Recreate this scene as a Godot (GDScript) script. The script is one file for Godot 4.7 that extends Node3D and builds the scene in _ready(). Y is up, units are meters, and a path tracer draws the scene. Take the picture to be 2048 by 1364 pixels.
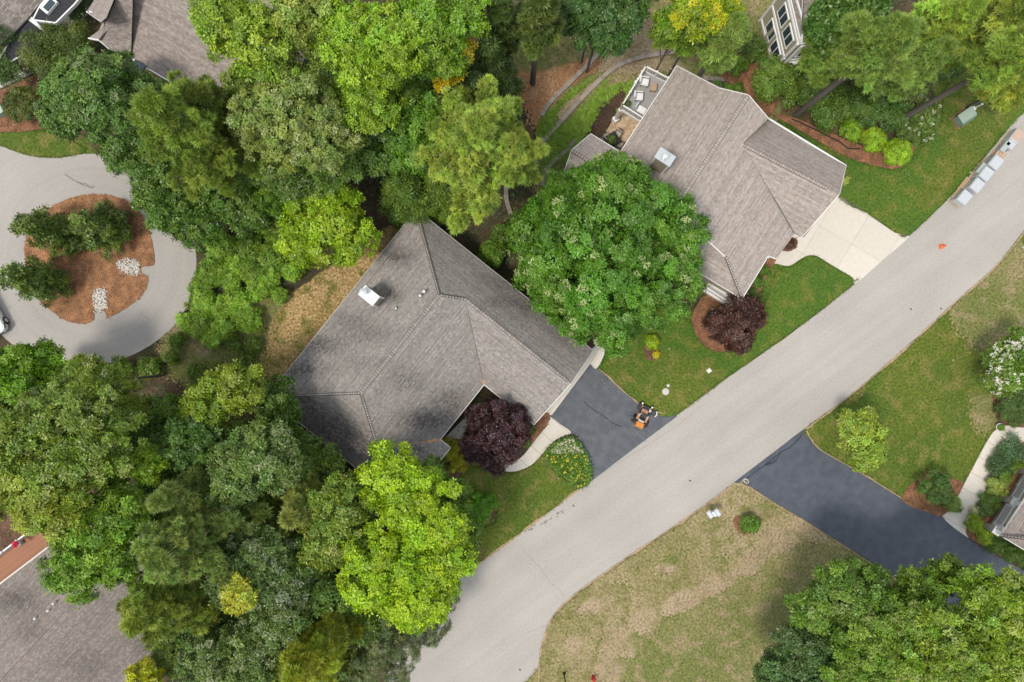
extends Node3D
# An aerial view straight down on a street of houses between trees. y is up, x runs to the right of the
# photograph, z down it. The camera hangs 57 m up; P() turns a spot of the photograph and a height into a place.
const EYE := 57.0
const F := 1368.0
const GX := 110.0
const GZ := 76.0
var rng := RandomNumberGenerator.new()
var used := {}
var M := {}
var box_mesh := BoxMesh.new()
var tube_mesh := CylinderMesh.new()
var limb_mesh: ArrayMesh
var spray := {}
var zone := PackedByteArray()
const ZW := 1024
const ZH := 708
var n_a: PackedByteArray
var n_b: PackedByteArray
var n_c: PackedByteArray
var map_data := PackedByteArray()
const MW := 2048
const MH := 1416
var n_leaves := 0

func P(px: float, py: float, y := 0.0) -> Vector3:
	return Vector3((px - 1024.0) / F * (EYE - y), y, (py - 682.0) / F * (EYE - y))

func lin(r: float, g: float, b: float) -> Color:
	return Color(r, g, b).linear_to_srgb()

func mat(r: float, g: float, b: float, rough := 0.8, metal := 0.0) -> StandardMaterial3D:
	var m := StandardMaterial3D.new()
	m.albedo_color = lin(r, g, b)
	m.roughness = rough
	m.metallic = metal
	return m

func numbered(called: String) -> String:
	if not used.has(called):
		used[called] = 0
		return called
	used[called] += 1
	return "%s_%03d" % [called, used[called]]

func tag(o: Node, label: String, category: String, group := "") -> Node:
	o.set_meta("label", label)
	o.set_meta("category", category)
	if group != "": o.set_meta("group", group)
	return o

func thing(called: String, at: Vector3, turn: float, label: String, category: String, group := "") -> Node3D:
	var o := Node3D.new()
	o.name = numbered(called)
	add_child(o)
	o.position = at
	o.rotation.y = turn
	tag(o, label, category, group)
	return o

func mi(parent: Node, called: String, mesh: Mesh, material: Material, xf := Transform3D.IDENTITY) -> MeshInstance3D:
	var o := MeshInstance3D.new()
	o.name = called if parent != self else numbered(called)
	o.mesh = mesh
	o.material_override = material
	o.transform = xf
	parent.add_child(o, true)
	return o

func structure(called: String, mesh: Mesh, material: Material) -> MeshInstance3D:
	var o := mi(self, called, mesh, material)
	o.set_meta("kind", "structure")
	return o

func sized(size: Vector3, at: Vector3, turn := 0.0) -> Transform3D:
	return Transform3D(Basis(Vector3.UP, turn).scaled_local(size), at)

func bx(parent: Node, called: String, size: Vector3, at: Vector3, material: Material, turn := 0.0) -> MeshInstance3D:
	return mi(parent, called, box_mesh, material, sized(size, at, turn))

# a bar of a square section from a to b
func bar(parent: Node, called: String, a: Vector3, b: Vector3, w: float, h: float, material: Material) -> MeshInstance3D:
	var d := b - a
	var z := d.normalized()
	var x := Vector3.UP.cross(z)
	x = Vector3.RIGHT if x.length() < 0.01 else x.normalized()
	var y := z.cross(x)
	return mi(parent, called, box_mesh, material, Transform3D(Basis(x * w, y * h, z * d.length()), (a + b) * 0.5))

func rod(parent: Node, called: String, a: Vector3, b: Vector3, r: float, material: Material, mesh: Mesh = null) -> MeshInstance3D:
	var d := b - a
	var y := d.normalized()
	var x := y.cross(Vector3(0.31, 0.2, 0.93)).normalized()
	var z := x.cross(y)
	return mi(parent, called, tube_mesh if mesh == null else mesh, material, Transform3D(Basis(x * r, y * d.length(), z * r), (a + b) * 0.5))

func tri(st: SurfaceTool, a: Vector3, b: Vector3, c: Vector3) -> void:
	st.add_vertex(a); st.add_vertex(b); st.add_vertex(c)

func quad(st: SurfaceTool, a: Vector3, b: Vector3, c: Vector3, d: Vector3) -> void:
	tri(st, a, b, c); tri(st, a, c, d)

func begin() -> SurfaceTool:
	var st := SurfaceTool.new()
	st.begin(Mesh.PRIMITIVE_TRIANGLES)
	st.set_smooth_group(-1)
	return st

func done(st: SurfaceTool) -> ArrayMesh:
	st.generate_normals()
	return st.commit()

# box with bevelled edges
func bevelled(size: Vector3, b: float) -> ArrayMesh:
	var st := begin()
	var h := size * 0.5
	var pt := func(s: Vector3, k: int) -> Vector3:
		var v := Vector3(s.x * (h.x - b), s.y * (h.y - b), s.z * (h.z - b))
		v[k] = s[k] * h[k]
		return v
	for k in 3:
		var i := (k + 1) % 3
		var j := (k + 2) % 3
		for sg in [-1.0, 1.0]:
			var q := []
			for c in [[-1, -1], [1, -1], [1, 1], [-1, 1]]:
				var s := Vector3.ZERO
				s[k] = sg; s[i] = c[0]; s[j] = c[1]
				q.append(pt.call(s, k))
			if sg > 0: quad(st, q[3], q[2], q[1], q[0])
			else: quad(st, q[0], q[1], q[2], q[3])
			for sh in [-1.0, 1.0]:
				var s0 := Vector3.ZERO
				s0[k] = sg; s0[i] = sh; s0[j] = -1
				var s1 := s0
				s1[j] = 1
				if sg * sh > 0: quad(st, pt.call(s0, k), pt.call(s1, k), pt.call(s1, i), pt.call(s0, i))
				else: quad(st, pt.call(s0, i), pt.call(s1, i), pt.call(s1, k), pt.call(s0, k))
	for sx in [-1.0, 1.0]:
		for sy in [-1.0, 1.0]:
			for sz in [-1.0, 1.0]:
				var s := Vector3(sx, sy, sz)
				if sx * sy * sz < 0: tri(st, pt.call(s, 0), pt.call(s, 1), pt.call(s, 2))
				else: tri(st, pt.call(s, 0), pt.call(s, 2), pt.call(s, 1))
	return done(st)

# turned shape: profile of (radius, height)
func lathe(profile: Array, n := 14) -> ArrayMesh:
	var st := SurfaceTool.new()
	st.begin(Mesh.PRIMITIVE_TRIANGLES)
	st.set_smooth_group(-1)
	for k in profile.size() - 1:
		var p: Vector2 = profile[k]
		var q: Vector2 = profile[k + 1]
		for i in n:
			var a := TAU * i / n
			var b := TAU * (i + 1) / n
			var v0 := Vector3(cos(a) * p.x, p.y, sin(a) * p.x)
			var v1 := Vector3(cos(b) * p.x, p.y, sin(b) * p.x)
			var v2 := Vector3(cos(b) * q.x, q.y, sin(b) * q.x)
			var v3 := Vector3(cos(a) * q.x, q.y, sin(a) * q.x)
			quad(st, v0, v1, v2, v3)
	return done(st)

# closed or open smooth line through spots of the photograph, at ground height, as x and z
func line(pts: Array, closed := true, steps := 5) -> PackedVector2Array:
	var out := PackedVector2Array()
	var n := pts.size()
	for i in (n if closed else n - 1):
		var g := func(k: int) -> Vector2:
			var kk := posmod(k, n) if closed else clampi(k, 0, n - 1)
			return Vector2((pts[kk][0] - 1024.0) / 24.0, (pts[kk][1] - 682.0) / 24.0)
		var a: Vector2 = g.call(i - 1)
		var b: Vector2 = g.call(i)
		var c: Vector2 = g.call(i + 1)
		var d: Vector2 = g.call(i + 2)
		for s in steps:
			out.append(b.cubic_interpolate(c, a, d, float(s) / steps))
	if not closed:
		out.append(Vector2((pts[n - 1][0] - 1024.0) / 24.0, (pts[n - 1][1] - 682.0) / 24.0))
	return out

func sharp(pts: Array) -> PackedVector2Array:
	var out := PackedVector2Array()
	for p in pts: out.append(Vector2((p[0] - 1024.0) / 24.0, (p[1] - 682.0) / 24.0))
	return out

# the outline with small irregularities of the size given
func ragged(poly: PackedVector2Array, amount: float, step := 0.22) -> PackedVector2Array:
	var out := PackedVector2Array()
	for i in poly.size():
		var a := poly[i]
		var b := poly[(i + 1) % poly.size()]
		var n := maxi(1, int(a.distance_to(b) / step))
		for k in n:
			var p := a.lerp(b, float(k) / n)
			out.append(p + Vector2(rng.randf_range(-1, 1), rng.randf_range(-1, 1)) * amount)
	return out

# a sheet with an edge going down to y0
func sheet(poly: PackedVector2Array, y1: float, y0 := 0.0, drape := false) -> ArrayMesh:
	var st := begin()
	var idx := Geometry2D.triangulate_polygon(poly)
	var put := func(p: Vector2, y: float) -> void:
		st.set_uv(Vector2((p.x + GX * 0.5) / GX, (p.y + GZ * 0.5) / GZ))
		st.add_vertex(Vector3(p.x, y + (terrain(p.x, p.y) if drape else 0.0), p.y))
	for k in range(0, idx.size(), 3):
		var a := poly[idx[k]]
		var b := poly[idx[k + 1]]
		var c := poly[idx[k + 2]]
		if (b - a).cross(c - a) < 0:
			var t := b
			b = c
			c = t
		put.call(a, y1); put.call(b, y1); put.call(c, y1)
	if y1 - y0 > 0.005:
		for i in poly.size():
			var a := poly[i]
			var b := poly[(i + 1) % poly.size()]
			put.call(a, y1); put.call(a, y0); put.call(b, y0)
			put.call(a, y1); put.call(b, y0); put.call(b, y1)
	return done(st)

# flat pieces of paving cut out of an outline by a turned grid, with joints between them
func slabs(parent: Node, called: String, poly: PackedVector2Array, origin: Vector2, dir: Vector2, size: Vector2, gap: float, y1: float, y0: float, mats: Array) -> void:
	var side := Vector2(-dir.y, dir.x)
	var lo := Vector2(INF, INF)
	var hi := -lo
	for p in poly:
		var q := Vector2((p - origin).dot(dir), (p - origin).dot(side))
		lo = Vector2(minf(lo.x, q.x), minf(lo.y, q.y))
		hi = Vector2(maxf(hi.x, q.x), maxf(hi.y, q.y))
	for i in range(floori(lo.x / size.x), ceili(hi.x / size.x)):
		for j in range(floori(lo.y / size.y), ceili(hi.y / size.y)):
			var cell := PackedVector2Array()
			for c in [[0, 0], [1, 0], [1, 1], [0, 1]]:
				cell.append(origin + dir * (i * size.x + c[0] * (size.x - gap)) + side * (j * size.y + c[1] * (size.y - gap)))
			for piece in Geometry2D.intersect_polygons(cell, poly):
				if piece.size() > 2: mi(parent, called, sheet(piece, y1, y0), mats[rng.randi() % mats.size()])

func terrain(x: float, z: float) -> float:
	# the yard dug out behind the house with the deck
	var p := Vector2(x, z)
	var a := Vector2((1195 - 1024) / 24.0, (300 - 682) / 24.0)
	var b := Vector2((1305 - 1024) / 24.0, (150 - 682) / 24.0)
	var q := Geometry2D.get_closest_point_to_segment(p, a, b)
	var d := p.distance_to(q)
	return -2.5 * (1.0 - smoothstep(3.6, 10.5, d)) - 0.3 * (1.0 - smoothstep(10.0, 17.0, d))

# the place on the ground seen at that spot of the photograph
func G(px: float, py: float, above := 0.0) -> Vector3:
	var y := 0.0
	for k in 6:
		var p := P(px, py, y)
		y = terrain(p.x, p.z)
	var r := P(px, py, y)
	r.y = y + above
	return r

# where the line of sight through a spot of the photograph meets a plane
func on_plane(px: float, py: float, pl: Plane) -> Vector3:
	var d := Vector3((px - 1024.0) / F, -1.0, (py - 682.0) / F)
	return pl.intersects_ray(Vector3(0, EYE, 0), d)

func noise_bytes(w: int, h: int, freq: float, octaves: int, s: int, type := FastNoiseLite.TYPE_SIMPLEX_SMOOTH) -> PackedByteArray:
	var n := FastNoiseLite.new()
	n.noise_type = type
	n.seed = s
	n.frequency = freq
	n.fractal_octaves = octaves
	n.fractal_type = FastNoiseLite.FRACTAL_FBM if octaves > 1 else FastNoiseLite.FRACTAL_NONE
	var im := n.get_image(w, h, false, false, true)
	im.convert(Image.FORMAT_L8)
	return im.get_data()

func noise_tex(stops: Array, freq: float, octaves: int, s: int, size := 512, normal := 0.0, type := FastNoiseLite.TYPE_SIMPLEX_SMOOTH) -> Texture2D:
	var n := FastNoiseLite.new()
	n.noise_type = type
	n.seed = s
	n.frequency = freq
	n.fractal_octaves = octaves
	var im := n.get_seamless_image(size, size)
	im.convert(Image.FORMAT_L8)
	if normal > 0.0:
		im.convert(Image.FORMAT_RGBA8)
		im.bump_map_to_normal_map(normal)
		return ImageTexture.create_from_image(im)
	var src := im.get_data()
	var ramp := PackedByteArray()
	ramp.resize(768)
	for i in 256:
		var t := i / 255.0
		var c: Color = stops[stops.size() - 1][1]
		for k in stops.size() - 1:
			if t <= stops[k + 1][0]:
				c = (stops[k][1] as Color).lerp(stops[k + 1][1], clampf((t - stops[k][0]) / (stops[k + 1][0] - stops[k][0]), 0, 1))
				break
		c = c.linear_to_srgb()
		ramp[i * 3] = c.r8; ramp[i * 3 + 1] = c.g8; ramp[i * 3 + 2] = c.b8
	var out := PackedByteArray()
	out.resize(size * size * 3)
	for i in size * size:
		var v := src[i] * 3
		out[i * 3] = ramp[v]; out[i * 3 + 1] = ramp[v + 1]; out[i * 3 + 2] = ramp[v + 2]
	return ImageTexture.create_from_image(Image.create_from_data(size, size, false, Image.FORMAT_RGB8, out))

func surfaced(tex: Texture2D, metres: float, rough := 0.9, bump: Texture2D = null, bump_amount := 1.0) -> StandardMaterial3D:
	var m := StandardMaterial3D.new()
	m.albedo_texture = tex
	m.roughness = rough
	m.uv1_triplanar = true
	m.uv1_world_triplanar = true
	m.uv1_scale = Vector3.ONE / metres
	if bump:
		m.normal_enabled = true
		m.normal_texture = bump
		m.normal_scale = bump_amount
	return m

func leafy(r: float, g: float, b: float, back := 0.5) -> StandardMaterial3D:
	var m := mat(r, g, b, 0.55)
	m.vertex_color_use_as_albedo = true
	m.cull_mode = BaseMaterial3D.CULL_DISABLED
	m.backlight_enabled = true
	m.backlight = Color(back, back, back * 0.6)
	m.metallic_specular = 0.35
	return m

func paint(poly: PackedVector2Array, id: int) -> void:
	# fills an outline (metres) into the coarse map of ground kinds
	var n := poly.size()
	var q := PackedVector2Array()
	var lo := 1e9
	var hi := -1e9
	for p in poly:
		var v := Vector2((p.x / GX + 0.5) * ZW, (p.y / GZ + 0.5) * ZH)
		q.append(v)
		lo = minf(lo, v.y); hi = maxf(hi, v.y)
	for y in range(maxi(0, floori(lo)), mini(ZH - 1, ceili(hi)) + 1):
		var xs := []
		var yy := y + 0.5
		for i in n:
			var a := q[i]
			var b := q[(i + 1) % n]
			if (a.y <= yy) != (b.y <= yy): xs.append(a.x + (yy - a.y) / (b.y - a.y) * (b.x - a.x))
		xs.sort()
		for k in range(0, xs.size() - 1, 2):
			for x in range(clampi(roundi(xs[k]), 0, ZW), clampi(roundi(xs[k + 1]), 0, ZW)): zone[y * ZW + x] = id

func wider(poly: PackedVector2Array) -> PackedVector2Array:
	var o := Geometry2D.offset_polygon(poly, 0.8)
	return o[0] if o.size() else poly

func zone_at(x: float, z: float) -> int:
	return zone[clampi(int((z / GZ + 0.5) * ZH), 0, ZH - 1) * ZW + clampi(int((x / GX + 0.5) * ZW), 0, ZW - 1)]

func map_color(x: float, z: float) -> Color:
	var i := (clampi(int((z / GZ + 0.5) * MH), 0, MH - 1) * MW + clampi(int((x / GX + 0.5) * MW), 0, MW - 1)) * 3
	return Color8(map_data[i], map_data[i + 1], map_data[i + 2]).srgb_to_linear()

func ground_texture() -> Texture2D:
	n_a = noise_bytes(MW, MH, 0.006, 4, 11)
	n_b = noise_bytes(MW, MH, 0.03, 3, 12)
	n_c = noise_bytes(MW, MH, 0.22, 2, 13)
	# for each kind: two tones the broad patches blend, two tones the middling patches blend, strength of the grain
	var tones := [
		[Color(0.060, 0.040, 0.022), Color(0.030, 0.034, 0.012), Color(0.10, 0.065, 0.035), 0.55],
		[Color(0.047, 0.106, 0.007), Color(0.066, 0.122, 0.009), Color(0.110, 0.132, 0.018), 0.55],
		[Color(0.066, 0.108, 0.008), Color(0.090, 0.122, 0.011), Color(0.142, 0.142, 0.030), 0.60],
		[Color(0.212, 0.186, 0.080), Color(0.285, 0.234, 0.130), Color(0.165, 0.158, 0.050), 0.55],
		[Color(0.300, 0.215, 0.085), Color(0.385, 0.265, 0.125), Color(0.150, 0.140, 0.030), 0.80],
		[Color(0.320, 0.170, 0.080), Color(0.250, 0.125, 0.060), Color(0.390, 0.240, 0.130), 0.60],
		[Color(0.120, 0.220, 0.018), Color(0.170, 0.270, 0.020), Color(0.130, 0.100, 0.040), 0.50],
		[Color(0.315, 0.245, 0.158), Color(0.275, 0.212, 0.130), Color(0.205, 0.175, 0.085), 0.50],
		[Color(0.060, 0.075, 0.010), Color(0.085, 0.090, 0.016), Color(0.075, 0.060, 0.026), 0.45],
		[Color(0.050, 0.028, 0.018), Color(0.070, 0.040, 0.024), Color(0.035, 0.022, 0.014), 0.60],
		[Color(0.125, 0.142, 0.036), Color(0.175, 0.168, 0.062), Color(0.235, 0.190, 0.100), 0.60],
		[Color(0.060, 0.040, 0.022), Color(0.045, 0.036, 0.018), Color(0.10, 0.065, 0.035), 0.55],
	]
	var flat := PackedFloat32Array()
	for t in tones:
		for k in 3:
			flat.append(t[k].r); flat.append(t[k].g); flat.append(t[k].b)
		flat.append(t[3])
	var curve := PackedByteArray()
	curve.resize(4096)
	for i in 4096: curve[i] = Color(i / 4095.0, 0, 0).linear_to_srgb().r8
	map_data.resize(MW * MH * 3)
	var o := 0
	for y in MH:
		for x in MW:
			var i := y * MW + x
			var a := n_a[i] / 255.0
			var b := n_b[i] / 255.0
			var c := n_c[i] / 255.0
			# edges between kinds dissolve into one another
			var zx := clampi((x + int((b - 0.5) * 16.0 + (c - 0.5) * 22.0)) >> 1, 0, ZW - 1)
			var zy := clampi((y + int((a - 0.5) * 14.0 + (0.5 - c) * 18.0)) >> 1, 0, ZH - 1)
			var t := zone[zy * ZW + zx] * 10
			var wa := clampf(a * 2.4 - 0.7, 0.0, 1.0)
			var wb := clampf(b * 3.2 - 1.55, 0.0, 1.0)
			var k := 1.0 + (c - 0.5) * 2.0 * flat[t + 9]
			for ch in 3:
				var v := flat[t + ch] * (1.0 - wa) + flat[t + 3 + ch] * wa
				v = (v * (1.0 - wb) + flat[t + 6 + ch] * wb) * k
				map_data[o + ch] = curve[clampi(int(v * 4095.0), 0, 4095)]
			o += 3
	return ImageTexture.create_from_image(Image.create_from_data(MW, MH, false, Image.FORMAT_RGB8, map_data))

func road_texture() -> Texture2D:
	var w := 1536
	var h := 1062
	var na := noise_bytes(w, h, 0.010, 4, 31)
	var nc := noise_bytes(w, h, 0.35, 2, 32)
	var streak := FastNoiseLite.new()
	streak.seed = 33
	streak.frequency = 1.0
	streak.fractal_octaves = 3
	var data := PackedByteArray()
	data.resize(w * h * 3)
	var ring := Vector2((180 - 1024) / 24.0, (518 - 682) / 24.0)
	var o := 0
	for y in h:
		for x in w:
			var i := y * w + x
			var mx := (float(x) / w - 0.5) * GX
			var mz := (float(y) / h - 0.5) * GZ
			var s := 0.0
			var v := 0.362
			if mx > -24.0:
				s = streak.get_noise_2d((mx * 0.8 - mz * 0.6) * 0.03, (mx * 0.6 + mz * 0.8) * 0.8)
			else:
				var d := Vector2(mx, mz) - ring
				s = streak.get_noise_2d(d.angle() * 0.25, d.length() * 1.3) * 0.9
				v = 0.335
			v *= 1.0 + s * 0.07 + (na[i] / 255.0 - 0.5) * 0.13 + (nc[i] / 255.0 - 0.5) * 0.24
			data[o] = int(255.0 * pow(v, 0.4545)); data[o + 1] = int(255.0 * pow(v * 0.945, 0.4545)); data[o + 2] = int(255.0 * pow(v * 0.885, 0.4545))
			o += 3
	return ImageTexture.create_from_image(Image.create_from_data(w, h, false, Image.FORMAT_RGB8, data))

func chip_texture(base: Color, light: Color, dark: Color, s: int) -> Texture2D:
	var im := Image.create(512, 512, false, Image.FORMAT_RGB8)
	im.fill(base.linear_to_srgb())
	var r := RandomNumberGenerator.new()
	r.seed = s
	for k in 16000:
		var c := dark.lerp(light, pow(r.randf(), 1.4)).lerp(base, 0.25).linear_to_srgb()
		var p := Vector2(r.randf() * 512, r.randf() * 512)
		var d := Vector2.from_angle(r.randf() * TAU)
		for i in r.randi_range(3, 9):
			im.set_pixel(posmod(int(p.x), 512), posmod(int(p.y), 512), c)
			im.set_pixel(posmod(int(p.x + d.y), 512), posmod(int(p.y - d.x), 512), c)
			p += d
	# weathered patches, paler and darker
	var patch := FastNoiseLite.new()
	patch.seed = s
	patch.frequency = 0.012
	patch.fractal_octaves = 3
	var pim := patch.get_seamless_image(512, 512)
	for y in 512:
		for x in 512:
			var k := 0.78 + 0.44 * pim.get_pixel(x, y).r
			var c := im.get_pixel(x, y)
			im.set_pixel(x, y, Color(c.r * k, c.g * k, c.b * k))
	return ImageTexture.create_from_image(im)

func materials() -> void:
	var rough_n := noise_tex([], 0.09, 3, 3, 512, 6.0)
	M.rough_n = rough_n
	M.white = mat(0.72, 0.73, 0.74, 0.5)
	M.fascia = mat(0.62, 0.62, 0.60, 0.6)
	M.gutter_grey = mat(0.36, 0.36, 0.35, 0.6)
	M.tan = surfaced(noise_tex([[0.3, Color(0.27, 0.25, 0.18)], [0.7, Color(0.31, 0.285, 0.205)]], 0.02, 3, 41), 2.0, 0.8)
	M.siding = mat(0.34, 0.31, 0.25, 0.75)
	M.black = mat(0.012, 0.012, 0.014, 0.6)
	M.rubber = mat(0.018, 0.018, 0.02, 0.85)
	M.glass = mat(0.03, 0.05, 0.065, 0.06)
	M.membrane = surfaced(noise_tex([[0.3, Color(0.010, 0.011, 0.016)], [0.7, Color(0.022, 0.024, 0.032)]], 0.03, 4, 42), 3.0, 0.75)
	M.metal = mat(0.55, 0.58, 0.60, 0.35, 0.6)
	M.copper = surfaced(noise_tex([[0.3, Color(0.36, 0.17, 0.06)], [0.7, Color(0.46, 0.27, 0.13)]], 0.05, 3, 43), 0.6, 0.6)
	var con := noise_tex([[0.25, Color(0.545, 0.510, 0.465)], [0.5, Color(0.560, 0.525, 0.480)], [0.8, Color(0.575, 0.540, 0.497)]], 0.02, 5, 44)
	M.con = []
	for k in [0.975, 1.0, 0.99]:
		var m := surfaced(con, 5.0, 0.9)
		m.albedo_color = Color(k, k, k * 0.99)
		M.con.append(m)
	M.sealed = surfaced(noise_tex([[0.25, Color(0.068, 0.078, 0.092)], [0.5, Color(0.080, 0.090, 0.105)], [0.8, Color(0.096, 0.106, 0.121)]], 0.016, 5, 45), 9.0, 0.7, rough_n, 0.35)
	M.sealed_dark = surfaced(noise_tex([[0.25, Color(0.051, 0.062, 0.084)], [0.5, Color(0.060, 0.072, 0.095)], [0.8, Color(0.071, 0.083, 0.107)]], 0.016, 5, 46), 9.0, 0.7, rough_n, 0.35)
	M.mulch = surfaced(chip_texture(Color(0.23, 0.105, 0.055), Color(0.42, 0.24, 0.14), Color(0.075, 0.03, 0.016), 5), 6.0, 0.95, rough_n, 1.0)
	M.mulch_brown = surfaced(chip_texture(Color(0.14, 0.072, 0.045), Color(0.30, 0.18, 0.12), Color(0.045, 0.022, 0.014), 6), 6.0, 0.95, rough_n, 1.0)
	M.island = surfaced(chip_texture(Color(0.300, 0.145, 0.068), Color(0.46, 0.28, 0.16), Color(0.13, 0.055, 0.024), 7), 6.5, 0.95, rough_n, 1.0)
	M.bark = surfaced(noise_tex([[0.25, Color(0.05, 0.042, 0.036)], [0.5, Color(0.11, 0.095, 0.085)], [0.8, Color(0.19, 0.17, 0.155)]], 0.05, 4, 47), 0.8, 0.95, rough_n, 1.5)
	M.bark_pale = surfaced(noise_tex([[0.25, Color(0.14, 0.125, 0.11)], [0.8, Color(0.33, 0.31, 0.28)]], 0.06, 4, 48), 0.7, 0.95, rough_n, 1.0)
	M.block = []
	for k in [1.2, 1.4, 1.55]: M.block.append(mat(0.20 * k, 0.175 * k, 0.15 * k, 0.95))
	M.deck = mat(0.34, 0.34, 0.35, 0.7)
	M.deck_brown = []
	for k in [0.88, 1.0, 1.1]: M.deck_brown.append(mat(0.30 * k, 0.135 * k, 0.075 * k, 0.7))
	M.patio = surfaced(noise_tex([[0.25, Color(0.36, 0.25, 0.15)], [0.5, Color(0.47, 0.35, 0.235)], [0.8, Color(0.56, 0.44, 0.31)]], 0.012, 5, 49), 3.5, 0.9, rough_n, 0.4)
	M.stone = surfaced(noise_tex([[0.3, Color(0.22, 0.20, 0.18)], [0.7, Color(0.46, 0.43, 0.39)]], 0.03, 3, 50, 512, 0.0, FastNoiseLite.TYPE_CELLULAR), 1.2, 0.9, rough_n, 1.2)
	M.wood = surfaced(noise_tex([[0.3, Color(0.36, 0.25, 0.145)], [0.7, Color(0.55, 0.41, 0.27)]], 0.03, 3, 51), 0.7, 0.85)
	M.crack = mat(0.20, 0.19, 0.18, 0.95)
	M.rock = mat(0.62, 0.60, 0.56, 0.85)
	M.rock.vertex_color_use_as_albedo = true
	M.rock_chip = mat(1, 1, 1, 0.95)
	M.rock_chip.vertex_color_use_as_albedo = true
	M.leaf = mat(1, 1, 1, 0.42)
	M.leaf.vertex_color_use_as_albedo = true
	M.leaf.cull_mode = BaseMaterial3D.CULL_DISABLED
	M.leaf.backlight_enabled = true
	M.leaf.backlight = Color(0.38, 0.38, 0.18)
	M.leaf.metallic_specular = 0.5
	M.shingle = mat(1, 1, 1, 0.92)
	M.shingle.vertex_color_use_as_albedo = true
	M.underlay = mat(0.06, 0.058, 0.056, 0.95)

# ---- the ground, roads, drives and beds
const ROAD_UP := [[740, 1450], [765, 1370], [800, 1305], [855, 1225], [905, 1170], [930, 1147], [1000, 1098], [1070, 1046], [1180, 963], [1268, 895], [1350, 833], [1470, 745], [1575, 672], [1710, 567], [1815, 475], [1900, 394], [1960, 326], [2010, 266], [2048, 215], [2150, 80]]
const ROAD_DOWN := [[2150, 345], [2048, 462], [1990, 532], [1900, 612], [1830, 678], [1700, 790], [1610, 856], [1470, 964], [1380, 1030], [1293, 1088], [1200, 1150], [1135, 1200], [1100, 1240], [1084, 1285], [1077, 1330], [1077, 1450]]
const DRIVE_A := [[1177, 726], [1208, 748], [1245, 782], [1283, 812], [1300, 822], [1330, 828], [1355, 832], [1268, 897], [1182, 963], [1181, 935], [1172, 905], [1150, 880], [1100, 829]]
const DRIVE_B := [[1672, 394], [1740, 432], [1790, 466], [1818, 473], [1765, 520], [1711, 567], [1706, 556], [1680, 540], [1650, 522], [1633, 512], [1615, 511], [1598, 520], [1580, 531], [1560, 529], [1535, 515], [1580, 455], [1607, 475]]
const DRIVE_C := [[1608, 858], [1622, 882], [1642, 902], [1720, 946], [1815, 1005], [1885, 1033], [1940, 1080], [2050, 1143], [2200, 1215], [2200, 1420], [2000, 1292], [1850, 1192], [1720, 1110], [1620, 1047], [1545, 1002], [1500, 973], [1467, 965], [1530, 917]]
const LOOP := [[-200, 270], [-60, 285], [0, 292], [40, 307], [80, 315], [120, 316], [170, 308], [225, 316], [290, 355], [345, 405], [382, 460], [393, 520], [385, 580], [360, 635], [320, 677], [270, 707], [215, 728], [150, 724], [80, 707], [30, 692], [0, 668], [-60, 640], [-200, 640]]
const ISLAND := [[50, 515], [54, 475], [74, 440], [110, 410], [158, 392], [205, 389], [250, 399], [280, 424], [300, 465], [308, 505], [307, 530], [286, 533], [283, 546], [297, 556], [290, 582], [262, 610], [217, 636], [211, 624], [191, 624], [187, 641], [165, 648], [130, 640], [95, 615], [64, 578]]
const WALK_A := [[1098, 832], [1120, 848], [1142, 866], [1112, 879], [1085, 907], [1062, 930], [1032, 942], [1005, 942], [975, 935], [985, 925], [1020, 925], [1045, 912], [1066, 885], [1085, 862], [1096, 848]]
const WALK_A2 := [[1180, 728], [1193, 737], [1207, 712], [1213, 688], [1196, 686], [1165, 722]]
const WALK_C := [[1884, 1032], [1908, 1003], [1940, 945], [1975, 880], [1995, 857], [2030, 849], [2090, 853], [2090, 893], [2048, 886], [2020, 884], [1996, 910], [1985, 948], [1958, 1002], [1938, 1040], [1930, 1062], [1934, 1074]]
const BED_A := [[1142, 868], [1155, 880], [1173, 906], [1181, 935], [1181, 962], [1152, 979], [1140, 962], [1110, 940], [1095, 922], [1085, 909], [1112, 881]]

const HOUSES := [[[845, 435], [1165, 685], [1080, 830], [970, 760], [880, 870], [860, 930], [560, 790]], [[1350, 160], [1500, 220], [1680, 330], [1600, 460], [1480, 590], [1330, 500], [1240, 320]]]

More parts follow.
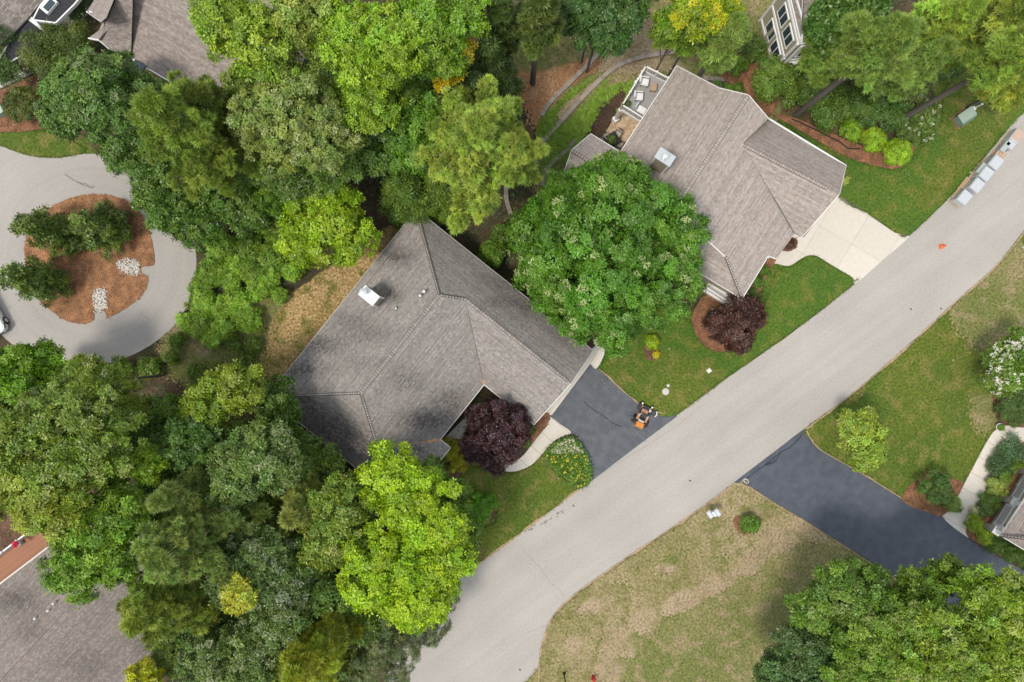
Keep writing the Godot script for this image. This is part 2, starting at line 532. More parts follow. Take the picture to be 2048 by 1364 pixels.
func ground() -> void:
	zone.resize(ZW * ZH)
	zone.fill(0)
	var lawn_b := [[1575, 246], [1612, 272], [1680, 312], [1765, 338], [1805, 336], [1848, 292], [1882, 250], [1895, 170], [1990, 110], [2060, 130], [2060, 205], [2010, 262], [1960, 322], [1900, 390], [1818, 470], [1790, 463], [1740, 430], [1672, 392], [1690, 331], [1630, 295]]
	var lawn_b2 := [[1615, 513], [1633, 514], [1650, 524], [1680, 542], [1704, 558], [1707, 568], [1575, 670], [1470, 741], [1352, 829], [1302, 819], [1286, 810], [1248, 780], [1210, 746], [1198, 735], [1210, 714], [1216, 690], [1290, 640], [1372, 640], [1405, 690], [1445, 702], [1500, 672], [1530, 610], [1552, 545], [1580, 533], [1600, 522]]
	var lawn_a := [[1004, 945], [1034, 945], [1064, 932], [1083, 910], [1094, 925], [1108, 942], [1138, 964], [1150, 981], [1070, 1043], [1000, 1095], [930, 1143], [895, 1160], [870, 1120], [905, 1060], [985, 1050], [990, 1000], [930, 985], [925, 945], [965, 935]]
	var lawn_c := [[1612, 858], [1702, 792], [1832, 680], [1902, 615], [1992, 535], [2060, 455], [2130, 450], [2130, 850], [2030, 846], [1992, 855], [1972, 878], [1937, 943], [1905, 1001], [1884, 1028], [1830, 1008], [1815, 1002], [1722, 944], [1645, 900], [1625, 880]]
	var lot := [[1468, 968], [1500, 976], [1545, 1005], [1620, 1050], [1720, 1113], [1850, 1195], [2000, 1295], [2130, 1390], [2130, 1460], [1080, 1460], [1080, 1330], [1087, 1285], [1103, 1242], [1138, 1203], [1203, 1153], [1296, 1091], [1383, 1033]]
	var wild := [[535, 745], [530, 690], [548, 640], [590, 585], [680, 520], [780, 450], [850, 425], [870, 470], [600, 790]]
	var verge := [[-120, 262], [0, 266], [50, 262], [110, 268], [160, 290], [168, 305], [120, 314], [80, 312], [40, 304], [0, 289], [-120, 276]]
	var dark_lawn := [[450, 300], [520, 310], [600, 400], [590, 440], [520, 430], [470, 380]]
	var hill := [[1010, 130], [1120, 90], [1225, 90], [1095, 210], [1085, 260], [1020, 160]]
	var sandy := [[1210, 100], [1240, 20], [1330, 0], [1350, 80], [1400, 110], [1380, 130], [1290, 130], [1240, 140], [1190, 150]]
	var yard := [[1090, 240], [1170, 130], [1290, 125], [1400, 110], [1520, 140], [1560, 240], [1350, 300], [1100, 380], [1060, 330]]
	paint(line(hill), 5)
	paint(line([[990, 60], [1350, -20], [1560, -10], [1540, 200], [1300, 130], [1220, 90], [1050, 130]]), 10)
	paint(line(sandy), 7)
	paint(line(yard), 10)
	paint(line([[1090, 300], [1140, 220], [1200, 160], [1290, 140], [1310, 150], [1240, 215], [1190, 268], [1130, 340], [1090, 370]]), 6)
	paint(line([[1095, 205], [1190, 130], [1215, 150], [1150, 230], [1090, 300], [1075, 260]]), 6)
	paint(line([[1115, 215], [1185, 138], [1225, 122], [1180, 185], [1130, 228]]), 10)
	for q in [[1150, 178], [1188, 150], [1130, 200]]: paint(line([[q[0] - 16, q[1] + 12], [q[0], q[1] - 10], [q[0] + 18, q[1] - 14], [q[0] + 8, q[1] + 10]]), 7)
	paint(line([[1167, 263], [1235, 165], [1262, 170], [1200, 275], [1180, 285]]), 9)
	paint(line([[350, 640], [560, 600], [600, 800], [450, 800], [330, 740]]), 10)
	paint(line(wild), 4)
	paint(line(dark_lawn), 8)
	paint(wider(line(verge)), 2)
	paint(wider(line(lawn_b)), 1)
	paint(line([[1880, 160], [2000, 120], [2060, 140], [2048, 205], [1960, 300], [1860, 420], [1830, 390], [1880, 300]]), 2)
	paint(wider(line(lawn_b2)), 1)
	paint(line([[1200, 740], [1290, 690], [1420, 720], [1440, 760], [1352, 829], [1286, 810]]), 2)
	paint(wider(line(lawn_a)), 2)
	paint(wider(line(lawn_c)), 2)
	paint(line([[1900, 600], [2060, 480], [2060, 720], [1960, 700]]), 10)
	paint(line([[1940, 800], [2000, 790], [1990, 850], [1960, 870]]), 10)
	paint(wider(line(lot)), 3)
	paint(line([[1250, 1290], [1300, 1235], [1400, 1190], [1500, 1130], [1640, 1090], [1800, 1160], [1800, 1420], [1200, 1420]]), 10)
	for q in [[1555, 1085, 34, 26], [1500, 1130, 40, 20], [1430, 1170, 44, 18], [1360, 1205, 40, 18], [1290, 1240, 30, 22], [1240, 1290, 28, 30], [1215, 1345, 24, 26], [1590, 1060, 24, 18], [1180, 1210, 22, 14], [1330, 1130, 20, 12], [1150, 1290, 18, 20]]:
		var blob := []
		for k in 9: blob.append([q[0] + cos(k * TAU / 9.0) * q[2] * rng.randf_range(0.6, 1.25) - sin(k * TAU / 9.0) * q[3] * -0.5, q[1] + sin(k * TAU / 9.0) * q[3] * rng.randf_range(0.6, 1.3) - cos(k * TAU / 9.0) * q[2] * 0.5])
		paint(line(blob), 7)
	for q in [[1420, 1050, 30, 18], [1540, 1010, 26, 14], [1350, 1110, 30, 14], [1600, 1120, 36, 24], [1240, 1180, 24, 14], [1440, 1120, 22, 12]]:
		var blob := []
		for k in 9: blob.append([q[0] + cos(k * TAU / 9.0) * q[2] * rng.randf_range(0.5, 1.3), q[1] + sin(k * TAU / 9.0) * q[3] * rng.randf_range(0.5, 1.3)])
		paint(line(blob), 10)
	var tex := ground_texture()
	# nothing grows where it is paved or bedded
	var rz := line(ROAD_UP, false)
	rz.append_array(line(ROAD_DOWN, false))
	paint(rz, 11)
	for q in [LOOP, DRIVE_A, DRIVE_B, DRIVE_C, WALK_A, WALK_C, WALK_A2, BED_A]: paint(line(q), 11)
	for q in HOUSES: paint(sharp(q), 11)
	paint(sharp([[1190, 290], [1262, 180], [1340, 240], [1262, 340]]), 11)
	var bump := noise_tex([], 0.12, 3, 8, 512, 8.0)
	var gm := StandardMaterial3D.new()
	gm.albedo_texture = tex
	gm.roughness = 0.95
	M.ground = gm
	# the sheet of ground, dipping behind the house with the deck
	var st := SurfaceTool.new()
	st.begin(Mesh.PRIMITIVE_TRIANGLES)
	var xs := []
	var zs := []
	for i in range(-70, 71): xs.append(float(i))
	for i in range(-50, 51): zs.append(float(i))
	xs.push_front(-400.0); xs.append(400.0)
	zs.push_front(-400.0); zs.append(400.0)
	for j in zs.size():
		for i in xs.size():
			st.set_uv(Vector2((xs[i] + GX * 0.5) / GX, (zs[j] + GZ * 0.5) / GZ))
			st.add_vertex(Vector3(xs[i], terrain(xs[i], zs[j]), zs[j]))
	var nx := xs.size()
	for j in zs.size() - 1:
		for i in nx - 1:
			var a := j * nx + i
			for k in [a, a + 1, a + nx + 1, a, a + nx + 1, a + nx]: st.add_index(k)
	st.generate_normals()
	structure("ground", st.commit(), gm)
	var k := 0
	for l in [lawn_b, lawn_b2, lawn_a, lawn_c, lot, verge]:
		structure("lawn", sheet(ragged(line(l), 0.05), 0.045), gm)
	# roads
	var rm := StandardMaterial3D.new()
	rm.albedo_texture = road_texture()
	rm.roughness = 0.92
	var rl := line(ROAD_UP, false)
	rl.append_array(line(ROAD_DOWN, false))
	var road := structure("road", sheet(ragged(rl, 0.025, 0.4), 0.016), rm)
	structure("turning_loop", sheet(ragged(line(LOOP), 0.03, 0.4), 0.014), rm)
	# worn shoulders along the road: gravel and sand
	var sand := surfaced(noise_tex([[0.3, Color(0.30, 0.21, 0.12)], [0.6, Color(0.42, 0.31, 0.20)]], 0.05, 4, 52), 1.5, 0.95)
	for part in [[ROAD_UP, [4, 8]], [ROAD_UP, [10, 13]], [ROAD_DOWN, [7, 15]], [ROAD_DOWN, [1, 6]]]:
		var seg := []
		for i in range(part[1][0], part[1][1] + 1): seg.append(part[0][i])
		var a := line(seg, false)
		var strip := PackedVector2Array()
		for p in a: strip.append(p + Vector2(rng.randf_range(-0.05, 0.05), rng.randf_range(-0.05, 0.05)))
		for i in range(a.size() - 1, -1, -1):
			var d := (a[mini(i + 1, a.size() - 1)] - a[maxi(i - 1, 0)]).normalized()
			strip.append(a[i] + Vector2(d.y, -d.x) * rng.randf_range(0.04, 0.20))
		structure("verge", sheet(strip, 0.054, 0.0), sand)
	# thin worn edges of bare earth where lawns meet the sealed drives
	for e in [[[[1196, 738], [1210, 749], [1246, 783], [1284, 813], [1302, 822], [1330, 828]], 1.0], [[[1612, 862], [1623, 882], [1643, 902], [1720, 946], [1806, 999]], 1.0], [[[1850, 1193], [1720, 1111], [1620, 1048], [1545, 1003], [1500, 974], [1470, 966]], 1.0]]:
		var a := line(e[0], false)
		var strip := PackedVector2Array()
		for p in a: strip.append(p + Vector2(rng.randf_range(-0.03, 0.03), rng.randf_range(-0.03, 0.03)))
		for i in range(a.size() - 1, -1, -1):
			var d := (a[mini(i + 1, a.size() - 1)] - a[maxi(i - 1, 0)]).normalized()
			strip.append(a[i] + Vector2(d.y, -d.x) * rng.randf_range(0.05, 0.14))
		structure("verge", sheet(strip, 0.056, 0.0), sand)
	# cracks and tar lines in the road
	for c in [[[1040, 1095], [1060, 1115], [1080, 1135], [1098, 1160], [1118, 1180], [1130, 1195]], [[1000, 1305], [1040, 1275], [1090, 1250]], [[1190, 955], [1270, 905], [1330, 868], [1420, 800]]]:
		crack(road, c, 0.018, M.crack, 0.021)
	for i in 16:
		var s := Vector2(1048, 1066).lerp(Vector2(1132, 1022), i / 16.0 + rng.randf() * 0.05) + Vector2(rng.randf_range(-6, 6), rng.randf_range(-4, 4))
		crack(road, [[s.x, s.y], [s.x + 2.5, s.y - 1.5], [s.x + 4, s.y - 4]], 0.035, M.rubber, 0.022)
	for q in [[1378, 960], [1145, 1010], [1820, 617], [1880, 616], [1038, 1338]]: crack(road, [[q[0], q[1]], [q[0] + 2, q[1] + 1], [q[0] + 3, q[1] + 3]], 0.08, M.rubber, 0.022)
	var loop := get_node("turning_loop")
	crack(loop, [[130, 348], [143, 357], [160, 366], [172, 368], [183, 376], [190, 372]], 0.10, M.crack, 0.019)
	crack(loop, [[160, 366], [178, 374], [186, 371]], 0.07, M.crack, 0.019)
	crack(loop, [[280, 625], [300, 640]], 0.04, M.crack, 0.019)
	# drives
	var da := structure("driveway", sheet(sharp(DRIVE_A), 0.03), M.sealed)
	crack(da, [[1168, 803], [1178, 812], [1195, 825], [1210, 835], [1225, 846], [1245, 853]], 0.09, mat(0.035, 0.04, 0.052, 0.8), 0.035)
	crack(da, [[1255, 838], [1268, 858], [1280, 872], [1292, 884]], 0.05, mat(0.125, 0.135, 0.15, 0.8), 0.036)
	crack(da, [[1240, 846], [1256, 866], [1270, 882]], 0.04, mat(0.115, 0.125, 0.14, 0.8), 0.036)
	crack(da, [[1203, 757], [1208, 766], [1214, 768]], 0.05, mat(0.13, 0.14, 0.155, 0.8), 0.036)
	var dc := structure("driveway", sheet(sharp(DRIVE_C), 0.03), M.sealed_dark)
	for c in [[[1490, 960], [1515, 940], [1540, 922], [1560, 905], [1585, 890], [1605, 866]], [[1530, 930], [1550, 922], [1560, 905]]]: crack(dc, c, 0.10, mat(0.026, 0.03, 0.042, 0.85), 0.036)
	for c in [[[1476, 967], [1492, 958], [1497, 966]], [[1488, 962], [1494, 968]]]: crack(dc, c, 0.09, mat(0.42, 0.38, 0.31, 0.9), 0.037)
	structure("driveway", sheet(line([[455, 285], [520, 270], [515, 325], [470, 350]]), 0.03), M.sealed)
	var db := Node3D.new()
	db.name = "concrete_driveway"
	db.set_meta("kind", "structure")
	add_child(db)
	slabs(db, "slab", line(DRIVE_B, true, 3), Vector2((1672 - 1024) / 24.0, (394 - 682) / 24.0), Vector2(0.86, 0.51).normalized(), Vector2(3.1, 2.75), 0.012, 0.045, 0.0, M.con)
	for w in [[WALK_A, Vector2(-0.64, 0.77)], [WALK_A2, Vector2(0.5, -0.87)], [WALK_C, Vector2(0.48, -0.88)]]:
		var wn := Node3D.new()
		wn.name = numbered("walkway")
		wn.set_meta("kind", "structure")
		add_child(wn)
		var o: Vector2 = sharp([w[0][0]])[0]
		slabs(wn, "slab", line(w[0], true, 4), o, w[1].normalized(), Vector2(1.45, 6.0), 0.02, 0.055, 0.0, M.con)
	structure("garage_apron", sheet(sharp([[1170, 716], [1180, 728], [1102, 832], [1090, 822]]), 0.05), M.con[0])
	structure("entry_floor", sheet(sharp([[885, 880], [935, 830], [1000, 900], [960, 930], [920, 900]]), 0.04), M.con[0])
	# planted beds
	var beds := [
		[BED_A, M.mulch_brown], [ISLAND, M.island],
		[[[870, 960], [890, 890], [925, 880], [945, 915], [930, 945], [905, 960], [930, 985], [985, 1000], [990, 1030], [960, 1055], [915, 1050], [890, 1010]], M.mulch_brown],
		[[[1068, 855], [1090, 825], [1100, 832], [1095, 848], [1078, 870], [1060, 890]], M.mulch],
		[[[1385, 630], [1410, 590], [1460, 590], [1540, 515], [1552, 520], [1530, 560], [1510, 600], [1490, 640], [1495, 680], [1450, 703], [1415, 695], [1390, 665]], M.mulch],
		[[[1563, 498], [1578, 478], [1590, 476], [1595, 485], [1590, 497], [1575, 503]], M.mulch_brown],
		[[[1545, 228], [1590, 236], [1650, 262], [1720, 290], [1800, 300], [1830, 290], [1805, 332], [1770, 336], [1690, 312], [1615, 270], [1570, 244]], M.mulch],
		[[[-60, 175], [0, 180], [60, 155], [105, 148], [120, 190], [100, 250], [50, 262], [0, 265], [-60, 262]], M.mulch],
		[[[1805, 1003], [1812, 980], [1840, 950], [1870, 940], [1900, 955], [1925, 965], [1910, 1000], [1885, 1030], [1860, 1026]], M.mulch],
		[[[1935, 1072], [1936, 1045], [1960, 1005], [1988, 948], [2000, 915], [2030, 890], [2100, 895], [2100, 1150], [2048, 1132], [1990, 1105]], M.mulch],
		[[[1985, 765], [2010, 755], [2100, 770], [2100, 850], [2010, 850], [1990, 830]], M.mulch_brown],
		[[[1466, 1042], [1472, 1030], [1482, 1036], [1486, 1052], [1502, 1066], [1490, 1069], [1474, 1062]], M.mulch],
		[[[1440, 120], [1500, 90], [1570, 60], [1570, 140], [1540, 230], [1490, 185], [1450, 160]], M.mulch],
		[[[-30, 1000], [60, 1010], [110, 1045], [0, 1130], [-60, 1130]], M.mulch_brown],
		[[[1700, 880], [1690, 870], [1682, 885], [1695, 895]], M.mulch_brown],
		[[[1290, 690], [1308, 688], [1316, 712], [1300, 722], [1288, 708]], M.mulch_brown],
	]
	var chips := {}
	for b in beds:
		var poly := ragged(line(b[0]), 0.04, 0.3)
		structure("mulch_bed", sheet(poly, 0.06), b[1])
		if not chips.has(b[1]): chips[b[1]] = PackedFloat32Array()
		var lo := poly[0]
		var hi := poly[0]
		for q in poly:
			lo = Vector2(minf(lo.x, q.x), minf(lo.y, q.y)); hi = Vector2(maxf(hi.x, q.x), maxf(hi.y, q.y))
		for i in int((hi.x - lo.x) * (hi.y - lo.y) * 38.0):
			var p := Vector2(rng.randf_range(lo.x, hi.x), rng.randf_range(lo.y, hi.y))
			if not Geometry2D.is_point_in_polygon(p, poly): continue
			p += Vector2(rng.randf_range(-0.14, 0.14), rng.randf_range(-0.14, 0.14))
			var tone := (Color(0.26, 0.12, 0.06) if b[1] != M.mulch_brown else Color(0.15, 0.08, 0.05)) * rng.randf_range(0.4, 1.7)
			put_leaf(chips[b[1]], Vector3(p.x, 0.066, p.y), (Vector3.UP + rand_dir() * 0.5).normalized(), rng.randf_range(0.7, 1.8), tone)
	var chip_names := ["dark brown wood chips loose on the planted beds", "red-brown wood chips loose on the mulch island", "reddish wood chips loose on the garden beds"]
	var chip := BoxMesh.new()
	chip.size = Vector3(0.085, 0.014, 0.028)
	for m in chips:
		var o := scatter_leaves(self, "wood_chips", chip, chips[m])
		o.material_override = M.rock_chip
		tag(o, chip_names.pop_front(), "wood chips")

func crack(parent: Node, pts: Array, w: float, material: Material, y: float) -> void:
	var a := line(pts, false, 6)
	var st := begin()
	var last := []
	for i in a.size():
		var d := (a[mini(i + 1, a.size() - 1)] - a[maxi(i - 1, 0)]).normalized()
		var n := Vector2(-d.y, d.x)
		var c := a[i] + n * rng.randf_range(-0.04, 0.04)
		var h := w * rng.randf_range(0.3, 0.75)
		var l := Vector3(c.x + n.x * h, y, c.y + n.y * h)
		var r := Vector3(c.x - n.x * h, y, c.y - n.y * h)
		if last: quad(st, last[0], l, r, last[1])
		last = [l, r]
	mi(parent, "crack", done(st), material)

# ---- roofs: every shingle is a small plate of its own colour, laid in courses from the eave up
func shingle_plane(st: SurfaceTool, poly: PackedVector3Array, style: Dictionary) -> void:
	var n := Vector3.ZERO
	for i in poly.size(): n += (poly[i] - poly[0]).cross(poly[(i + 1) % poly.size()] - poly[0])
	n = n.normalized()
	if n.y < 0: n = -n
	var along := Vector3.UP.cross(n).normalized()
	var up := n.cross(along)
	if up.y < 0: up = -up
	var o := poly[0]
	var flat := PackedVector2Array()
	var lo := Vector2(INF, INF)
	var hi := -lo
	for p in poly:
		var q := Vector2((p - o).dot(along), (p - o).dot(up))
		flat.append(q)
		lo = Vector2(minf(lo.x, q.x), minf(lo.y, q.y))
		hi = Vector2(maxf(hi.x, q.x), maxf(hi.y, q.y))
	var e: float = style.get("course", 0.145)
	var tones: Array = style.tones
	var stains_and_shadow: Array = style.get("stains_and_shadow", [])
	var tab: Vector2 = style.get("tab", Vector2(0.14, 0.34))
	for r in ceili((hi.y - lo.y) / e):
		var t0 := lo.y + r * e
		var row := rng.randf_range(0.88, 1.10)
		# the reach of this course inside the outline
		var xa := INF
		var xb := -INF
		for tt in [t0 + 0.001, t0 + e]:
			for i in flat.size():
				var a := flat[i]
				var b := flat[(i + 1) % flat.size()]
				if (a.y <= tt) != (b.y <= tt):
					var x: float = a.x + (tt - a.y) / (b.y - a.y) * (b.x - a.x)
					xa = minf(xa, x); xb = maxf(xb, x)
		if xa > xb: continue
		var x := xa - rng.randf() * 0.3
		while x < xb:
			var w := rng.randf_range(tab.x, tab.y)
			var cell := PackedVector2Array([Vector2(x, t0), Vector2(x + w, t0), Vector2(x + w, t0 + e - 0.016), Vector2(x, t0 + e - 0.016)])  # gap bares the dark base as a drawn shadow line per course
			x += w
			var inside := 0
			for c in cell:
				if Geometry2D.is_point_in_polygon(c, flat): inside += 1
			var pieces := [cell] if inside == 4 else Geometry2D.intersect_polygons(cell, flat)
			if pieces.is_empty(): continue
			var col: Color = tones[rng.randi() % tones.size()] * (rng.randf_range(0.92, 1.08) * row)
			if stains_and_shadow:
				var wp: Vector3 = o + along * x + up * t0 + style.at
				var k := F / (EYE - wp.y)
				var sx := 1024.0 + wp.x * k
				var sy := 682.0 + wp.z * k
				var dirt_and_shadow := 0.0  # real staining, plus the chimney shadow painted in the same way
				for s in stains_and_shadow:
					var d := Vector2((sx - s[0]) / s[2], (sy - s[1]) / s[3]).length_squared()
					if d < 4.0: dirt_and_shadow += s[4] * 1.4 * exp(-d * 1.3)
				dirt_and_shadow *= 0.55 + 0.9 * rng.randf()
				col = col * (1.0 - minf(dirt_and_shadow, 0.66))
			col.a = 1.0
			for piece in pieces:
				for i in range(1, piece.size() - 1):
					var corner := [piece[0], piece[i], piece[i + 1]]
					var w3: Vector3 = (along * (piece[i].x - piece[0].x) + up * (piece[i].y - piece[0].y)).cross(along * (piece[i + 1].x - piece[0].x) + up * (piece[i + 1].y - piece[0].y))
					if w3.dot(n) > 0: corner = [piece[0], piece[i + 1], piece[i]]
					for q in corner:
						st.set_color(col)
						st.set_normal(n)
						st.add_vertex(o + along * q.x + up * q.y + n * (0.016 - 0.011 * (q.y - t0) / e))

func roof(house: Node, planes: Array, style: Dictionary, h0 := Vector3.ZERO) -> MeshInstance3D:
	var base := begin()
	var st := SurfaceTool.new()
	st.begin(Mesh.PRIMITIVE_TRIANGLES)
	for poly in planes:
		var n := Plane(poly[0], poly[1], poly[2]).normal
		var ax := 0 if absf(n.x) > 2 else 1
		var f := PackedVector2Array()
		for p in poly: f.append(Vector2(p.x, p.z))
		var idx := Geometry2D.triangulate_polygon(f)
		for k in range(0, idx.size(), 3):
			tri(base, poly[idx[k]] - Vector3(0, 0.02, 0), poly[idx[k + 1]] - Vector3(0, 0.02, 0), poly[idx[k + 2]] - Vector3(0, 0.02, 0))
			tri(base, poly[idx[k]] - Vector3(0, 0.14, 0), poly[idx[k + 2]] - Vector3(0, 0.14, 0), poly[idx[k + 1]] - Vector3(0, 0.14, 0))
		style.at = house.position
		shingle_plane(st, poly, style)
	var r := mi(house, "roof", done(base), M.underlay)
	r.set_meta("label", style.label)
	var s := mi(r, "shingles", st.commit(), M.shingle)
	s.set_meta("kind", "stuff")
	return r

# folded shingles along a ridge or a hip; a ridge has a dark vent strip showing between and beside them
func ridge(r: Node, a: Vector3, b: Vector3, na: Vector3, nb: Vector3, style: Dictionary, vent := true) -> void:
	var d := (b - a).normalized()
	var len := a.distance_to(b)
	var la := d.cross(na).normalized()
	if la.dot(Vector3(nb.x, 0, nb.z) - Vector3(na.x, 0, na.z)) > 0: la = -la
	var lb := d.cross(nb).normalized()
	if lb.dot(Vector3(na.x, 0, na.z) - Vector3(nb.x, 0, nb.z)) > 0: lb = -lb
	var up := (na + nb).normalized()
	if vent:
		var st := begin()
		var w := 0.185
		var l := up * 0.030
		quad(st, a + la * w + l, b + la * w + l, b + up * 0.035, a + up * 0.035)
		quad(st, a + up * 0.035, b + up * 0.035, b + lb * w + l, a + lb * w + l)
		quad(st, a + la * w, b + la * w, b + la * w + l, a + la * w + l)
		quad(st, a + lb * w + l, b + lb * w + l, b + lb * w, a + lb * w)
		mi(r, "ridge_vent", done(st), M.black)
	else:
		bar(r, "hip_underlay", a + up * 0.01, b + up * 0.01, 0.24, 0.02, M.underlay)
	var pitch := 0.21
	var wd := 0.155
	var cl := 0.182 if vent else 0.194
	var st2 := begin()
	var hi := up * (0.058 if vent else 0.050)
	var lo := up * (0.046 if vent else 0.022)
	quad(st2, la * wd + hi, d * cl + la * wd + lo, d * cl + lo, hi)
	quad(st2, hi, d * cl + lo, d * cl + lb * wd + lo, lb * wd + hi)
	quad(st2, la * wd, la * wd + hi, hi, Vector3.ZERO)
	quad(st2, Vector3.ZERO, hi, lb * wd + hi, lb * wd)
	var mesh := done(st2)
	var n := int(len / pitch)
	for i in n:
		mi(r, "ridge_cap", mesh, style.caps[rng.randi() % style.caps.size()], Transform3D(Basis.IDENTITY, a + d * (i * len / n)))

func caps(tones: Array) -> Array:
	var out := []
	for t in tones: out.append(mat(t.r * 1.06, t.g * 1.05, t.b * 1.03, 0.92))
	return out

func prism_walls(house: Node, pts: PackedVector3Array, top: float, bottom: float, material: Material, called := "wall") -> void:
	for i in pts.size():
		var a := pts[i]
		var b := pts[(i + 1) % pts.size()]
		var out := (b - a).cross(Vector3.UP).normalized() * 0.09
		var st := begin()
		var q := [Vector3(a.x, bottom, a.z), Vector3(b.x, bottom, b.z), Vector3(b.x, top, b.z), Vector3(a.x, top, a.z)]
		quad(st, q[0] + out, q[1] + out, q[2] + out, q[3] + out)
		quad(st, q[3] - out, q[2] - out, q[1] - out, q[0] - out)
		quad(st, q[3] + out, q[2] + out, q[2] - out, q[3] - out)
		mi(house, called, done(st), material)

func gable(house: Node, a: Vector3, b: Vector3, peak: Vector3, material: Material) -> void:
	var st := begin()
	tri(st, a, b, peak)
	mi(house, "gable", done(st), material)

func plane_normal(a: Vector3, b: Vector3, c: Vector3) -> Vector3:
	var n := (b - a).cross(c - a).normalized()
	return n if n.y > 0 else -n

func vent_pipe(house: Node, foot: Vector3, h: float, r: float, material: Material, cap := true) -> void:
	var v := rod(house, "vent_pipe", foot - Vector3(0, 0.1, 0), foot + Vector3(0, h, 0), r, material)
	var f := mi(house, "vent_flashing", lathe([Vector2(r * 2.6, -0.02), Vector2(r * 1.1, 0.12)]), M.black, Transform3D(Basis.IDENTITY, foot))
	if cap: mi(house, "vent_cap", lathe([Vector2(r * 1.7, h - 0.05), Vector2(r * 1.7, h + 0.03), Vector2(0.001, h + 0.12)]), M.white, Transform3D(Basis.IDENTITY, foot))

# a railing of posts, rails and balusters
func railing(parent: Node, a: Vector3, b: Vector3, h: float, posts: int, step: float, material: Material) -> void:
	var up := Vector3(0, h, 0)
	var d := (b - a).normalized()
	for i in posts:
		var p := a.lerp(b, float(i) / maxi(1, posts - 1))
		bar(parent, "post", p, p + up * 1.06, 0.12, 0.12, material)
		mi(parent, "post_cap", bevelled(Vector3(0.18, 0.06, 0.18), 0.02), material, Transform3D(Basis.looking_at(d, Vector3.UP), p + up * 1.08))
	bar(parent, "top_rail", a + up * 0.97, b + up * 0.97, 0.11, 0.06, material)
	bar(parent, "bottom_rail", a + up * 0.1, b + up * 0.1, 0.06, 0.05, material)
	var n := int(a.distance_to(b) / step)
	for i in range(1, n):
		var p := a.lerp(b, float(i) / n)
		bar(parent, "baluster", p + up * 0.12, p + up * 0.95, 0.045, 0.045, material)

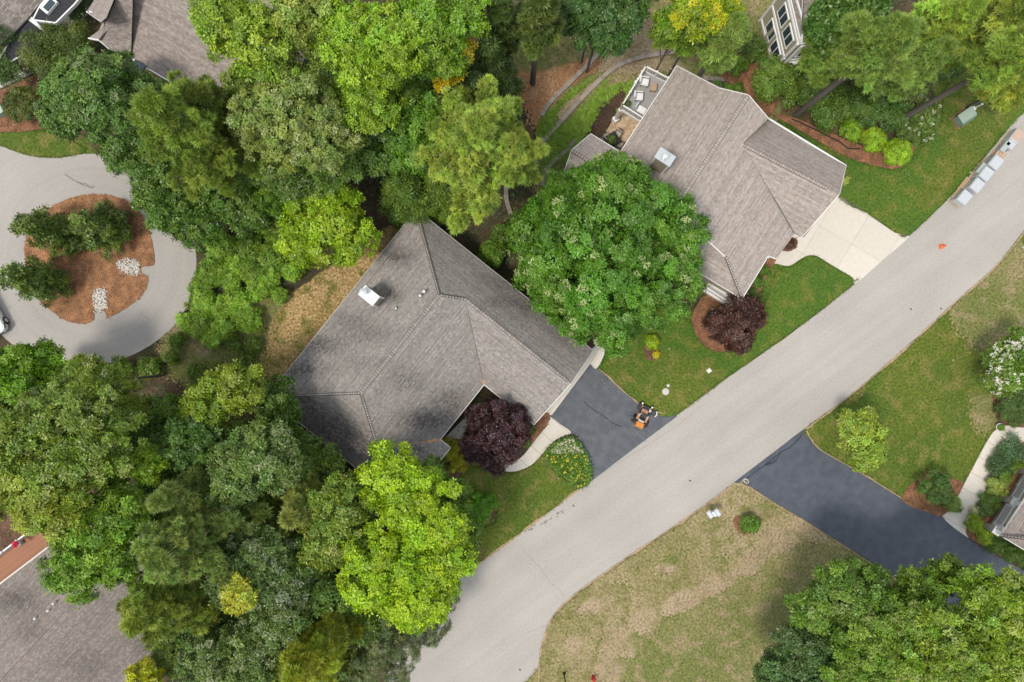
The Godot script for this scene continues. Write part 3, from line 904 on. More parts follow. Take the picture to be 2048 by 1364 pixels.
func house_a() -> void:
	var h := thing("house", P(820, 680, 0), 0, "low house with stained grey-brown shingle roof and white chimney box", "house")
	var inv := h.transform.affine_inverse()
	var y0 := 3.0
	var V := func(s: float, t: float, r: float) -> Vector3:
		var p := P(833.0 - 0.624 * s + 0.781 * t, 420.0 + 0.781 * s + 0.624 * t, y0)
		p.y = y0 + r
		return inv * p
	var A: Vector3 = V.call(0, 0, 0)
	var B: Vector3 = V.call(478, 0, 0)
	var R2: Vector3 = V.call(103, 151, 3)
	var R1: Vector3 = V.call(340.5, 151, 3)
	var J: Vector3 = V.call(78, 192.7, 2.272)
	var GF: Vector3 = V.call(78, 452, 2.272)
	var G0: Vector3 = V.call(0, 452, 0)
	var G1: Vector3 = V.call(188, 452, 0)
	var VV: Vector3 = V.call(188, 323, 0)
	var K: Vector3 = V.call(410, 237.9, 1.484)
	var V2: Vector3 = V.call(330, 323, 0)
	var SF: Vector3 = V.call(410, 350, 1.484)
	var S0: Vector3 = V.call(330, 350, 0)
	var S1: Vector3 = V.call(478, 350, 0)
	var tones := [Color(0.270, 0.252, 0.238), Color(0.245, 0.231, 0.220), Color(0.305, 0.282, 0.266), Color(0.215, 0.205, 0.198), Color(0.272, 0.238, 0.220)]
	var style := {"label": "grey-brown shingle roof with dark streaky staining and a painted chimney shadow", "tones": tones, "caps": caps(tones), "tab": Vector2(0.10, 0.24), "course": 0.135, "stains_and_shadow": [
		[790, 512, 40, 22, 0.42], [640, 690, 50, 26, 0.42], [600, 740, 60, 26, 0.40], [690, 640, 50, 22, 0.25], [740, 670, 60, 25, 0.22], [980, 500, 40, 18, 0.35], [930, 470, 30, 16, 0.3], [1020, 560, 60, 24, 0.25], [1000, 600, 40, 16, 0.22],
		[1060, 610, 40, 20, 0.3], [650, 850, 60, 40, 0.46], [720, 890, 60, 40, 0.40], [620, 800, 40, 30, 0.3], [850, 840, 60, 34, 0.42], [900, 800, 40, 34, 0.32], [820, 760, 40, 30, 0.26], [820, 900, 50, 24, 0.35],
		[1150, 660, 40, 24, 0.28], [780, 590, 22, 18, 0.36], [730, 730, 60, 20, 0.16]]}  # the small spot beside the chimney is its cast shadow, painted in
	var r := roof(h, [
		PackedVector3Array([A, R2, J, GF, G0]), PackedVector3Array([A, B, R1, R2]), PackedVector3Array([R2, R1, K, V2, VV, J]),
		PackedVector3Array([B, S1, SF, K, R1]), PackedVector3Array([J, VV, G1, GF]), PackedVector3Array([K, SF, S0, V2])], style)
	var n_ne := plane_normal(A, R2, G0)
	var n_nw := plane_normal(A, B, R1)
	var n_se := plane_normal(R2, R1, V2)
	var n_sw := plane_normal(B, S1, R1)
	var n_gs := plane_normal(J, VV, G1)
	var n_ws := plane_normal(K, SF, S0)
	ridge(r, R1, R2, n_nw, n_se, style)
	ridge(r, J, GF.lerp(J, 0.03), n_ne, n_gs, style)
	ridge(r, K, SF, n_ws, n_sw, style)
	ridge(r, A, R2, n_ne, n_nw, style, false)
	ridge(r, J, R2, n_ne, n_se, style, false)
	ridge(r, B, R1, n_nw, n_sw, style, false)
	ridge(r, K, R1, n_se, n_sw, style, false)
	# gutters and boards
	var low := Vector3(0, -0.08, 0)
	for e in [[A, B, M.gutter_grey], [A, G0, M.gutter_grey], [VV, V2, M.fascia], [V2, S0, M.fascia], [VV, G1, M.fascia], [B, S1, M.fascia]]:
		bar(r, "gutter", e[0] + low, e[1] + low, 0.13, 0.13, e[2])
	for e in [[G0, GF], [GF, G1], [S0, SF], [SF, S1]]: bar(r, "rake_board", e[0] + low, e[1] + low, 0.05, 0.2, M.fascia)
	for v in [[VV, J, 0.06], [V2, K, 1.0]]:
		var a: Vector3 = v[0]
		var b: Vector3 = a.lerp(v[1], v[2] * 0.93)
		bar(r, "valley_rust", a + Vector3(0, 0.03, 0), b + Vector3(0, 0.03, 0), 0.035 if v[2] > 0.5 else 0.30, 0.012, M.copper)
	bar(r, "valley_rust", V2 + Vector3(0, 0.035, 0), V2.lerp(K, 0.2) + Vector3(0, 0.035, 0), 0.22, 0.012, M.copper)
	bar(r, "valley_line", VV.lerp(J, 0.06) + Vector3(0, 0.028, 0), J.lerp(VV, 0.12) + Vector3(0, 0.028, 0), 0.05, 0.012, mat(0.14, 0.105, 0.085, 0.9))
	# walls
	var ring := PackedVector3Array()
	for q in [[12, 12], [12, 441], [176, 441], [176, 311], [342, 311], [342, 340], [466, 340], [466, 12]]: ring.append(V.call(q[0], q[1], 0))
	prism_walls(h, ring, y0 - 0.05, -0.1, M.siding)
	gable(h, V.call(12, 441, 0.2), V.call(176, 441, 0.2), V.call(78, 441, 2.1), M.siding)
	gable(h, V.call(342, 340, 0.2), V.call(466, 340, 0.2), V.call(410, 340, 1.35), M.siding)
	# garage door in the gable wall, entry door and windows to the court
	var gd: Vector3 = V.call(94, 444, 0)
	var turn := atan2(V.call(10, 0, 0).x - A.x, V.call(10, 0, 0).z - A.z)
	for k in 4:
		bx(h, "garage_door_panel", Vector3(0.06, 0.5, 4.9), Vector3(gd.x, 0.3 + k * 0.53, gd.z), M.white, turn)
	for q in [[220, 313], [290, 313]]:
		var wp: Vector3 = V.call(q[0], q[1], 0)
		var wn := bx(h, "window", Vector3(0.06, 1.2, 1.4), Vector3(wp.x, 1.6, wp.z), M.glass, turn)
		for s in [-1, 1]: bx(h, "window_trim", Vector3(0.08, 0.09, 1.6), Vector3(wp.x, 1.6 + s * 0.64, wp.z), M.white, turn)
	# chimney box with louvred face
	var ct := inv * P(738, 591, 6.2)
	var cturn := atan2(0.781, 0.624)
	var cbx := Basis(Vector3.UP, cturn)
	var cn := Node3D.new()
	cn.name = "chimney"
	h.add_child(cn)
	cn.position = ct
	cn.basis = cbx
	bx(cn, "chimney_box", Vector3(0.86, 2.7, 1.34), Vector3(0, -1.40, 0), M.tan)
	mi(cn, "chimney_top", bevelled(Vector3(0.90, 0.10, 1.40), 0.02), M.white, Transform3D(Basis.IDENTITY, Vector3(0, 0, 0)))
	for sx in [-1, 1]:
		for sz in [-1, 1]: bx(cn, "corner_board", Vector3(0.12, 2.6, 0.12), Vector3(sx * 0.40, -1.37, sz * 0.64), M.white)
	mi(cn, "flue", lathe([Vector2(0.19, 0.05), Vector2(0.19, 0.5), Vector2(0.27, 0.5), Vector2(0.27, 0.58), Vector2(0.001, 0.66)]), M.metal, Transform3D(Basis.IDENTITY, Vector3(0, 0, -0.40)))
	for k in 3: bx(cn, "step_flashing", Vector3(0.1, 0.01, 0.12), Vector3(0.52, -2.18, 0.5 + 0.13 * k - 0.2), M.metal)
	var pnw := Plane(A, B, R1)
	for v in [[842, 592, 0.45, 0.06, M.white], [793, 617, 0.28, 0.05, M.white], [850, 584, 0.62, 0.07, M.metal]]:
		var g := on_plane_in(inv, v[0], v[1], A, B, R1)
		vent_pipe(h, g, v[2], v[3], v[4])

func on_plane_in(inv: Transform3D, px: float, py: float, a: Vector3, b: Vector3, c: Vector3) -> Vector3:
	var f := inv.affine_inverse()
	return inv * on_plane(px, py, Plane(f * a, f * b, f * c))

func house_b() -> void:
	var h := thing("house", P(1440, 380, 0), 0, "house with blended pinkish-grey shingle roof and white rear deck", "house")
	var inv := h.transform.affine_inverse()
	var E := func(px: float, py: float, y: float) -> Vector3: return inv * P(px, py, y)
	var y0 := 3.0
	var E1: Vector3 = E.call(1354, 132, y0)
	var E2: Vector3 = E.call(1240, 306, y0)
	var R: Vector3 = E.call(1497, 190, 6.1)
	var Q := func(px: float, py: float, a: Vector3, b: Vector3, c: Vector3) -> Vector3: return on_plane_in(inv, px, py, a, b, c)
	var Mk: Vector3 = Q.call(1438, 176, E1, E2, R)
	var R3: Vector3 = Q.call(1330, 449, E1, E2, R)
	R3.y = R.y
	var E3: Vector3 = E1 + (E2 - E1) * 1.75
	# street side
	var C1: Vector3 = E.call(1484, 597, y0)
	var RK: Vector3 = Q.call(1537, 237, R, R3, C1)
	var J: Vector3 = Q.call(1484, 287, R, R3, C1)
	var VB: Vector3 = Q.call(1590, 466, R, R3, C1)
	var W1: Vector3 = Q.call(1552, 518, R, R3, C1)
	var W2: Vector3 = Q.call(1536, 512, R, R3, C1)
	var HT: Vector3 = Q.call(1451, 513, R, R3, C1)
	var L1: Vector3 = Q.call(1400, 466, R, R3, C1)
	var L2: Vector3 = Q.call(1350, 470, R, R3, C1)
	var F1: Vector3 = E.call(1692, 331, y0)
	var F2: Vector3 = E.call(1605, 473, y0)
	var FR := (F1 + F2) * 0.5
	FR.y = J.y - 0.02
	var N2: Vector3 = E.call(1538, 237, y0)
	var SWc: Vector3 = E.call(1418, 558, y0)
	var SW2: Vector3 = E.call(1385, 536, y0)
	var tones := [Color(0.335, 0.285, 0.260), Color(0.325, 0.293, 0.272), Color(0.355, 0.318, 0.292), Color(0.305, 0.255, 0.232), Color(0.362, 0.328, 0.302)]
	var style := {"label": "shingle roof blended from pinkish tan and grey", "tones": tones, "caps": caps(tones), "course": 0.145, "tab": Vector2(0.12, 0.28)}
	var B1: Vector3 = E.call(1181, 268, y0 - 0.35)
	var B2: Vector3 = E.call(1240, 304, y0 - 0.35)
	var BP: Vector3 = E.call(1143, 300, y0 + 1.1)
	var B3: Vector3 = E.call(1118, 372, y0 - 0.35)
	var B4: Vector3 = BP + (B2 - B1) * 1.3
	var B5: Vector3 = B3 + (B2 - B1) * 1.3
	var B6: Vector3 = B2 + (B2 - B1) * 0.3
	# the roofs below the main one keep to their own planes
	var RKl: Vector3 = Q.call(1537, 237, J, F1, FR)
	var VBl: Vector3 = Q.call(1590, 466, J, FR, F2)
	var L1l: Vector3 = Q.call(1400, 466, HT, C1, SWc)
	SW2 = Q.call(1385, 536, HT, C1, SWc)
	var r := roof(h, [
		PackedVector3Array([E1, Mk, R, R3, E3]),
		PackedVector3Array([R, RK, J, VB, W1, W2, C1, HT, L1, L2, R3]),
		PackedVector3Array([J, RKl, F1, FR]),
		PackedVector3Array([J, FR, F2, VBl]),
		PackedVector3Array([HT, C1, SWc, SW2, L1l]),
		PackedVector3Array([B1, B6, B4, BP]),
		PackedVector3Array([BP, B4, B5, B3])], style)
	var n1 := plane_normal(E1, E2, R)
	var n2 := plane_normal(R, R3, C1)
	var n3 := plane_normal(J, F1, FR)
	var n4 := plane_normal(J, FR, F2)
	ridge(r, R3, R.lerp(R3, 0.01), n1, n2, style)
	ridge(r, J, FR.lerp(J, 0.12), n3, n4, style)
	ridge(r, C1, HT, n2, plane_normal(HT, C1, SWc), style, false)
	ridge(r, BP, B4, plane_normal(B1, B6, B4), plane_normal(BP, B4, B5), style)
	var low := Vector3(0, -0.07, 0)
	for e in [[E1, E3], [N2, F1], [W2, C1], [C1, SW2], [B1, B2], [L1, HT]]: bar(r, "gutter", e[0] + low, e[1] + low, 0.12, 0.14, M.white)
	for e in [[E1, Mk], [Mk, R], [R, RK], [F1, FR], [FR, F2], [F2, VB], [W1, W2], [B1, BP], [BP, B3]]: bar(r, "rake_board", e[0] + low, e[1] + low, 0.05, 0.2, M.white)
	# rust marks where valleys meet the gutters
	var rust := on_plane_in(inv, 1246, 311, E1, E2, R)
	bar(r, "rust_patch", rust + Vector3(0, 0.03, 0), on_plane_in(inv, 1240, 302, E1, E2, R) + Vector3(0, 0.03, 0), 0.24, 0.012, M.copper)
	gable(h, J, RK, RKl, M.siding)
	gable(h, HT, L1, L1l, M.siding)
	# walls, going down a storey at the back
	var ring := PackedVector3Array()
	for q in [[1362, 152], [1440, 196], [1497, 232], [1545, 258], [1676, 332], [1596, 462], [1578, 455], [1535, 508], [1482, 585], [1395, 535], [1215, 428], [1255, 318]]: ring.append(inv * P(q[0], q[1], y0))
	prism_walls(h, ring, y0 - 0.05, -3.0, M.siding)
	var bring := PackedVector3Array()
	for q in [[1185, 280], [1240, 314], [1200, 395], [1130, 360]]: bring.append(inv * P(q[0], q[1], y0 - 0.4))
	prism_walls(h, bring, y0 - 0.45, -3.0, M.siding)
	gable(h, F1.lerp(F2, 0.05), F2.lerp(F1, 0.05), FR - Vector3(0.3, 0.2, -0.15), M.siding)
	gable(h, B1.lerp(B3, 0.05), B3.lerp(B1, 0.05), BP - Vector3(-0.3, 0.15, -0.2), M.siding)
	gable(h, E1.lerp(RK, 0.04), RK.lerp(E1, 0.04), R - Vector3(0.1, 0.25, -0.2), M.siding)
	# garage door
	var ga: Vector3 = F1.lerp(F2, 0.14)
	var gb: Vector3 = F1.lerp(F2, 0.86)
	var ins := Vector3(-0.28, 0, -0.05)
	for k in 4: bar(h, "garage_door_panel", Vector3(ga.x, 0.3 + 0.53 * k, ga.z) + ins, Vector3(gb.x, 0.3 + 0.53 * k, gb.z) + ins, 0.06, 0.5, M.white)
	# chimney box
	var cn := Node3D.new()
	cn.name = "chimney"
	h.add_child(cn)
	cn.position = inv * P(1330, 314, 7.3)
	cn.basis = Basis(Vector3.UP, atan2(0.839, 0.543))
	bx(cn, "chimney_box", Vector3(0.78, 3.0, 1.22), Vector3(0, -1.55, 0), M.tan)
	mi(cn, "chimney_top", bevelled(Vector3(0.92, 0.1, 1.36), 0.02), M.metal, Transform3D.IDENTITY)
	for sx in [-1, 1]:
		for sz in [-1, 1]: bx(cn, "corner_board", Vector3(0.13, 2.9, 0.13), Vector3(sx * 0.35, -1.52, sz * 0.57), M.white)
	mi(cn, "flue", lathe([Vector2(0.15, 0.0), Vector2(0.15, 0.42), Vector2(0.22, 0.42), Vector2(0.22, 0.48), Vector2(0.001, 0.55)]), M.metal)
	vent_pipe(h, on_plane_in(inv, 1278, 324, E1, E2, R), 0.4, 0.06, M.white)
	# side porch under the eave: floor, railing and stone pier
	var pc: Vector3 = inv * P(1428, 582, 1.0)
	var pd := Vector3(0.839, 0, 0.543)
	var pn := Vector3(-0.543, 0, 0.839)
	var po := Node3D.new()
	po.name = "porch"
	h.add_child(po)
	var p0: Vector3 = inv * P(1417, 570, 1.0)
	bar(po, "porch_skirt", p0 + pn * 0.45 + Vector3(0, -0.9, 0), p0 + pn * 0.45 + pd * 2.1 + Vector3(0, -0.9, 0), 0.08, 0.75, M.white)
	bar(po, "porch_floor", p0 + Vector3(0, -0.5, 0), p0 + pd * 2.1 + Vector3(0, -0.5, 0), 0.9, 0.08, M.white)
	railing(po, p0 + pn * 0.38 + Vector3(0, -0.45, 0), p0 + pn * 0.38 + pd * 1.95 + Vector3(0, -0.45, 0), 0.95, 2, 0.14, M.white)
	var pier: Vector3 = p0 + pd * 2.4 + pn * 0.35
	mi(po, "stone_pier", bevelled(Vector3(0.62, 1.5, 0.62), 0.04), M.stone, Transform3D(Basis(Vector3.UP, -0.574), pier + Vector3(0, -0.45, 0)))
	mi(po, "pier_cap", bevelled(Vector3(0.72, 0.08, 0.72), 0.02), M.white, Transform3D(Basis(Vector3.UP, -0.574), pier + Vector3(0, 0.34, 0)))
	bar(po, "porch_post", pier + Vector3(0, 0.3, 0), pier + Vector3(0, 1.95, 0), 0.25, 0.25, M.white)

func deck_b() -> void:
	# the raised rear deck: boards, beams, railing, post with a base, all one thing
	var y := 0.3
	var c0 := P(1287, 142, y)
	var c1 := P(1331, 165, y)
	var c2 := P(1284, 245, y)
	var c3 := P(1241, 218, y)
	var d := thing("deck", Vector3(c3.x, terrain(c3.x, c3.z), c3.z), 0, "raised grey board deck with white railing behind the pinkish roof", "deck")
	var inv := d.transform.affine_inverse()
	for k in [0, 1, 2, 3]: pass
	c0 = inv * c0; c1 = inv * c1; c2 = inv * c2; c3 = inv * c3
	var n := 22
	for i in n:
		var a := c0.lerp(c1, (i + 0.5) / n)
		var b := c3.lerp(c2, (i + 0.5) / n)
		bar(d, "deck_board", a, b, c0.distance_to(c1) / n - 0.012, 0.03, M.deck)
	var dn := Vector3(0, -0.16, 0)
	for e in [[c0, c1], [c0, c3], [c3, c2]]: bar(d, "rim_beam", e[0] + dn, e[1] + dn, 0.1, 0.26, M.white)
	railing(d, c0, c1, 1.0, 3, 0.14, M.white)
	railing(d, c0, c3, 1.0, 4, 0.14, M.white)
	railing(d, c3, c2, 1.0, 2, 0.14, M.white)
	for p in [c3, c0]:
		var foot: Vector3 = p
		var gp := d.transform * foot
		var gy := terrain(gp.x, gp.z) - d.position.y
		bar(d, "deck_post", Vector3(foot.x, gy, foot.z), foot + dn, 0.26, 0.26, M.white)
		mi(d, "post_base", bevelled(Vector3(0.5, 0.7, 0.5), 0.04), M.white, Transform3D(Basis(Vector3.UP, 0.57), Vector3(foot.x, gy + 0.35, foot.z)))
	# patio under and beside it
	var pts := PackedVector2Array()
	for q in [[1206, 275], [1258, 190], [1320, 230], [1262, 320], [1235, 305]]:
		var g := G(q[0], q[1])
		pts.append(Vector2(g.x, g.z))
	var pat := structure("patio", sheet(ragged(pts, 0.05, 0.3), 0.08, -0.3, true), M.patio)

func roof_house(called_label: String, ylow: float, planes_px: Array, style: Dictionary, walls_px: Array, base := 0.0) -> Array:
	# planes_px: outlines as [px, py, height]
	var c: Array = planes_px[0][0]
	var h := thing("house", P(c[0], c[1], 0), 0, called_label, "house")
	var inv := h.transform.affine_inverse()
	var planes := []
	for pl in planes_px:
		var poly := PackedVector3Array()
		var best := -1.0
		var pln := Plane()
		for i in pl.size():
			for j in i:
				for k in j:
					var a := P(pl[i][0], pl[i][1], pl[i][2])
					var b := P(pl[j][0], pl[j][1], pl[j][2])
					var d := P(pl[k][0], pl[k][1], pl[k][2])
					var area := (b - a).cross(d - a).length()
					if area > best:
						best = area
						pln = Plane(a, b, d)
		for q in pl: poly.append(inv * on_plane(q[0], q[1], pln))
		planes.append(poly)
	var r := roof(h, planes, style)
	var ring := PackedVector3Array()
	for q in walls_px: ring.append(inv * P(q[0], q[1], ylow))
	if ring.size() > 2: prism_walls(h, ring, ylow - 0.06, base, M.siding)
	return [h, r, inv]

func other_houses() -> void:
	# upper corner: brown-grey roof with two stepped gables
	var t3 := [Color(0.285, 0.245, 0.222), Color(0.250, 0.222, 0.205), Color(0.315, 0.275, 0.250), Color(0.230, 0.192, 0.175)]
	var s3 := {"label": "taupe shingle roof with a valley between its slopes", "tones": t3, "caps": caps(t3), "course": 0.135, "tab": Vector2(0.10, 0.26)}
	var a := roof_house("taupe-roofed house with stepped gables behind the loose ash trees", 3.0, [
		[[262, 117, 3.0], [340, 163, 3.0], [520, 270, 3.0], [620, 100, 6.5], [560, -80, 7.4], [268, -80, 7.0]],
		[[262, 117, 3.0], [268, -80, 7.0], [243, -40, 6.4], [199, 80, 4.0], [232, 109, 3.1]],
		[[199, 80, 4.0], [178, 76, 3.1], [225, 40, 4.1], [223, 50, 4.4]],
		[[199, 80, 4.0], [223, 50, 4.4], [250, -60, 6.6], [243, -40, 6.4]],
		[[174, 24, 3.1], [203, 44, 3.4], [213, 36, 4.6], [240, -30, 5.5], [225, -60, 3.1]],
	], s3, [[260, 108], [520, 255], [560, -60], [230, -60], [186, 26], [206, 46], [192, 76], [240, 110]])
	var inv: Transform3D = a[2]
	for e in [[[262, 117, 2.95], [520, 270, 2.95]], [[178, 77, 3.05], [199, 81, 3.95]], [[199, 81, 3.95], [232, 110, 3.05]], [[174, 24, 3.05], [203, 44, 3.35]], [[180, 24, 3.6], [200, 29, 4.4]], [[200, 29, 4.4], [212, 38, 4.2]], [[232, 110, 3.05], [262, 128, 3.0]]]:
		bar(a[1], "rake_board", inv * P(e[0][0], e[0][1], e[0][2]), inv * P(e[1][0], e[1][1], e[1][2]), 0.09, 0.16, M.white)
	for q in [[278, 132], [478, 132]]:
		var p := P(q[0], q[1], 3.3 if q[0] < 300 else 5.2)
		var sk := mi(a[0], "skylight", bevelled(Vector3(1.0, 0.12, 0.6), 0.02), M.glass, Transform3D(Basis(Vector3.UP, -0.53), inv * p))
	# ridge lines of the stepped gables
	for e in [[[199, 80, 4.02], [223, 50, 4.42]], [[203, 30, 4.6], [232, -20, 5.5]]]:
		bar(a[1], "ridge_vent", inv * P(e[0][0], e[0][1], e[0][2] + 0.06), inv * P(e[1][0], e[1][1], e[1][2] + 0.06), 0.12, 0.05, M.black)
	# lower corner: long roof with a ridge, its deck and flower pots beside it
	var t4 := [Color(0.215, 0.190, 0.172), Color(0.180, 0.165, 0.155), Color(0.255, 0.222, 0.200), Color(0.200, 0.165, 0.148)]
	var s4 := {"label": "grey-brown shingle roof with one long ridge", "tones": t4, "caps": caps(t4), "course": 0.135, "tab": Vector2(0.10, 0.24), "stains_and_shadow": [[30, 1200, 60, 30, 0.3], [180, 1330, 60, 40, 0.2], [60, 1260, 40, 30, 0.2], [300, 1280, 40, 40, 0.3]]}
	var r0 := [30, 1337, 5.6]
	var r1 := [225, 1130, 5.6]
	var b := roof_house("long ridged house with grey-brown roof and a red-brown deck", 3.0, [
		[[-80, 1230, 3.0], [100, 1093, 3.0], [225, 990, 3.0], [300, 1050, 5.6], [30, 1337, 5.6], [-80, 1455, 5.6]],
		[[300, 1050, 5.6], [420, 1205, 3.0], [330, 1312, 3.0], [180, 1500, 3.0], [-80, 1455, 5.6], [30, 1337, 5.6]],
		[[300, 1050, 5.6], [225, 990, 3.0], [420, 1205, 3.0]],
	], s4, [[-70, 1240, 0], [225, 1005, 0], [405, 1205, 0], [180, 1490, 0]])
	var inv4: Transform3D = b[2]
	ridge(b[1], inv4 * P(-70, 1443, 5.6), inv4 * P(297, 1053, 5.6), Vector3(-0.3, 0.9, -0.3).normalized(), Vector3(0.3, 0.9, 0.3).normalized(), s4)
	bar(b[1], "gutter", inv4 * P(-80, 1230, 2.95), inv4 * P(100, 1093, 2.95), 0.2, 0.14, M.fascia)
	var pl := [inv4 * P(-80, 1230, 3.0), inv4 * P(100, 1093, 3.0), inv4 * P(30, 1337, 5.6)]
	for v in [[119, 1200, 0.75], [105, 1216, 0.55], [78, 1232, 0.5]]:
		vent_pipe(b[0], on_plane_in(inv4, v[0], v[1], pl[0], pl[1], pl[2]), v[2], 0.055, M.white)
	bar(b[1], "valley_rust", inv4 * P(84, 1352, 4.95), inv4 * P(90, 1343, 5.0), 0.22, 0.02, M.copper)
	deck_brown()
	# right edge: porch house
	var t5 := [Color(0.250, 0.222, 0.208), Color(0.290, 0.252, 0.232), Color(0.220, 0.195, 0.185)]
	var s5 := {"label": "mauve-grey shingle hip roof", "tones": t5, "caps": caps(t5), "course": 0.15}
	var c := roof_house("house with slatted white porch railing and stone piers by the garden walk", 3.0, [
		[[2002, 1071, 3.0], [2080, 955, 3.0], [2140, 860, 3.0], [2260, 1000, 6.0], [2160, 1090, 6.0]],
		[[2002, 1071, 3.0], [2160, 1090, 6.0], [2200, 1190, 3.0]],
	], s5, [[2040, 1060], [2150, 890], [2300, 960], [2220, 1180]])
	var inv5: Transform3D = c[2]
	ridge(c[1], inv5 * P(2002, 1071, 3.02), inv5 * P(2160, 1090, 6.0), Vector3(-0.35, 0.88, -0.25).normalized(), Vector3(-0.1, 0.88, 0.4).normalized(), s5, false)
	for e in [[[2002, 1071], [2140, 860]], [[2002, 1071], [2200, 1190]]]: bar(c[1], "gutter", inv5 * P(e[0][0], e[0][1], 2.93), inv5 * P(e[1][0], e[1][1], 2.93), 0.12, 0.16, M.white)
	var pd := (P(2058, 930, 0) - P(1978, 1058, 0)).normalized()
	var q0: Vector3 = inv5 * P(1980, 1060, 0.5)
	bx(c[0], "porch_floor", Vector3(1.5, 0.5, 7.0), q0 + pd * 3.3 + Vector3(0.75, -0.3, 0.45), M.fascia, atan2(pd.x, pd.z))
	for k in [0, 1, 2]:
		var p: Vector3 = q0 + pd * (0.15 + 2.75 * k)
		mi(c[0], "stone_pier", bevelled(Vector3(0.6, 1.2, 0.6), 0.05), M.stone, Transform3D(Basis(Vector3.UP, atan2(pd.x, pd.z)), p + Vector3(0, 0.1, 0)))
		mi(c[0], "pier_cap", bevelled(Vector3(0.66, 0.07, 0.66), 0.02), M.white, Transform3D(Basis(Vector3.UP, atan2(pd.x, pd.z)), p + Vector3(0, 0.73, 0)))
		bar(c[0], "porch_post", p + Vector3(0, 0.7, 0), p + Vector3(0, 2.5, 0), 0.36, 0.36, M.white)
		if k < 2: railing(c[0], p + pd * 0.35 + Vector3(0, -0.05, 0), p + pd * 2.4 + Vector3(0, -0.05, 0), 0.95, 2, 0.115, M.white)
	# upper edge: tan house with white bands and windows, two storeys, gabled roof
	var t6 := [Color(0.235, 0.205, 0.185), Color(0.290, 0.245, 0.220), Color(0.195, 0.172, 0.160)]
	var s6 := {"label": "dark taupe shingle roof meeting at a white-edged valley", "tones": t6, "caps": caps(t6), "course": 0.15}
	var d := roof_house("tall tan house with white trim bands and big windows beside the pines", 5.6, [
		[[1574, -30, 5.6], [1602, 88, 5.6], [1605, 40, 6.1], [1596, -60, 6.7]],
		[[1602, 88, 5.6], [1632, 84, 5.6], [1700, 60, 5.6], [1720, -60, 8.8], [1612, -60, 8.6], [1605, 40, 6.1]],
	], s6, [])
	var inv6: Transform3D = d[2]
	for e in [[[1574, -30, 5.6], [1602, 88, 5.6]], [[1602, 88, 5.6], [1640, 83, 5.6]], [[1603, 86, 5.75], [1605, 40, 6.25]], [[1605, 40, 6.25], [1593, 0, 6.7]], [[1605, 40, 6.3], [1607, -30, 7.6]]]:
		bar(d[1], "rake_board", inv6 * P(e[0][0], e[0][1], e[0][2]), inv6 * P(e[1][0], e[1][1], e[1][2]), 0.1, 0.18, M.white)
	var w0 := P(1575, -30, 5.5)
	var w1 := P(1602, 88, 5.5)
	var w2 := P(1680, 76, 5.5)
	var bot := [Vector3(w0.x, 0, w0.z), Vector3(w1.x, 0, w1.z), Vector3(w2.x, 0, w2.z)]
	prism_walls(d[0], PackedVector3Array([inv6 * w0, inv6 * w1, inv6 * w2]), 5.5, -0.2, M.tan)
	for f in [[w0, w1], [w1, w2]]:
		var dir: Vector3 = (f[1] - f[0]).normalized()
		var out := Vector3(-dir.z, 0, dir.x)
		if out.dot(Vector3(-f[0].x, 0, -f[0].z)) < 0: out = -out
		var ln: float = f[0].distance_to(f[1])
		for yy in [0.35, 2.7, 5.3]:
			var p: Vector3 = f[0] + out * 0.12
			var q: Vector3 = f[1] + out * 0.12
			p.y = yy; q.y = yy
			bar(d[0], "trim_band", inv6 * p, inv6 * q, 0.08, 0.22, M.white)
		for s in [0.03, 0.97]:
			var p: Vector3 = f[0].lerp(f[1], s) + out * 0.13
			p.y = 0.0
			bar(d[0], "corner_board", inv6 * p, inv6 * (p + Vector3(0, 5.3, 0)), 0.2, 0.1, M.white)
		for fl in 2:
			for k in 2:
				var s := 0.36 + 0.36 * k
				var p: Vector3 = f[0].lerp(f[1], s) + out * 0.14
				p.y = 1.55 + 2.55 * fl
				var turn := atan2(dir.x, dir.z)
				var wn := bx(d[0], "window", Vector3(0.06, 1.35, 1.15), inv6 * p, M.glass, turn)
				for e in [[0.0, 0.73, 0.1, 1.4], [0.0, -0.73, 0.1, 1.4]]: bx(d[0], "window_frame", Vector3(0.1, e[2], e[3]), inv6 * (p + Vector3(0, e[1], 0)), M.white, turn)
				for e in [-0.63, 0.0, 0.63]: bx(d[0], "window_frame", Vector3(0.1, 1.4, 0.08), inv6 * (p + dir * e), M.white, turn)
	# low tan bay beyond it, with a white cap rail
	var bay := [P(1548, 52, 2.2), P(1566, 108, 2.2), P(1590, 128, 2.2), P(1612, 100, 2.2), P(1578, 0, 2.2)]
	var bp := PackedVector3Array()
	for p in bay: bp.append(inv6 * p)
	prism_walls(d[0], bp, 2.2, -0.2, M.tan, "bay_wall")
	for i in 3: bar(d[0], "cap_rail", bp[i] + Vector3(0, 0.05, 0), bp[i + 1] + Vector3(0, 0.05, 0), 0.22, 0.1, M.white)
	bar(d[0], "cap_rail", bp[4] + Vector3(0, 0.05, 0), bp[0] + Vector3(0, 0.05, 0), 0.22, 0.1, M.white)
	var fl := begin()
	for i in [1, 2, 3]: tri(fl, bp[0] - Vector3(0, 0.1, 0), bp[i] - Vector3(0, 0.1, 0), bp[i + 1] - Vector3(0, 0.1, 0))
	mi(d[0], "bay_roof", done(fl), M.siding)
	# far upper-right sliver of another roof
	var t7 := [Color(0.25, 0.23, 0.22), Color(0.29, 0.265, 0.25)]
	roof_house("grey-roofed house mostly hidden above the tall pines", 3.0, [[[1930, 20, 3.0], [1975, 30, 3.0], [2020, -60, 5.0], [1960, -80, 5.0]]], {"label": "grey shingle roof", "tones": t7, "caps": caps(t7)}, [])
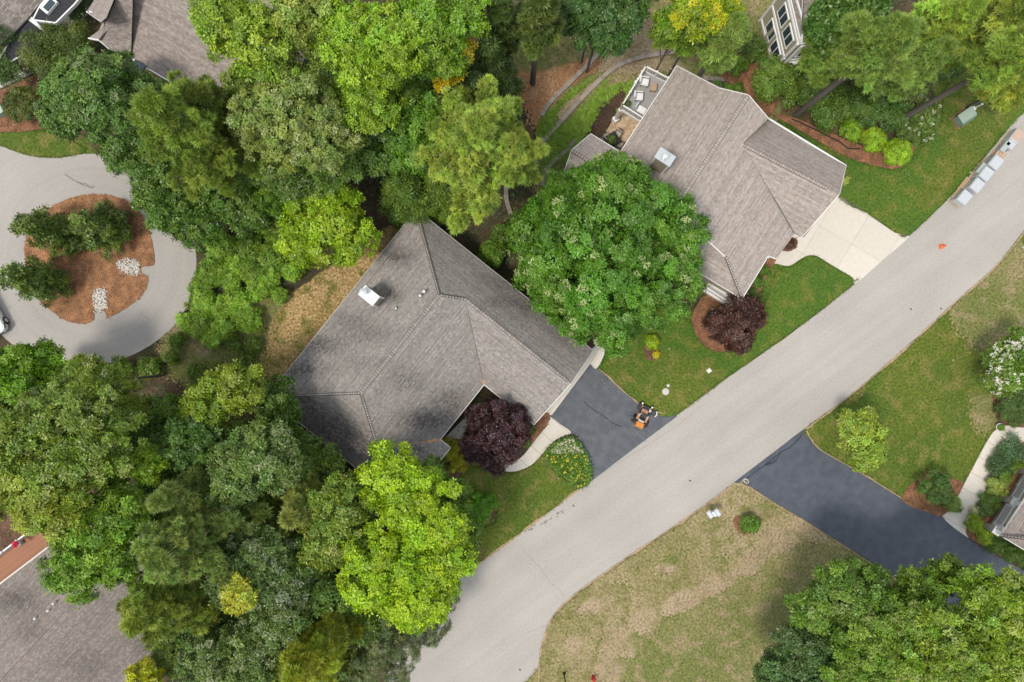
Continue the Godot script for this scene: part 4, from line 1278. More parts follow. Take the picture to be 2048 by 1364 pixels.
	# upper-left corner: shingled roof with flat black porch roofs edged in white
	var t8 := [Color(0.24, 0.21, 0.185), Color(0.31, 0.275, 0.245), Color(0.20, 0.18, 0.165)]
	var g := roof_house("corner house with flat black porch roofs edged in white", 3.0, [
		[[-60, 40, 3.0], [0, 90, 3.0], [28, 66, 3.0], [60, 32, 3.0], [85, 0, 3.0], [110, -50, 3.0], [-60, -120, 6.0]],
	], {"label": "taupe shingle roof beside flat black roofs", "tones": t8, "caps": caps(t8)}, [])
	var inv8: Transform3D = g[2]
	for fr in [[[[28, 66], [55, 37], [92, 65], [70, 90], [50, 108], [10, 130], [0, 118]], 2.6], [[[80, 12], [110, -40], [190, -40], [150, 8], [112, 46], [66, 40]], 2.7]]:
		var poly := PackedVector2Array()
		for q in fr[0]:
			var p: Vector3 = inv8 * P(q[0], q[1], fr[1])
			poly.append(Vector2(p.x, p.z))
		var st := begin()
		var idx := Geometry2D.triangulate_polygon(poly)
		for k in range(0, idx.size(), 3): tri(st, Vector3(poly[idx[k]].x, fr[1], poly[idx[k]].y), Vector3(poly[idx[k + 1]].x, fr[1], poly[idx[k + 1]].y), Vector3(poly[idx[k + 2]].x, fr[1], poly[idx[k + 2]].y))
		mi(g[0], "flat_roof", done(st), M.membrane)
		for i in poly.size():
			var p := poly[i]
			var q := poly[(i + 1) % poly.size()]
			bar(g[0], "white_edging", Vector3(p.x, fr[1] - 0.1, p.y), Vector3(q.x, fr[1] - 0.1, q.y), 0.10, 0.30, M.white)
	var wall_p := inv8 * P(80, 50, 1.9)
	bx(g[0], "white_panel", Vector3(0.2, 1.5, 1.6), wall_p, M.white, 0.75)
	mi(g[0], "skylight_curb", bevelled(Vector3(0.9, 0.3, 1.3), 0.03), M.white, Transform3D(Basis(Vector3.UP, -0.7), inv8 * P(98, 10, 2.85)))
	mi(g[0], "skylight", bevelled(Vector3(0.5, 0.06, 0.9), 0.02), M.glass, Transform3D(Basis(Vector3.UP, -0.7), inv8 * P(98, 10, 3.05)))

func deck_brown() -> void:
	var y := 0.9
	var a := P(-70, 1166, y)
	var b := P(140, 1006, y)
	var c := P(175, 1045, y)
	var d0 := P(-70, 1250, y)
	var d := thing("deck", Vector3(a.x, 0, a.z), 0, "red-brown board deck with white railing beside long grey roof", "deck")
	var inv := d.transform.affine_inverse()
	a = inv * a; b = inv * b
	var dir := (b - a).normalized()
	var side := Vector3(-dir.z, 0, dir.x)
	var w := 0.14
	for i in 34:
		bar(d, "deck_board", a + side * (w * (i + 0.5)), b + side * (w * (i + 0.5)), w - 0.01, 0.03, M.deck_brown[rng.randi() % 3])
	railing(d, a, b, 0.95, 8, 0.14, M.white)
	for i in 4: bar(d, "deck_post", Vector3(a.lerp(b, i / 3.0).x, -0.9 + 0.9, a.lerp(b, i / 3.0).z), a.lerp(b, i / 3.0), 0.14, 0.14, M.white)
	bar(d, "rim_beam", a + Vector3(0, -0.15, 0), b + Vector3(0, -0.15, 0), 0.06, 0.25, M.white)

# ---- leaves: small sprays of real leaf faces, placed through the crown's volume
func leaf_spray(n: int, reach: float, length: float, width: float, s: int, droop := 0.35) -> ArrayMesh:
	var r := RandomNumberGenerator.new()
	r.seed = s
	var st := begin()
	for i in n:
		var az := TAU * (i + r.randf() * 0.6) / n * 2.4
		var el := r.randf_range(-droop, 0.75)
		var out := Vector3(cos(az) * cos(el), sin(el), sin(az) * cos(el))
		var foot := out * reach * r.randf_range(0.1, 0.75) + Vector3(0, r.randf_range(-0.3, 0.3) * reach, 0)
		var dir := (out + Vector3(r.randf_range(-0.5, 0.5), r.randf_range(-0.6, 0.25), r.randf_range(-0.5, 0.5))).normalized()
		var side := dir.cross(Vector3(r.randf_range(-0.4, 0.4), 1, r.randf_range(-0.4, 0.4))).normalized()
		var nrm := side.cross(dir)
		var l := length * r.randf_range(0.75, 1.2)
		var w := width * r.randf_range(0.8, 1.2) * 0.5
		var mid := foot + dir * l * 0.45 - nrm * w * 0.35
		var tip := foot + dir * l
		tri(st, foot, mid + side * w + nrm * w * 0.35, tip)
		tri(st, foot, tip, mid - side * w + nrm * w * 0.35)
	return done(st)

func needle_tuft(n: int, length: float, width: float, s: int, spread := 0.9) -> ArrayMesh:
	var r := RandomNumberGenerator.new()
	r.seed = s
	var st := begin()
	for i in n:
		var az := r.randf() * TAU
		var tilt := sqrt(r.randf()) * spread
		var dir := Vector3(cos(az) * sin(tilt), cos(tilt), sin(az) * sin(tilt))
		var side := dir.cross(Vector3(r.randf() - 0.5, r.randf() - 0.5, r.randf() - 0.5)).normalized() * width
		var foot := Vector3(r.randf_range(-0.05, 0.05), r.randf_range(-0.08, 0.04), r.randf_range(-0.05, 0.05))
		tri(st, foot - side, foot + dir * length * r.randf_range(0.7, 1.1), foot + side)
	return done(st)

func scatter_leaves(parent: Node, called: String, mesh: Mesh, buf: PackedFloat32Array) -> MultiMeshInstance3D:
	var mm := MultiMesh.new()
	mm.transform_format = MultiMesh.TRANSFORM_3D
	mm.use_colors = true
	mm.mesh = mesh
	mm.instance_count = buf.size() / 16
	n_leaves += buf.size() / 16
	mm.buffer = buf
	var o := MultiMeshInstance3D.new()
	o.name = called if parent != self else numbered(called)
	o.multimesh = mm
	o.material_override = M.leaf
	parent.add_child(o, true)
	o.set_meta("kind", "stuff")
	return o

func put_leaf(buf: PackedFloat32Array, p: Vector3, y: Vector3, s: float, c: Color) -> void:
	var x := y.cross(Vector3(rng.randf() - 0.5, rng.randf() - 0.5, rng.randf() - 0.5)).normalized()
	var z := x.cross(y)
	buf.append_array(PackedFloat32Array([x.x * s, y.x * s, z.x * s, p.x, x.y * s, y.y * s, z.y * s, p.y, x.z * s, y.z * s, z.z * s, p.z, c.r, c.g, c.b, 1.0]))

func rand_dir() -> Vector3:
	var y := rng.randf_range(-1, 1)
	var a := rng.randf() * TAU
	var q := sqrt(1 - y * y)
	return Vector3(cos(a) * q, y, sin(a) * q)

# ---- a lump of foliage: some hundreds of leaves over the outer and upper side of a ball, made once per kind, size and variant
var lumps := {}
const GREEN := 1.5
const SIZES := [0.34, 0.55, 0.85, 1.2]
func lump_mesh(kind: String, size: int, variant: int, dens: float) -> ArrayMesh:
	var key := "%s %d %d %d" % [kind, size, variant, int(dens)]
	if lumps.has(key): return lumps[key]
	var src: PackedVector3Array = spray[kind].surface_get_arrays(0)[Mesh.ARRAY_VERTEX]
	var nsrc: PackedVector3Array = spray[kind].surface_get_arrays(0)[Mesh.ARRAY_NORMAL]
	var keep := rng.state
	rng.seed = hash(key)
	var r: float = SIZES[size]
	var vs := PackedVector3Array()
	var ns := PackedVector3Array()
	var cs := PackedColorArray()
	for j in int(dens * 0.5 * r * r) + 4:
		var d := rand_dir()
		if d.y < -0.3: d.y = -d.y
		var k := rng.randf_range(0.55, 1.06)
		var p := Vector3(d.x, d.y * 0.75, d.z) * r * k
		var y := (d + Vector3(0, 0.35, 0) + rand_dir() * 0.55).normalized()
		var x := y.cross(rand_dir()).normalized()
		var b := Basis(x, y, x.cross(y)).scaled_local(Vector3.ONE * rng.randf_range(0.75, 1.25))
		var bo := b.orthonormalized()
		var t := rng.randf_range(0.60, 1.36)
		for i in src.size():
			if i % 6 == 0: t = clampf(t + rng.randf_range(-0.14, 0.14), 0.6, 1.45)
			vs.append(p + b * src[i])
			ns.append(bo * nsrc[i])
			cs.append(Color(t * (1.0 + (t - 1.0) * 0.25), t, t * 0.95))
	rng.state = keep
	var arr := []
	arr.resize(Mesh.ARRAY_MAX)
	arr[Mesh.ARRAY_VERTEX] = vs
	arr[Mesh.ARRAY_NORMAL] = ns
	arr[Mesh.ARRAY_COLOR] = cs
	var m := ArrayMesh.new()
	m.add_surface_from_arrays(Mesh.PRIMITIVE_TRIANGLES, arr)
	lumps[key] = m
	return m

# crown in the making: which lumps go where, and loose sprays of another tone
func new_crown(kind: String, dens: float) -> Dictionary:
	return {"kind": kind, "dens": dens, "put": {}, "loose": PackedFloat32Array()}

func clump(cr: Dictionary, c: Vector3, r: float, lean: Vector3, col: Color, tip: Color, tips: float) -> void:
	var size := 0
	for i in SIZES.size():
		if absf(SIZES[i] - r) < absf(SIZES[size] - r): size = i
	var key := size * 3 + rng.randi() % 3
	if not cr.put.has(key): cr.put[key] = []
	var own := col * (GREEN * rng.randf_range(0.74, 1.26))
	if col.g > col.r and col.g < 0.105: own *= 0.105 / col.g
	own.r *= rng.randf_range(0.94, 1.22)
	own.b *= 0.62
	cr.put[key].append([c, lean, r / SIZES[size], own])
	if tips > 0.0 and rng.randf() < 0.3:
		for j in int(cr.dens * r * r * tips * 1.6 + rng.randf()):
			var d := rand_dir()
			if d.dot(lean) < 0.0: d = -d
			put_leaf(cr.loose, c + Vector3(d.x, d.y * 0.75, d.z) * r * rng.randf_range(0.95, 1.12), (d + lean * 0.5 + rand_dir() * 0.5).normalized(), rng.randf_range(0.6, 0.95), tip * rng.randf_range(0.75, 1.15))

func grow(t: Node, called: String, cr: Dictionary) -> void:
	var o := Node3D.new()
	o.name = called
	t.add_child(o, true)
	for key in cr.put:
		var buf := PackedFloat32Array()
		for e in cr.put[key]: put_leaf(buf, e[0], e[1], e[2], e[3])
		scatter_leaves(o, "leaves", lump_mesh(cr.kind, key / 3, key % 3, cr.dens), buf)
	if cr.loose.size(): scatter_leaves(o, "leaf_tips", spray[cr.kind], cr.loose)

# lobes: [centre, radius across, radius up], in the tree's own space
func leaf_crown(lobes: Array, o: Dictionary) -> Dictionary:
	var cr := new_crown(o.get("spray", "broad"), o.get("dens", 60.0))
	var col: Color = o.col
	var tip: Color = o.get("tip", col)
	var tips: float = o.get("tips", 0.0)
	for l in lobes:
		var c: Vector3 = l[0]
		var R: float = l[1]
		var V: float = l[2]
		var rc: float = clampf(R * float(o.get("lump", 0.20)), 0.28, 1.2)
		var n := int(float(o.get("fill", 0.9)) * 3.0 * pow(R / rc, 2.0)) + 3
		var turn := rng.randf() * TAU
		var low: float = o.get("low", -0.35)
		for i in n:
			var y := 1.0 - (1.0 - low) * (i + rng.randf() * 0.8) / n
			y = clampf(y, -1, 1)
			var a := turn + i * 2.39996 + rng.randf_range(-0.35, 0.35)
			var q := sqrt(1.0 - y * y)
			var d := Vector3(cos(a) * q, y, sin(a) * q)
			var k := rng.randf_range(0.86, 0.98) if o.has("clipped") else rng.randf_range(0.62, 1.10) if rng.randf() < 0.8 else rng.randf_range(0.3, 0.6)
			var cc := c + Vector3(d.x * R, d.y * V, d.z * R) * k * (1.0 - rc / R * 0.45)
			clump(cr, cc, rc * rng.randf_range(0.6, 1.3), (d + Vector3(0, 0.6, 0)).normalized(), col, tip, tips)
	return cr

func trunk_of(t: Node, height: float, r: float, material: Material, lobes: Array, limbs := 7) -> void:
	rod(t, "trunk", Vector3(0, -0.15, 0), Vector3(0, height, 0), r, material, limb_mesh)
	for i in limbs:
		var l: Array = lobes[i % lobes.size()]
		var a := i * 2.4 + rng.randf()
		var h := height * rng.randf_range(0.38, 0.8)
		var e: Vector3 = l[0] + Vector3(cos(a) * l[1], l[2] * rng.randf_range(-0.2, 0.7), sin(a) * l[1]) * rng.randf_range(0.55, 0.95)
		rod(t, "limb", Vector3(0, h, 0), e, r * rng.randf_range(0.28, 0.45), material, limb_mesh)

# a tree or shrub from the spots where its crown is seen: [px, py, radius in px, height of the lobe's middle]
func broadleaf(called: String, label: String, group: String, spots: Array, o: Dictionary) -> Node3D:
	var lobes := []
	var mid := Vector3.ZERO
	var top := 0.0
	for s in spots:
		var c := P(s[0], s[1], s[3])
		var R: float = s[2] / F * (EYE - s[3])
		lobes.append([c, R, minf(R * float(o.get("tall", 0.85)), s[3] * 0.95)])
		mid += c * R
		top += R
	mid /= top
	var base := Vector3(mid.x, 0, mid.z)
	if o.has("base"): base = P(o.base[0], o.base[1], 0)
	base.y = terrain(base.x, base.z)
	var t := thing(called, base, 0, label, o.get("cat", "tree"), group)
	for l in lobes: l[0] -= base
	var hmid := 0.0
	for l in lobes: hmid = maxf(hmid, l[0].y)
	if o.get("trunk", true): trunk_of(t, hmid * 0.95, clampf(lobes[0][1] * 0.055, 0.06, 0.34), M.bark if not o.has("pale") else M.bark_pale, lobes, int(o.get("limbs", 7)))
	else: trunk_of(t, hmid * 0.6, 0.04, M.bark, lobes, 4)
	grow(t, o.get("crown_name", "crown"), leaf_crown(lobes, o))
	if o.has("flowers"):
		var fb := PackedFloat32Array()
		for l in lobes:
			for i in int(o.flowers * l[1] * l[1]):
				var d := rand_dir()
				d.y = absf(d.y)
				var p: Vector3 = l[0] + Vector3(d.x * l[1], d.y * l[2], d.z * l[1]) * rng.randf_range(0.9, 1.08)
				for k in 4: put_leaf(fb, p + rand_dir() * 0.14, (Vector3.UP + rand_dir() * 0.5).normalized(), rng.randf_range(0.7, 1.2), (o.flower_col as Color) * rng.randf_range(0.8, 1.1))
		scatter_leaves(t, "blossom", spray.flower, fb)
	return t

# a tall soft-needled pine: branches in whorls carrying plumes of needle tufts
func pine(label: String, group: String, s: Array, o: Dictionary) -> Node3D:
	# s: px, py of the crown's middle, its radius in px, the height of that middle, height of the tree
	var c := P(s[0], s[1], s[3])
	var R: float = s[2] / F * (EYE - s[3])
	var H: float = s[4]
	var base := Vector3(c.x, 0, c.z)
	base.y = terrain(base.x, base.z)
	var t := thing("pine_tree", base, 0, label, "tree", group)
	rod(t, "trunk", Vector3(0, -0.2, 0), Vector3(0, H * 0.97, 0), clampf(H * 0.017, 0.12, 0.30), M.bark, limb_mesh)
	var cr := new_crown("needle", o.get("dens", 130.0))
	var low: float = o.get("from", 0.45)
	var whorls := int(o.get("whorls", 9)) - 1
	var col: Color = o.col
	for w in whorls:
		var f := float(w) / (whorls - 1)
		var y := H * lerpf(low, 0.97, f)
		var reach := R * (1.0 - pow(f, 1.6) * 0.86) * (0.82 if w == 0 else 1.0)
		var nb := 5 if f < 0.75 else 4
		for b in nb:
			var a := TAU * b / nb + w * 0.7 + rng.randf_range(-0.3, 0.3)
			var len := reach * rng.randf_range(0.66, 1.28)
			var end := Vector3(cos(a) * len, y + len * rng.randf_range(0.10, 0.32), sin(a) * len)
			var root := Vector3(0, y, 0)
			rod(t, "branch", root, end * 0.92 + root * 0.08, 0.025 + 0.012 * len, M.bark_pale, limb_mesh)
			var np := maxi(3, int(len / 0.52))
			for k in np:
				var u := lerpf(0.28, 1.0, (k + 0.5) / np)
				for sd in ([0.0] if k == np - 1 else [-1.0, 1.0]):
					var lean := Vector3(cos(a), 0.9, sin(a)).normalized()
					var sidev := Vector3(-sin(a), 0, cos(a))
					var pc: Vector3 = root.lerp(end, u) + sidev * sd * (0.10 + 0.34 * (1.0 - u)) * minf(len, 3.0) * 0.52 + Vector3(0, rng.randf_range(-0.1, 0.22), 0)
					var pr := rng.randf_range(0.28, 0.44) * float(o.get("plume", 1.0))
					var own := col * rng.randf_range(1.05, 1.95)
					clump(cr, pc, pr, (lean + rand_dir() * 0.3).normalized(), own, own, 0.0)
	grow(t, "crown", cr)
	return t

# conifers and small upright trees: a cone of layered sprays
func cone_tree(label: String, group: String, foot: Array, H: float, R: float, o: Dictionary) -> Node3D:
	var base := G(foot[0], foot[1])
	var t := thing(o.get("called", "conifer_tree"), base, 0, label, "tree", group)
	rod(t, "trunk", Vector3(0, -0.15, 0), Vector3(0, H * 0.96, 0), clampf(H * 0.016, 0.06, 0.2), M.bark, limb_mesh)
	var cr := new_crown(o.get("spray", "broad"), o.get("dens", 110.0))
	var col: Color = o.col
	var tip: Color = o.get("tip", col)
	var y := float(o.get("from", 0.10)) * H
	while y < H:
		var f := y / H
		var prof := pow(1.0 - f, o.get("taper", 0.8)) * (1.0 if f > 0.22 else lerpf(0.6, 1.0, f / 0.22))
		var reach := R * prof + 0.12
		var nb := maxi(3, int(reach * 5.0) + 2)
		for b in nb:
			var a := TAU * (b + rng.randf() * 0.7) / nb + y * 3.0
			var len := reach * rng.randf_range(0.5, 1.32)
			var m := maxi(1, int(len / 0.42))
			if rng.randf() < 0.25: rod(t, "branch", Vector3(0, y, 0), Vector3(cos(a) * len * 0.9, y + 0.1, sin(a) * len * 0.9), 0.022, M.bark, limb_mesh)
			for k in m:
				var u := (k + 0.75) / m
				var lean := Vector3(cos(a), float(o.get("rise", 0.6)), sin(a)).normalized()
				clump(cr, Vector3(cos(a) * len * u, y - 0.12 * len * u + rng.randf_range(-0.1, 0.1), sin(a) * len * u), rng.randf_range(0.24, 0.42), lean, col, tip, o.get("tips", 0.0))
		y += rng.randf_range(0.28, 0.42) * float(o.get("gap", 1.0))
	grow(t, "crown", cr)
	return t

func sprays() -> void:
	spray.broad = leaf_spray(30, 0.34, 0.155, 0.10, 1)
	spray.fine = leaf_spray(28, 0.32, 0.125, 0.07, 2)
	spray.large = leaf_spray(20, 0.38, 0.21, 0.15, 3)
	spray.tiny = leaf_spray(28, 0.21, 0.08, 0.055, 4)
	spray.frond = leaf_spray(24, 0.36, 0.20, 0.05, 5, 0.1)
	spray.needle = needle_tuft(30, 0.30, 0.024, 6, 1.35)
	spray.flower = leaf_spray(8, 0.07, 0.065, 0.06, 7)
	spray.blade = needle_tuft(7, 0.085, 0.007, 8, 0.75)
	spray.weed = leaf_spray(9, 0.10, 0.10, 0.05, 9)
	var st := SurfaceTool.new()
	st.begin(Mesh.PRIMITIVE_TRIANGLES)
	st.set_smooth_group(1)
	for i in 9:
		var a := TAU * i / 9
		var b := TAU * (i + 1) / 9
		var p := [Vector3(cos(a), -0.5, sin(a)), Vector3(cos(b), -0.5, sin(b)), Vector3(cos(b) * 0.78, 0.0, sin(b) * 0.78), Vector3(cos(a) * 0.78, 0.0, sin(a) * 0.78), Vector3(cos(b) * 0.38, 0.5, sin(b) * 0.38), Vector3(cos(a) * 0.38, 0.5, sin(a) * 0.38)]
		quad(st, p[0], p[3], p[2], p[1])
		quad(st, p[3], p[5], p[4], p[2])
	limb_mesh = done(st)
	tube_mesh.top_radius = 1.0
	tube_mesh.bottom_radius = 1.0
	tube_mesh.height = 1.0
	tube_mesh.radial_segments = 12
	tube_mesh.rings = 0

func plants() -> void:
	var green := Color(0.075, 0.160, 0.024)
	var deep := Color(0.058, 0.120, 0.026)
	var fresh := Color(0.115, 0.225, 0.022)
	var lime := Color(0.195, 0.325, 0.012)
	var yellowish := Color(0.185, 0.245, 0.040)
	var olive := Color(0.120, 0.155, 0.034)
	var greyish := Color(0.110, 0.160, 0.065)
	var cream := Color(0.42, 0.44, 0.20)
	var pine_c := Color(0.150, 0.210, 0.055)
	var pine_o := Color(0.115, 0.150, 0.040)
	var pine_d := Color(0.055, 0.085, 0.030)
	var bt := "broadleaf_tree"
	# the big round tree between the two middle houses
	broadleaf("maple_tree", "huge round green tree between the two middle houses", "", [[1212, 500, 172, 7.5], [1122, 516, 96, 6.2], [1294, 556, 106, 6.2], [1200, 612, 90, 5.4], [1326, 468, 82, 6.6], [1130, 430, 84, 6.6], [1226, 392, 80, 6.8], [1136, 590, 72, 5.0]], {"col": Color(0.064, 0.165, 0.019), "tip": Color(0.36, 0.43, 0.17), "tips": 0.05, "lump": 0.17, "dens": 62.0, "low": -0.2, "limbs": 12, "tall": 0.72})
	broadleaf("maple_tree", "lime-yellow leafy tree at the lower corner of the stained roof", "", [[790, 955, 72, 9.5], [845, 1035, 92, 9.5], [880, 1110, 66, 9.0], [760, 1130, 86, 9.5], [830, 1170, 84, 9.0], [820, 1215, 45, 8.5]], {"col": lime, "lump": 0.2, "dens": 66.0, "base": [840, 1000]})
	# behind the upper-left house and along the wood between the houses
	var wood := "trees in the wood between the upper houses"
	for e in [
		["tall loose yellow-green tree leaning over the taupe roof", [[465, 50, 72, 14.0], [530, 95, 76, 14.5], [420, 20, 40, 13.0]], {"col": Color(0.165, 0.265, 0.036), "lump": 0.16, "fill": 0.62, "dens": 66.0, "pale": 1, "limbs": 12}],
		["sparse pale green tree with grey limbs showing, beside the taupe roof", [[590, 215, 85, 13.5], [520, 235, 60, 13.0], [640, 270, 70, 12.5], [560, 290, 60, 11.5]], {"col": Color(0.150, 0.215, 0.065), "tip": Color(0.36, 0.42, 0.17), "tips": 0.3, "lump": 0.15, "fill": 0.66, "dens": 64.0, "pale": 1, "limbs": 16}],
		["pale green loose crown at the top of the wood above the sparse tree", [[610, 40, 75, 14.5], [660, 90, 50, 14.0]], {"col": Color(0.17, 0.24, 0.06), "lump": 0.17, "fill": 0.7, "dens": 66.0, "pale": 1}],
		["bright yellow-green crown in the middle of the wood", [[705, 75, 70, 14.5], [775, 95, 75, 14.5], [730, 150, 60, 13.5]], {"col": Color(0.160, 0.280, 0.024), "dens": 62.0, "fill": 0.75, "lump": 0.19}],
		["yellow-green crown with dark gaps above the wood's trunk", [[745, 205, 62, 12.5], [690, 190, 40, 12.0]], {"col": Color(0.14, 0.24, 0.025), "dens": 60.0, "fill": 0.8, "lump": 0.19}],
		["fresh green crown at the top edge of the wood beside the dark firs", [[850, 55, 75, 13.5], [920, 30, 60, 13.0], [880, 110, 50, 12.5]], {"col": fresh, "dens": 60.0}],
		["small tree with golden-yellow leaves above the big pale pine", [[905, 118, 36, 11.5], [925, 95, 24, 11.5], [890, 150, 30, 10.8]], {"col": Color(0.40, 0.33, 0.015), "tip": yellowish, "tips": 0.35, "dens": 60.0, "fill": 0.85}],
		["dark green understorey tree in the middle of the wood", [[740, 270, 70, 9.0], [690, 310, 55, 8.5]], {"col": deep, "dens": 58.0}],
		["fresh green tree against the flank of the big pale pine", [[815, 235, 68, 9.8], [840, 300, 50, 8.8], [790, 300, 48, 8.2]], {"col": Color(0.085, 0.185, 0.022), "dens": 60.0}],
		["mid-green tree behind the lime tree at the edge of the dry strip", [[590, 350, 62, 8.0], [540, 330, 46, 8.4], [650, 350, 50, 8.0]], {"col": Color(0.075, 0.140, 0.036), "dens": 58.0}],
		["bright lime-green round tree beside the strip of dry grass", [[655, 445, 82, 6.5], [610, 480, 55, 5.6], [700, 480, 50, 5.6], [650, 390, 55, 7.0]], {"col": Color(0.175, 0.290, 0.014), "dens": 64.0, "lump": 0.22}],
		["leafy mid-green tree above the grass verge of the turning loop", [[185, 190, 85, 8.5], [130, 220, 50, 7.8], [235, 230, 60, 8.0]], {"col": Color(0.075, 0.150, 0.040), "tip": Color(0.19, 0.25, 0.10), "tips": 0.12, "dens": 62.0}],
		["dark green tree close under the taupe roof's eave", [[238, 150, 44, 6.5], [290, 190, 40, 6.5]], {"col": deep, "dens": 60.0}],
		["green tree below the tall olive pine, over the loop's edge", [[265, 290, 62, 6.5], [325, 345, 58, 6.2]], {"col": Color(0.070, 0.140, 0.032), "dens": 60.0}],
		["dense green tree overhanging the curb of the turning loop", [[330, 400, 58, 5.5], [395, 440, 56, 5.2], [430, 400, 45, 5.5]], {"col": Color(0.065, 0.135, 0.026), "dens": 62.0}],
		["dark green crown between the olive pine and the sparse tree", [[470, 330, 55, 7.5], [500, 420, 46, 5.5]], {"col": Color(0.064, 0.125, 0.030), "dens": 58.0}],
		["green tree under the sparse pale crown", [[545, 395, 40, 6.0], [610, 300, 45, 9.5]], {"col": green, "dens": 58.0}],
	]: broadleaf(bt, e[0], wood, e[1], e[2])
	for e in [
		["tall olive-green pine beside the turning loop", [365, 250, 126, 13.5, 18.0], {"col": Color(0.098, 0.150, 0.034), "tip": Color(0.20, 0.26, 0.055), "whorls": 11}],
		["darker pine pressed against the tall olive pine", [440, 215, 62, 11.5, 14.5], {"col": Color(0.070, 0.105, 0.030)}],
		["big pale blue-green pine behind the stained roof's corner", [962, 285, 142, 12.5, 17.0], {"col": pine_c, "tip": Color(0.27, 0.35, 0.105), "whorls": 11, "plume": 1.1}],
		["dark pine whose bare trunk stands on the wood-chip slope", [1078, 8, 56, 12.5, 15.0], {"col": pine_d, "from": 0.6}],
		["dark pine at the top edge beside the wood-chip slope", [1000, 12, 48, 12.0, 14.5], {"col": Color(0.048, 0.080, 0.028)}],
		["soft green pine leaning over the path of the tan house", [1480, 35, 52, 11.5, 14.0], {"col": Color(0.105, 0.165, 0.055), "from": 0.62}],
		["pine with a long bare trunk beside the mulch bed's corner", [1765, 92, 84, 13.2, 16.5], {"col": Color(0.092, 0.150, 0.045), "from": 0.70, "whorls": 7}],
		["pine with a bare trunk standing over the white-flowered bush", [2000, 125, 72, 12.5, 15.5], {"col": Color(0.115, 0.180, 0.042), "from": 0.74, "whorls": 7}],
		["broad green pine above the shrub border", [1685, 75, 60, 8.5, 11.5], {"col": Color(0.098, 0.160, 0.045), "from": 0.4}],
		["blue-green pine between the bare-trunked pines", [1855, 120, 54, 8.0, 10.5], {"col": Color(0.098, 0.160, 0.052), "from": 0.35, "whorls": 8}],
		["light green pine at the top edge over the hidden grey roof", [1895, 45, 74, 8.5, 12.0], {"col": Color(0.140, 0.220, 0.050), "from": 0.35}],
		["yellow-green pine beside the upper lawn and road", [2030, 165, 50, 5.5, 8.0], {"col": Color(0.155, 0.205, 0.045)}],
		["green pine in the upper corner beyond the road", [2020, 25, 65, 11.0, 14.0], {"col": Color(0.125, 0.175, 0.045)}],
		["grey-olive pine leaning over the long ridged roof", [362, 1090, 122, 13.0, 16.5], {"col": Color(0.105, 0.155, 0.056), "tip": Color(0.205, 0.25, 0.095)}],
		["olive pine spreading over the long roof's end", [325, 1205, 104, 11.0, 14.5], {"col": Color(0.108, 0.152, 0.036)}],
		["slim grey-green pine top poking out above the bright green tree", [355, 985, 36, 10.5, 13.5], {"col": Color(0.12, 0.165, 0.065)}],
		["olive pine behind the speckled tree in the lower wood", [600, 1020, 46, 10.0, 12.5], {"col": Color(0.135, 0.165, 0.060)}],
		["rounded olive-yellow pine by the bend of the road", [610, 1315, 84, 10.0, 13.0], {"col": Color(0.150, 0.185, 0.026), "tip": Color(0.21, 0.25, 0.035), "plume": 1.1}],
		["small olive pine in front of the rounded one", [670, 1265, 45, 8.0, 10.5], {"col": Color(0.115, 0.145, 0.026)}],
	]: pine(e[0], "soft-needled pines", e[1], e[2])
	for e in [
		["feathery hemlock-like conifer over the stained roof's far corner", [838, 408], 8.5, 2.5, {"col": Color(0.085, 0.150, 0.030), "spray": "frond", "taper": 0.7}],
		["second feathery conifer touching the big pale pine", [893, 402], 8.0, 2.1, {"col": Color(0.095, 0.165, 0.030), "spray": "frond", "taper": 0.7}],
		["dark fir at the edge of the wood-chip slope", [985, 200], 11.0, 2.3, {"col": Color(0.050, 0.090, 0.030), "spray": "frond"}],
		["dark fir beside the golden tree", [965, 250], 10.0, 2.2, {"col": Color(0.045, 0.080, 0.026), "spray": "frond"}],
	]: cone_tree(e[0], "feathery conifers", e[1], e[2], e[3], e[4])
	for e in [
		["upright dark-leaved tree on the mulch island beside the road's mouth", [140, 470], 6.2, 1.75],
		["upright dark-leaved tree on the mulch island's upper side", [235, 463], 5.4, 1.95],
		["upright dark-leaved tree alone at the mulch island's lower rim", [112, 563], 6.4, 1.75],
	]: cone_tree(e[0], "young trees on the mulch island", e[1], e[2], e[3], {"called": "young_tree", "col": Color(0.088, 0.145, 0.034), "tip": Color(0.15, 0.20, 0.06), "tips": 0.15, "dens": 44.0, "from": 0.14, "taper": 0.62, "rise": 0.9, "gap": 2.1})
	# top edge, middle and right
	var top := "trees along the upper edge"
	for e in [
		["glossy dark green tree above the wood-chip slope", [[1180, 40, 58, 6.5], [1225, 70, 40, 5.6]], {"col": Color(0.040, 0.092, 0.032), "dens": 62.0}],
		["dark green tree at the top edge beside the glossy one", [[1130, 20, 48, 7.5], [1250, 20, 45, 6.8]], {"col": Color(0.036, 0.080, 0.024), "dens": 60.0}],
		["yellow-lime tree at the top edge above the sandy path", [[1400, 8, 60, 10.5], [1440, 25, 40, 10.0]], {"col": Color(0.165, 0.255, 0.015), "tip": Color(0.52, 0.50, 0.015), "tips": 0.6, "dens": 62.0}],
		["green tree under the yellow-lime crown by the sandy path", [[1350, 55, 42, 7.0], [1330, 70, 26, 6.0], [1375, 85, 24, 5.0]], {"col": Color(0.105, 0.195, 0.022), "dens": 62.0}],
		["glossy dark tree beside the tan house's roof", [[1660, 55, 48, 8.0], [1720, 35, 50, 8.0]], {"col": Color(0.044, 0.100, 0.024), "dens": 62.0, "spray": "large"}],
	]: broadleaf(bt, e[0], top, e[1], e[2])
	# lower-left wood
	var low := "trees in the lower wood"
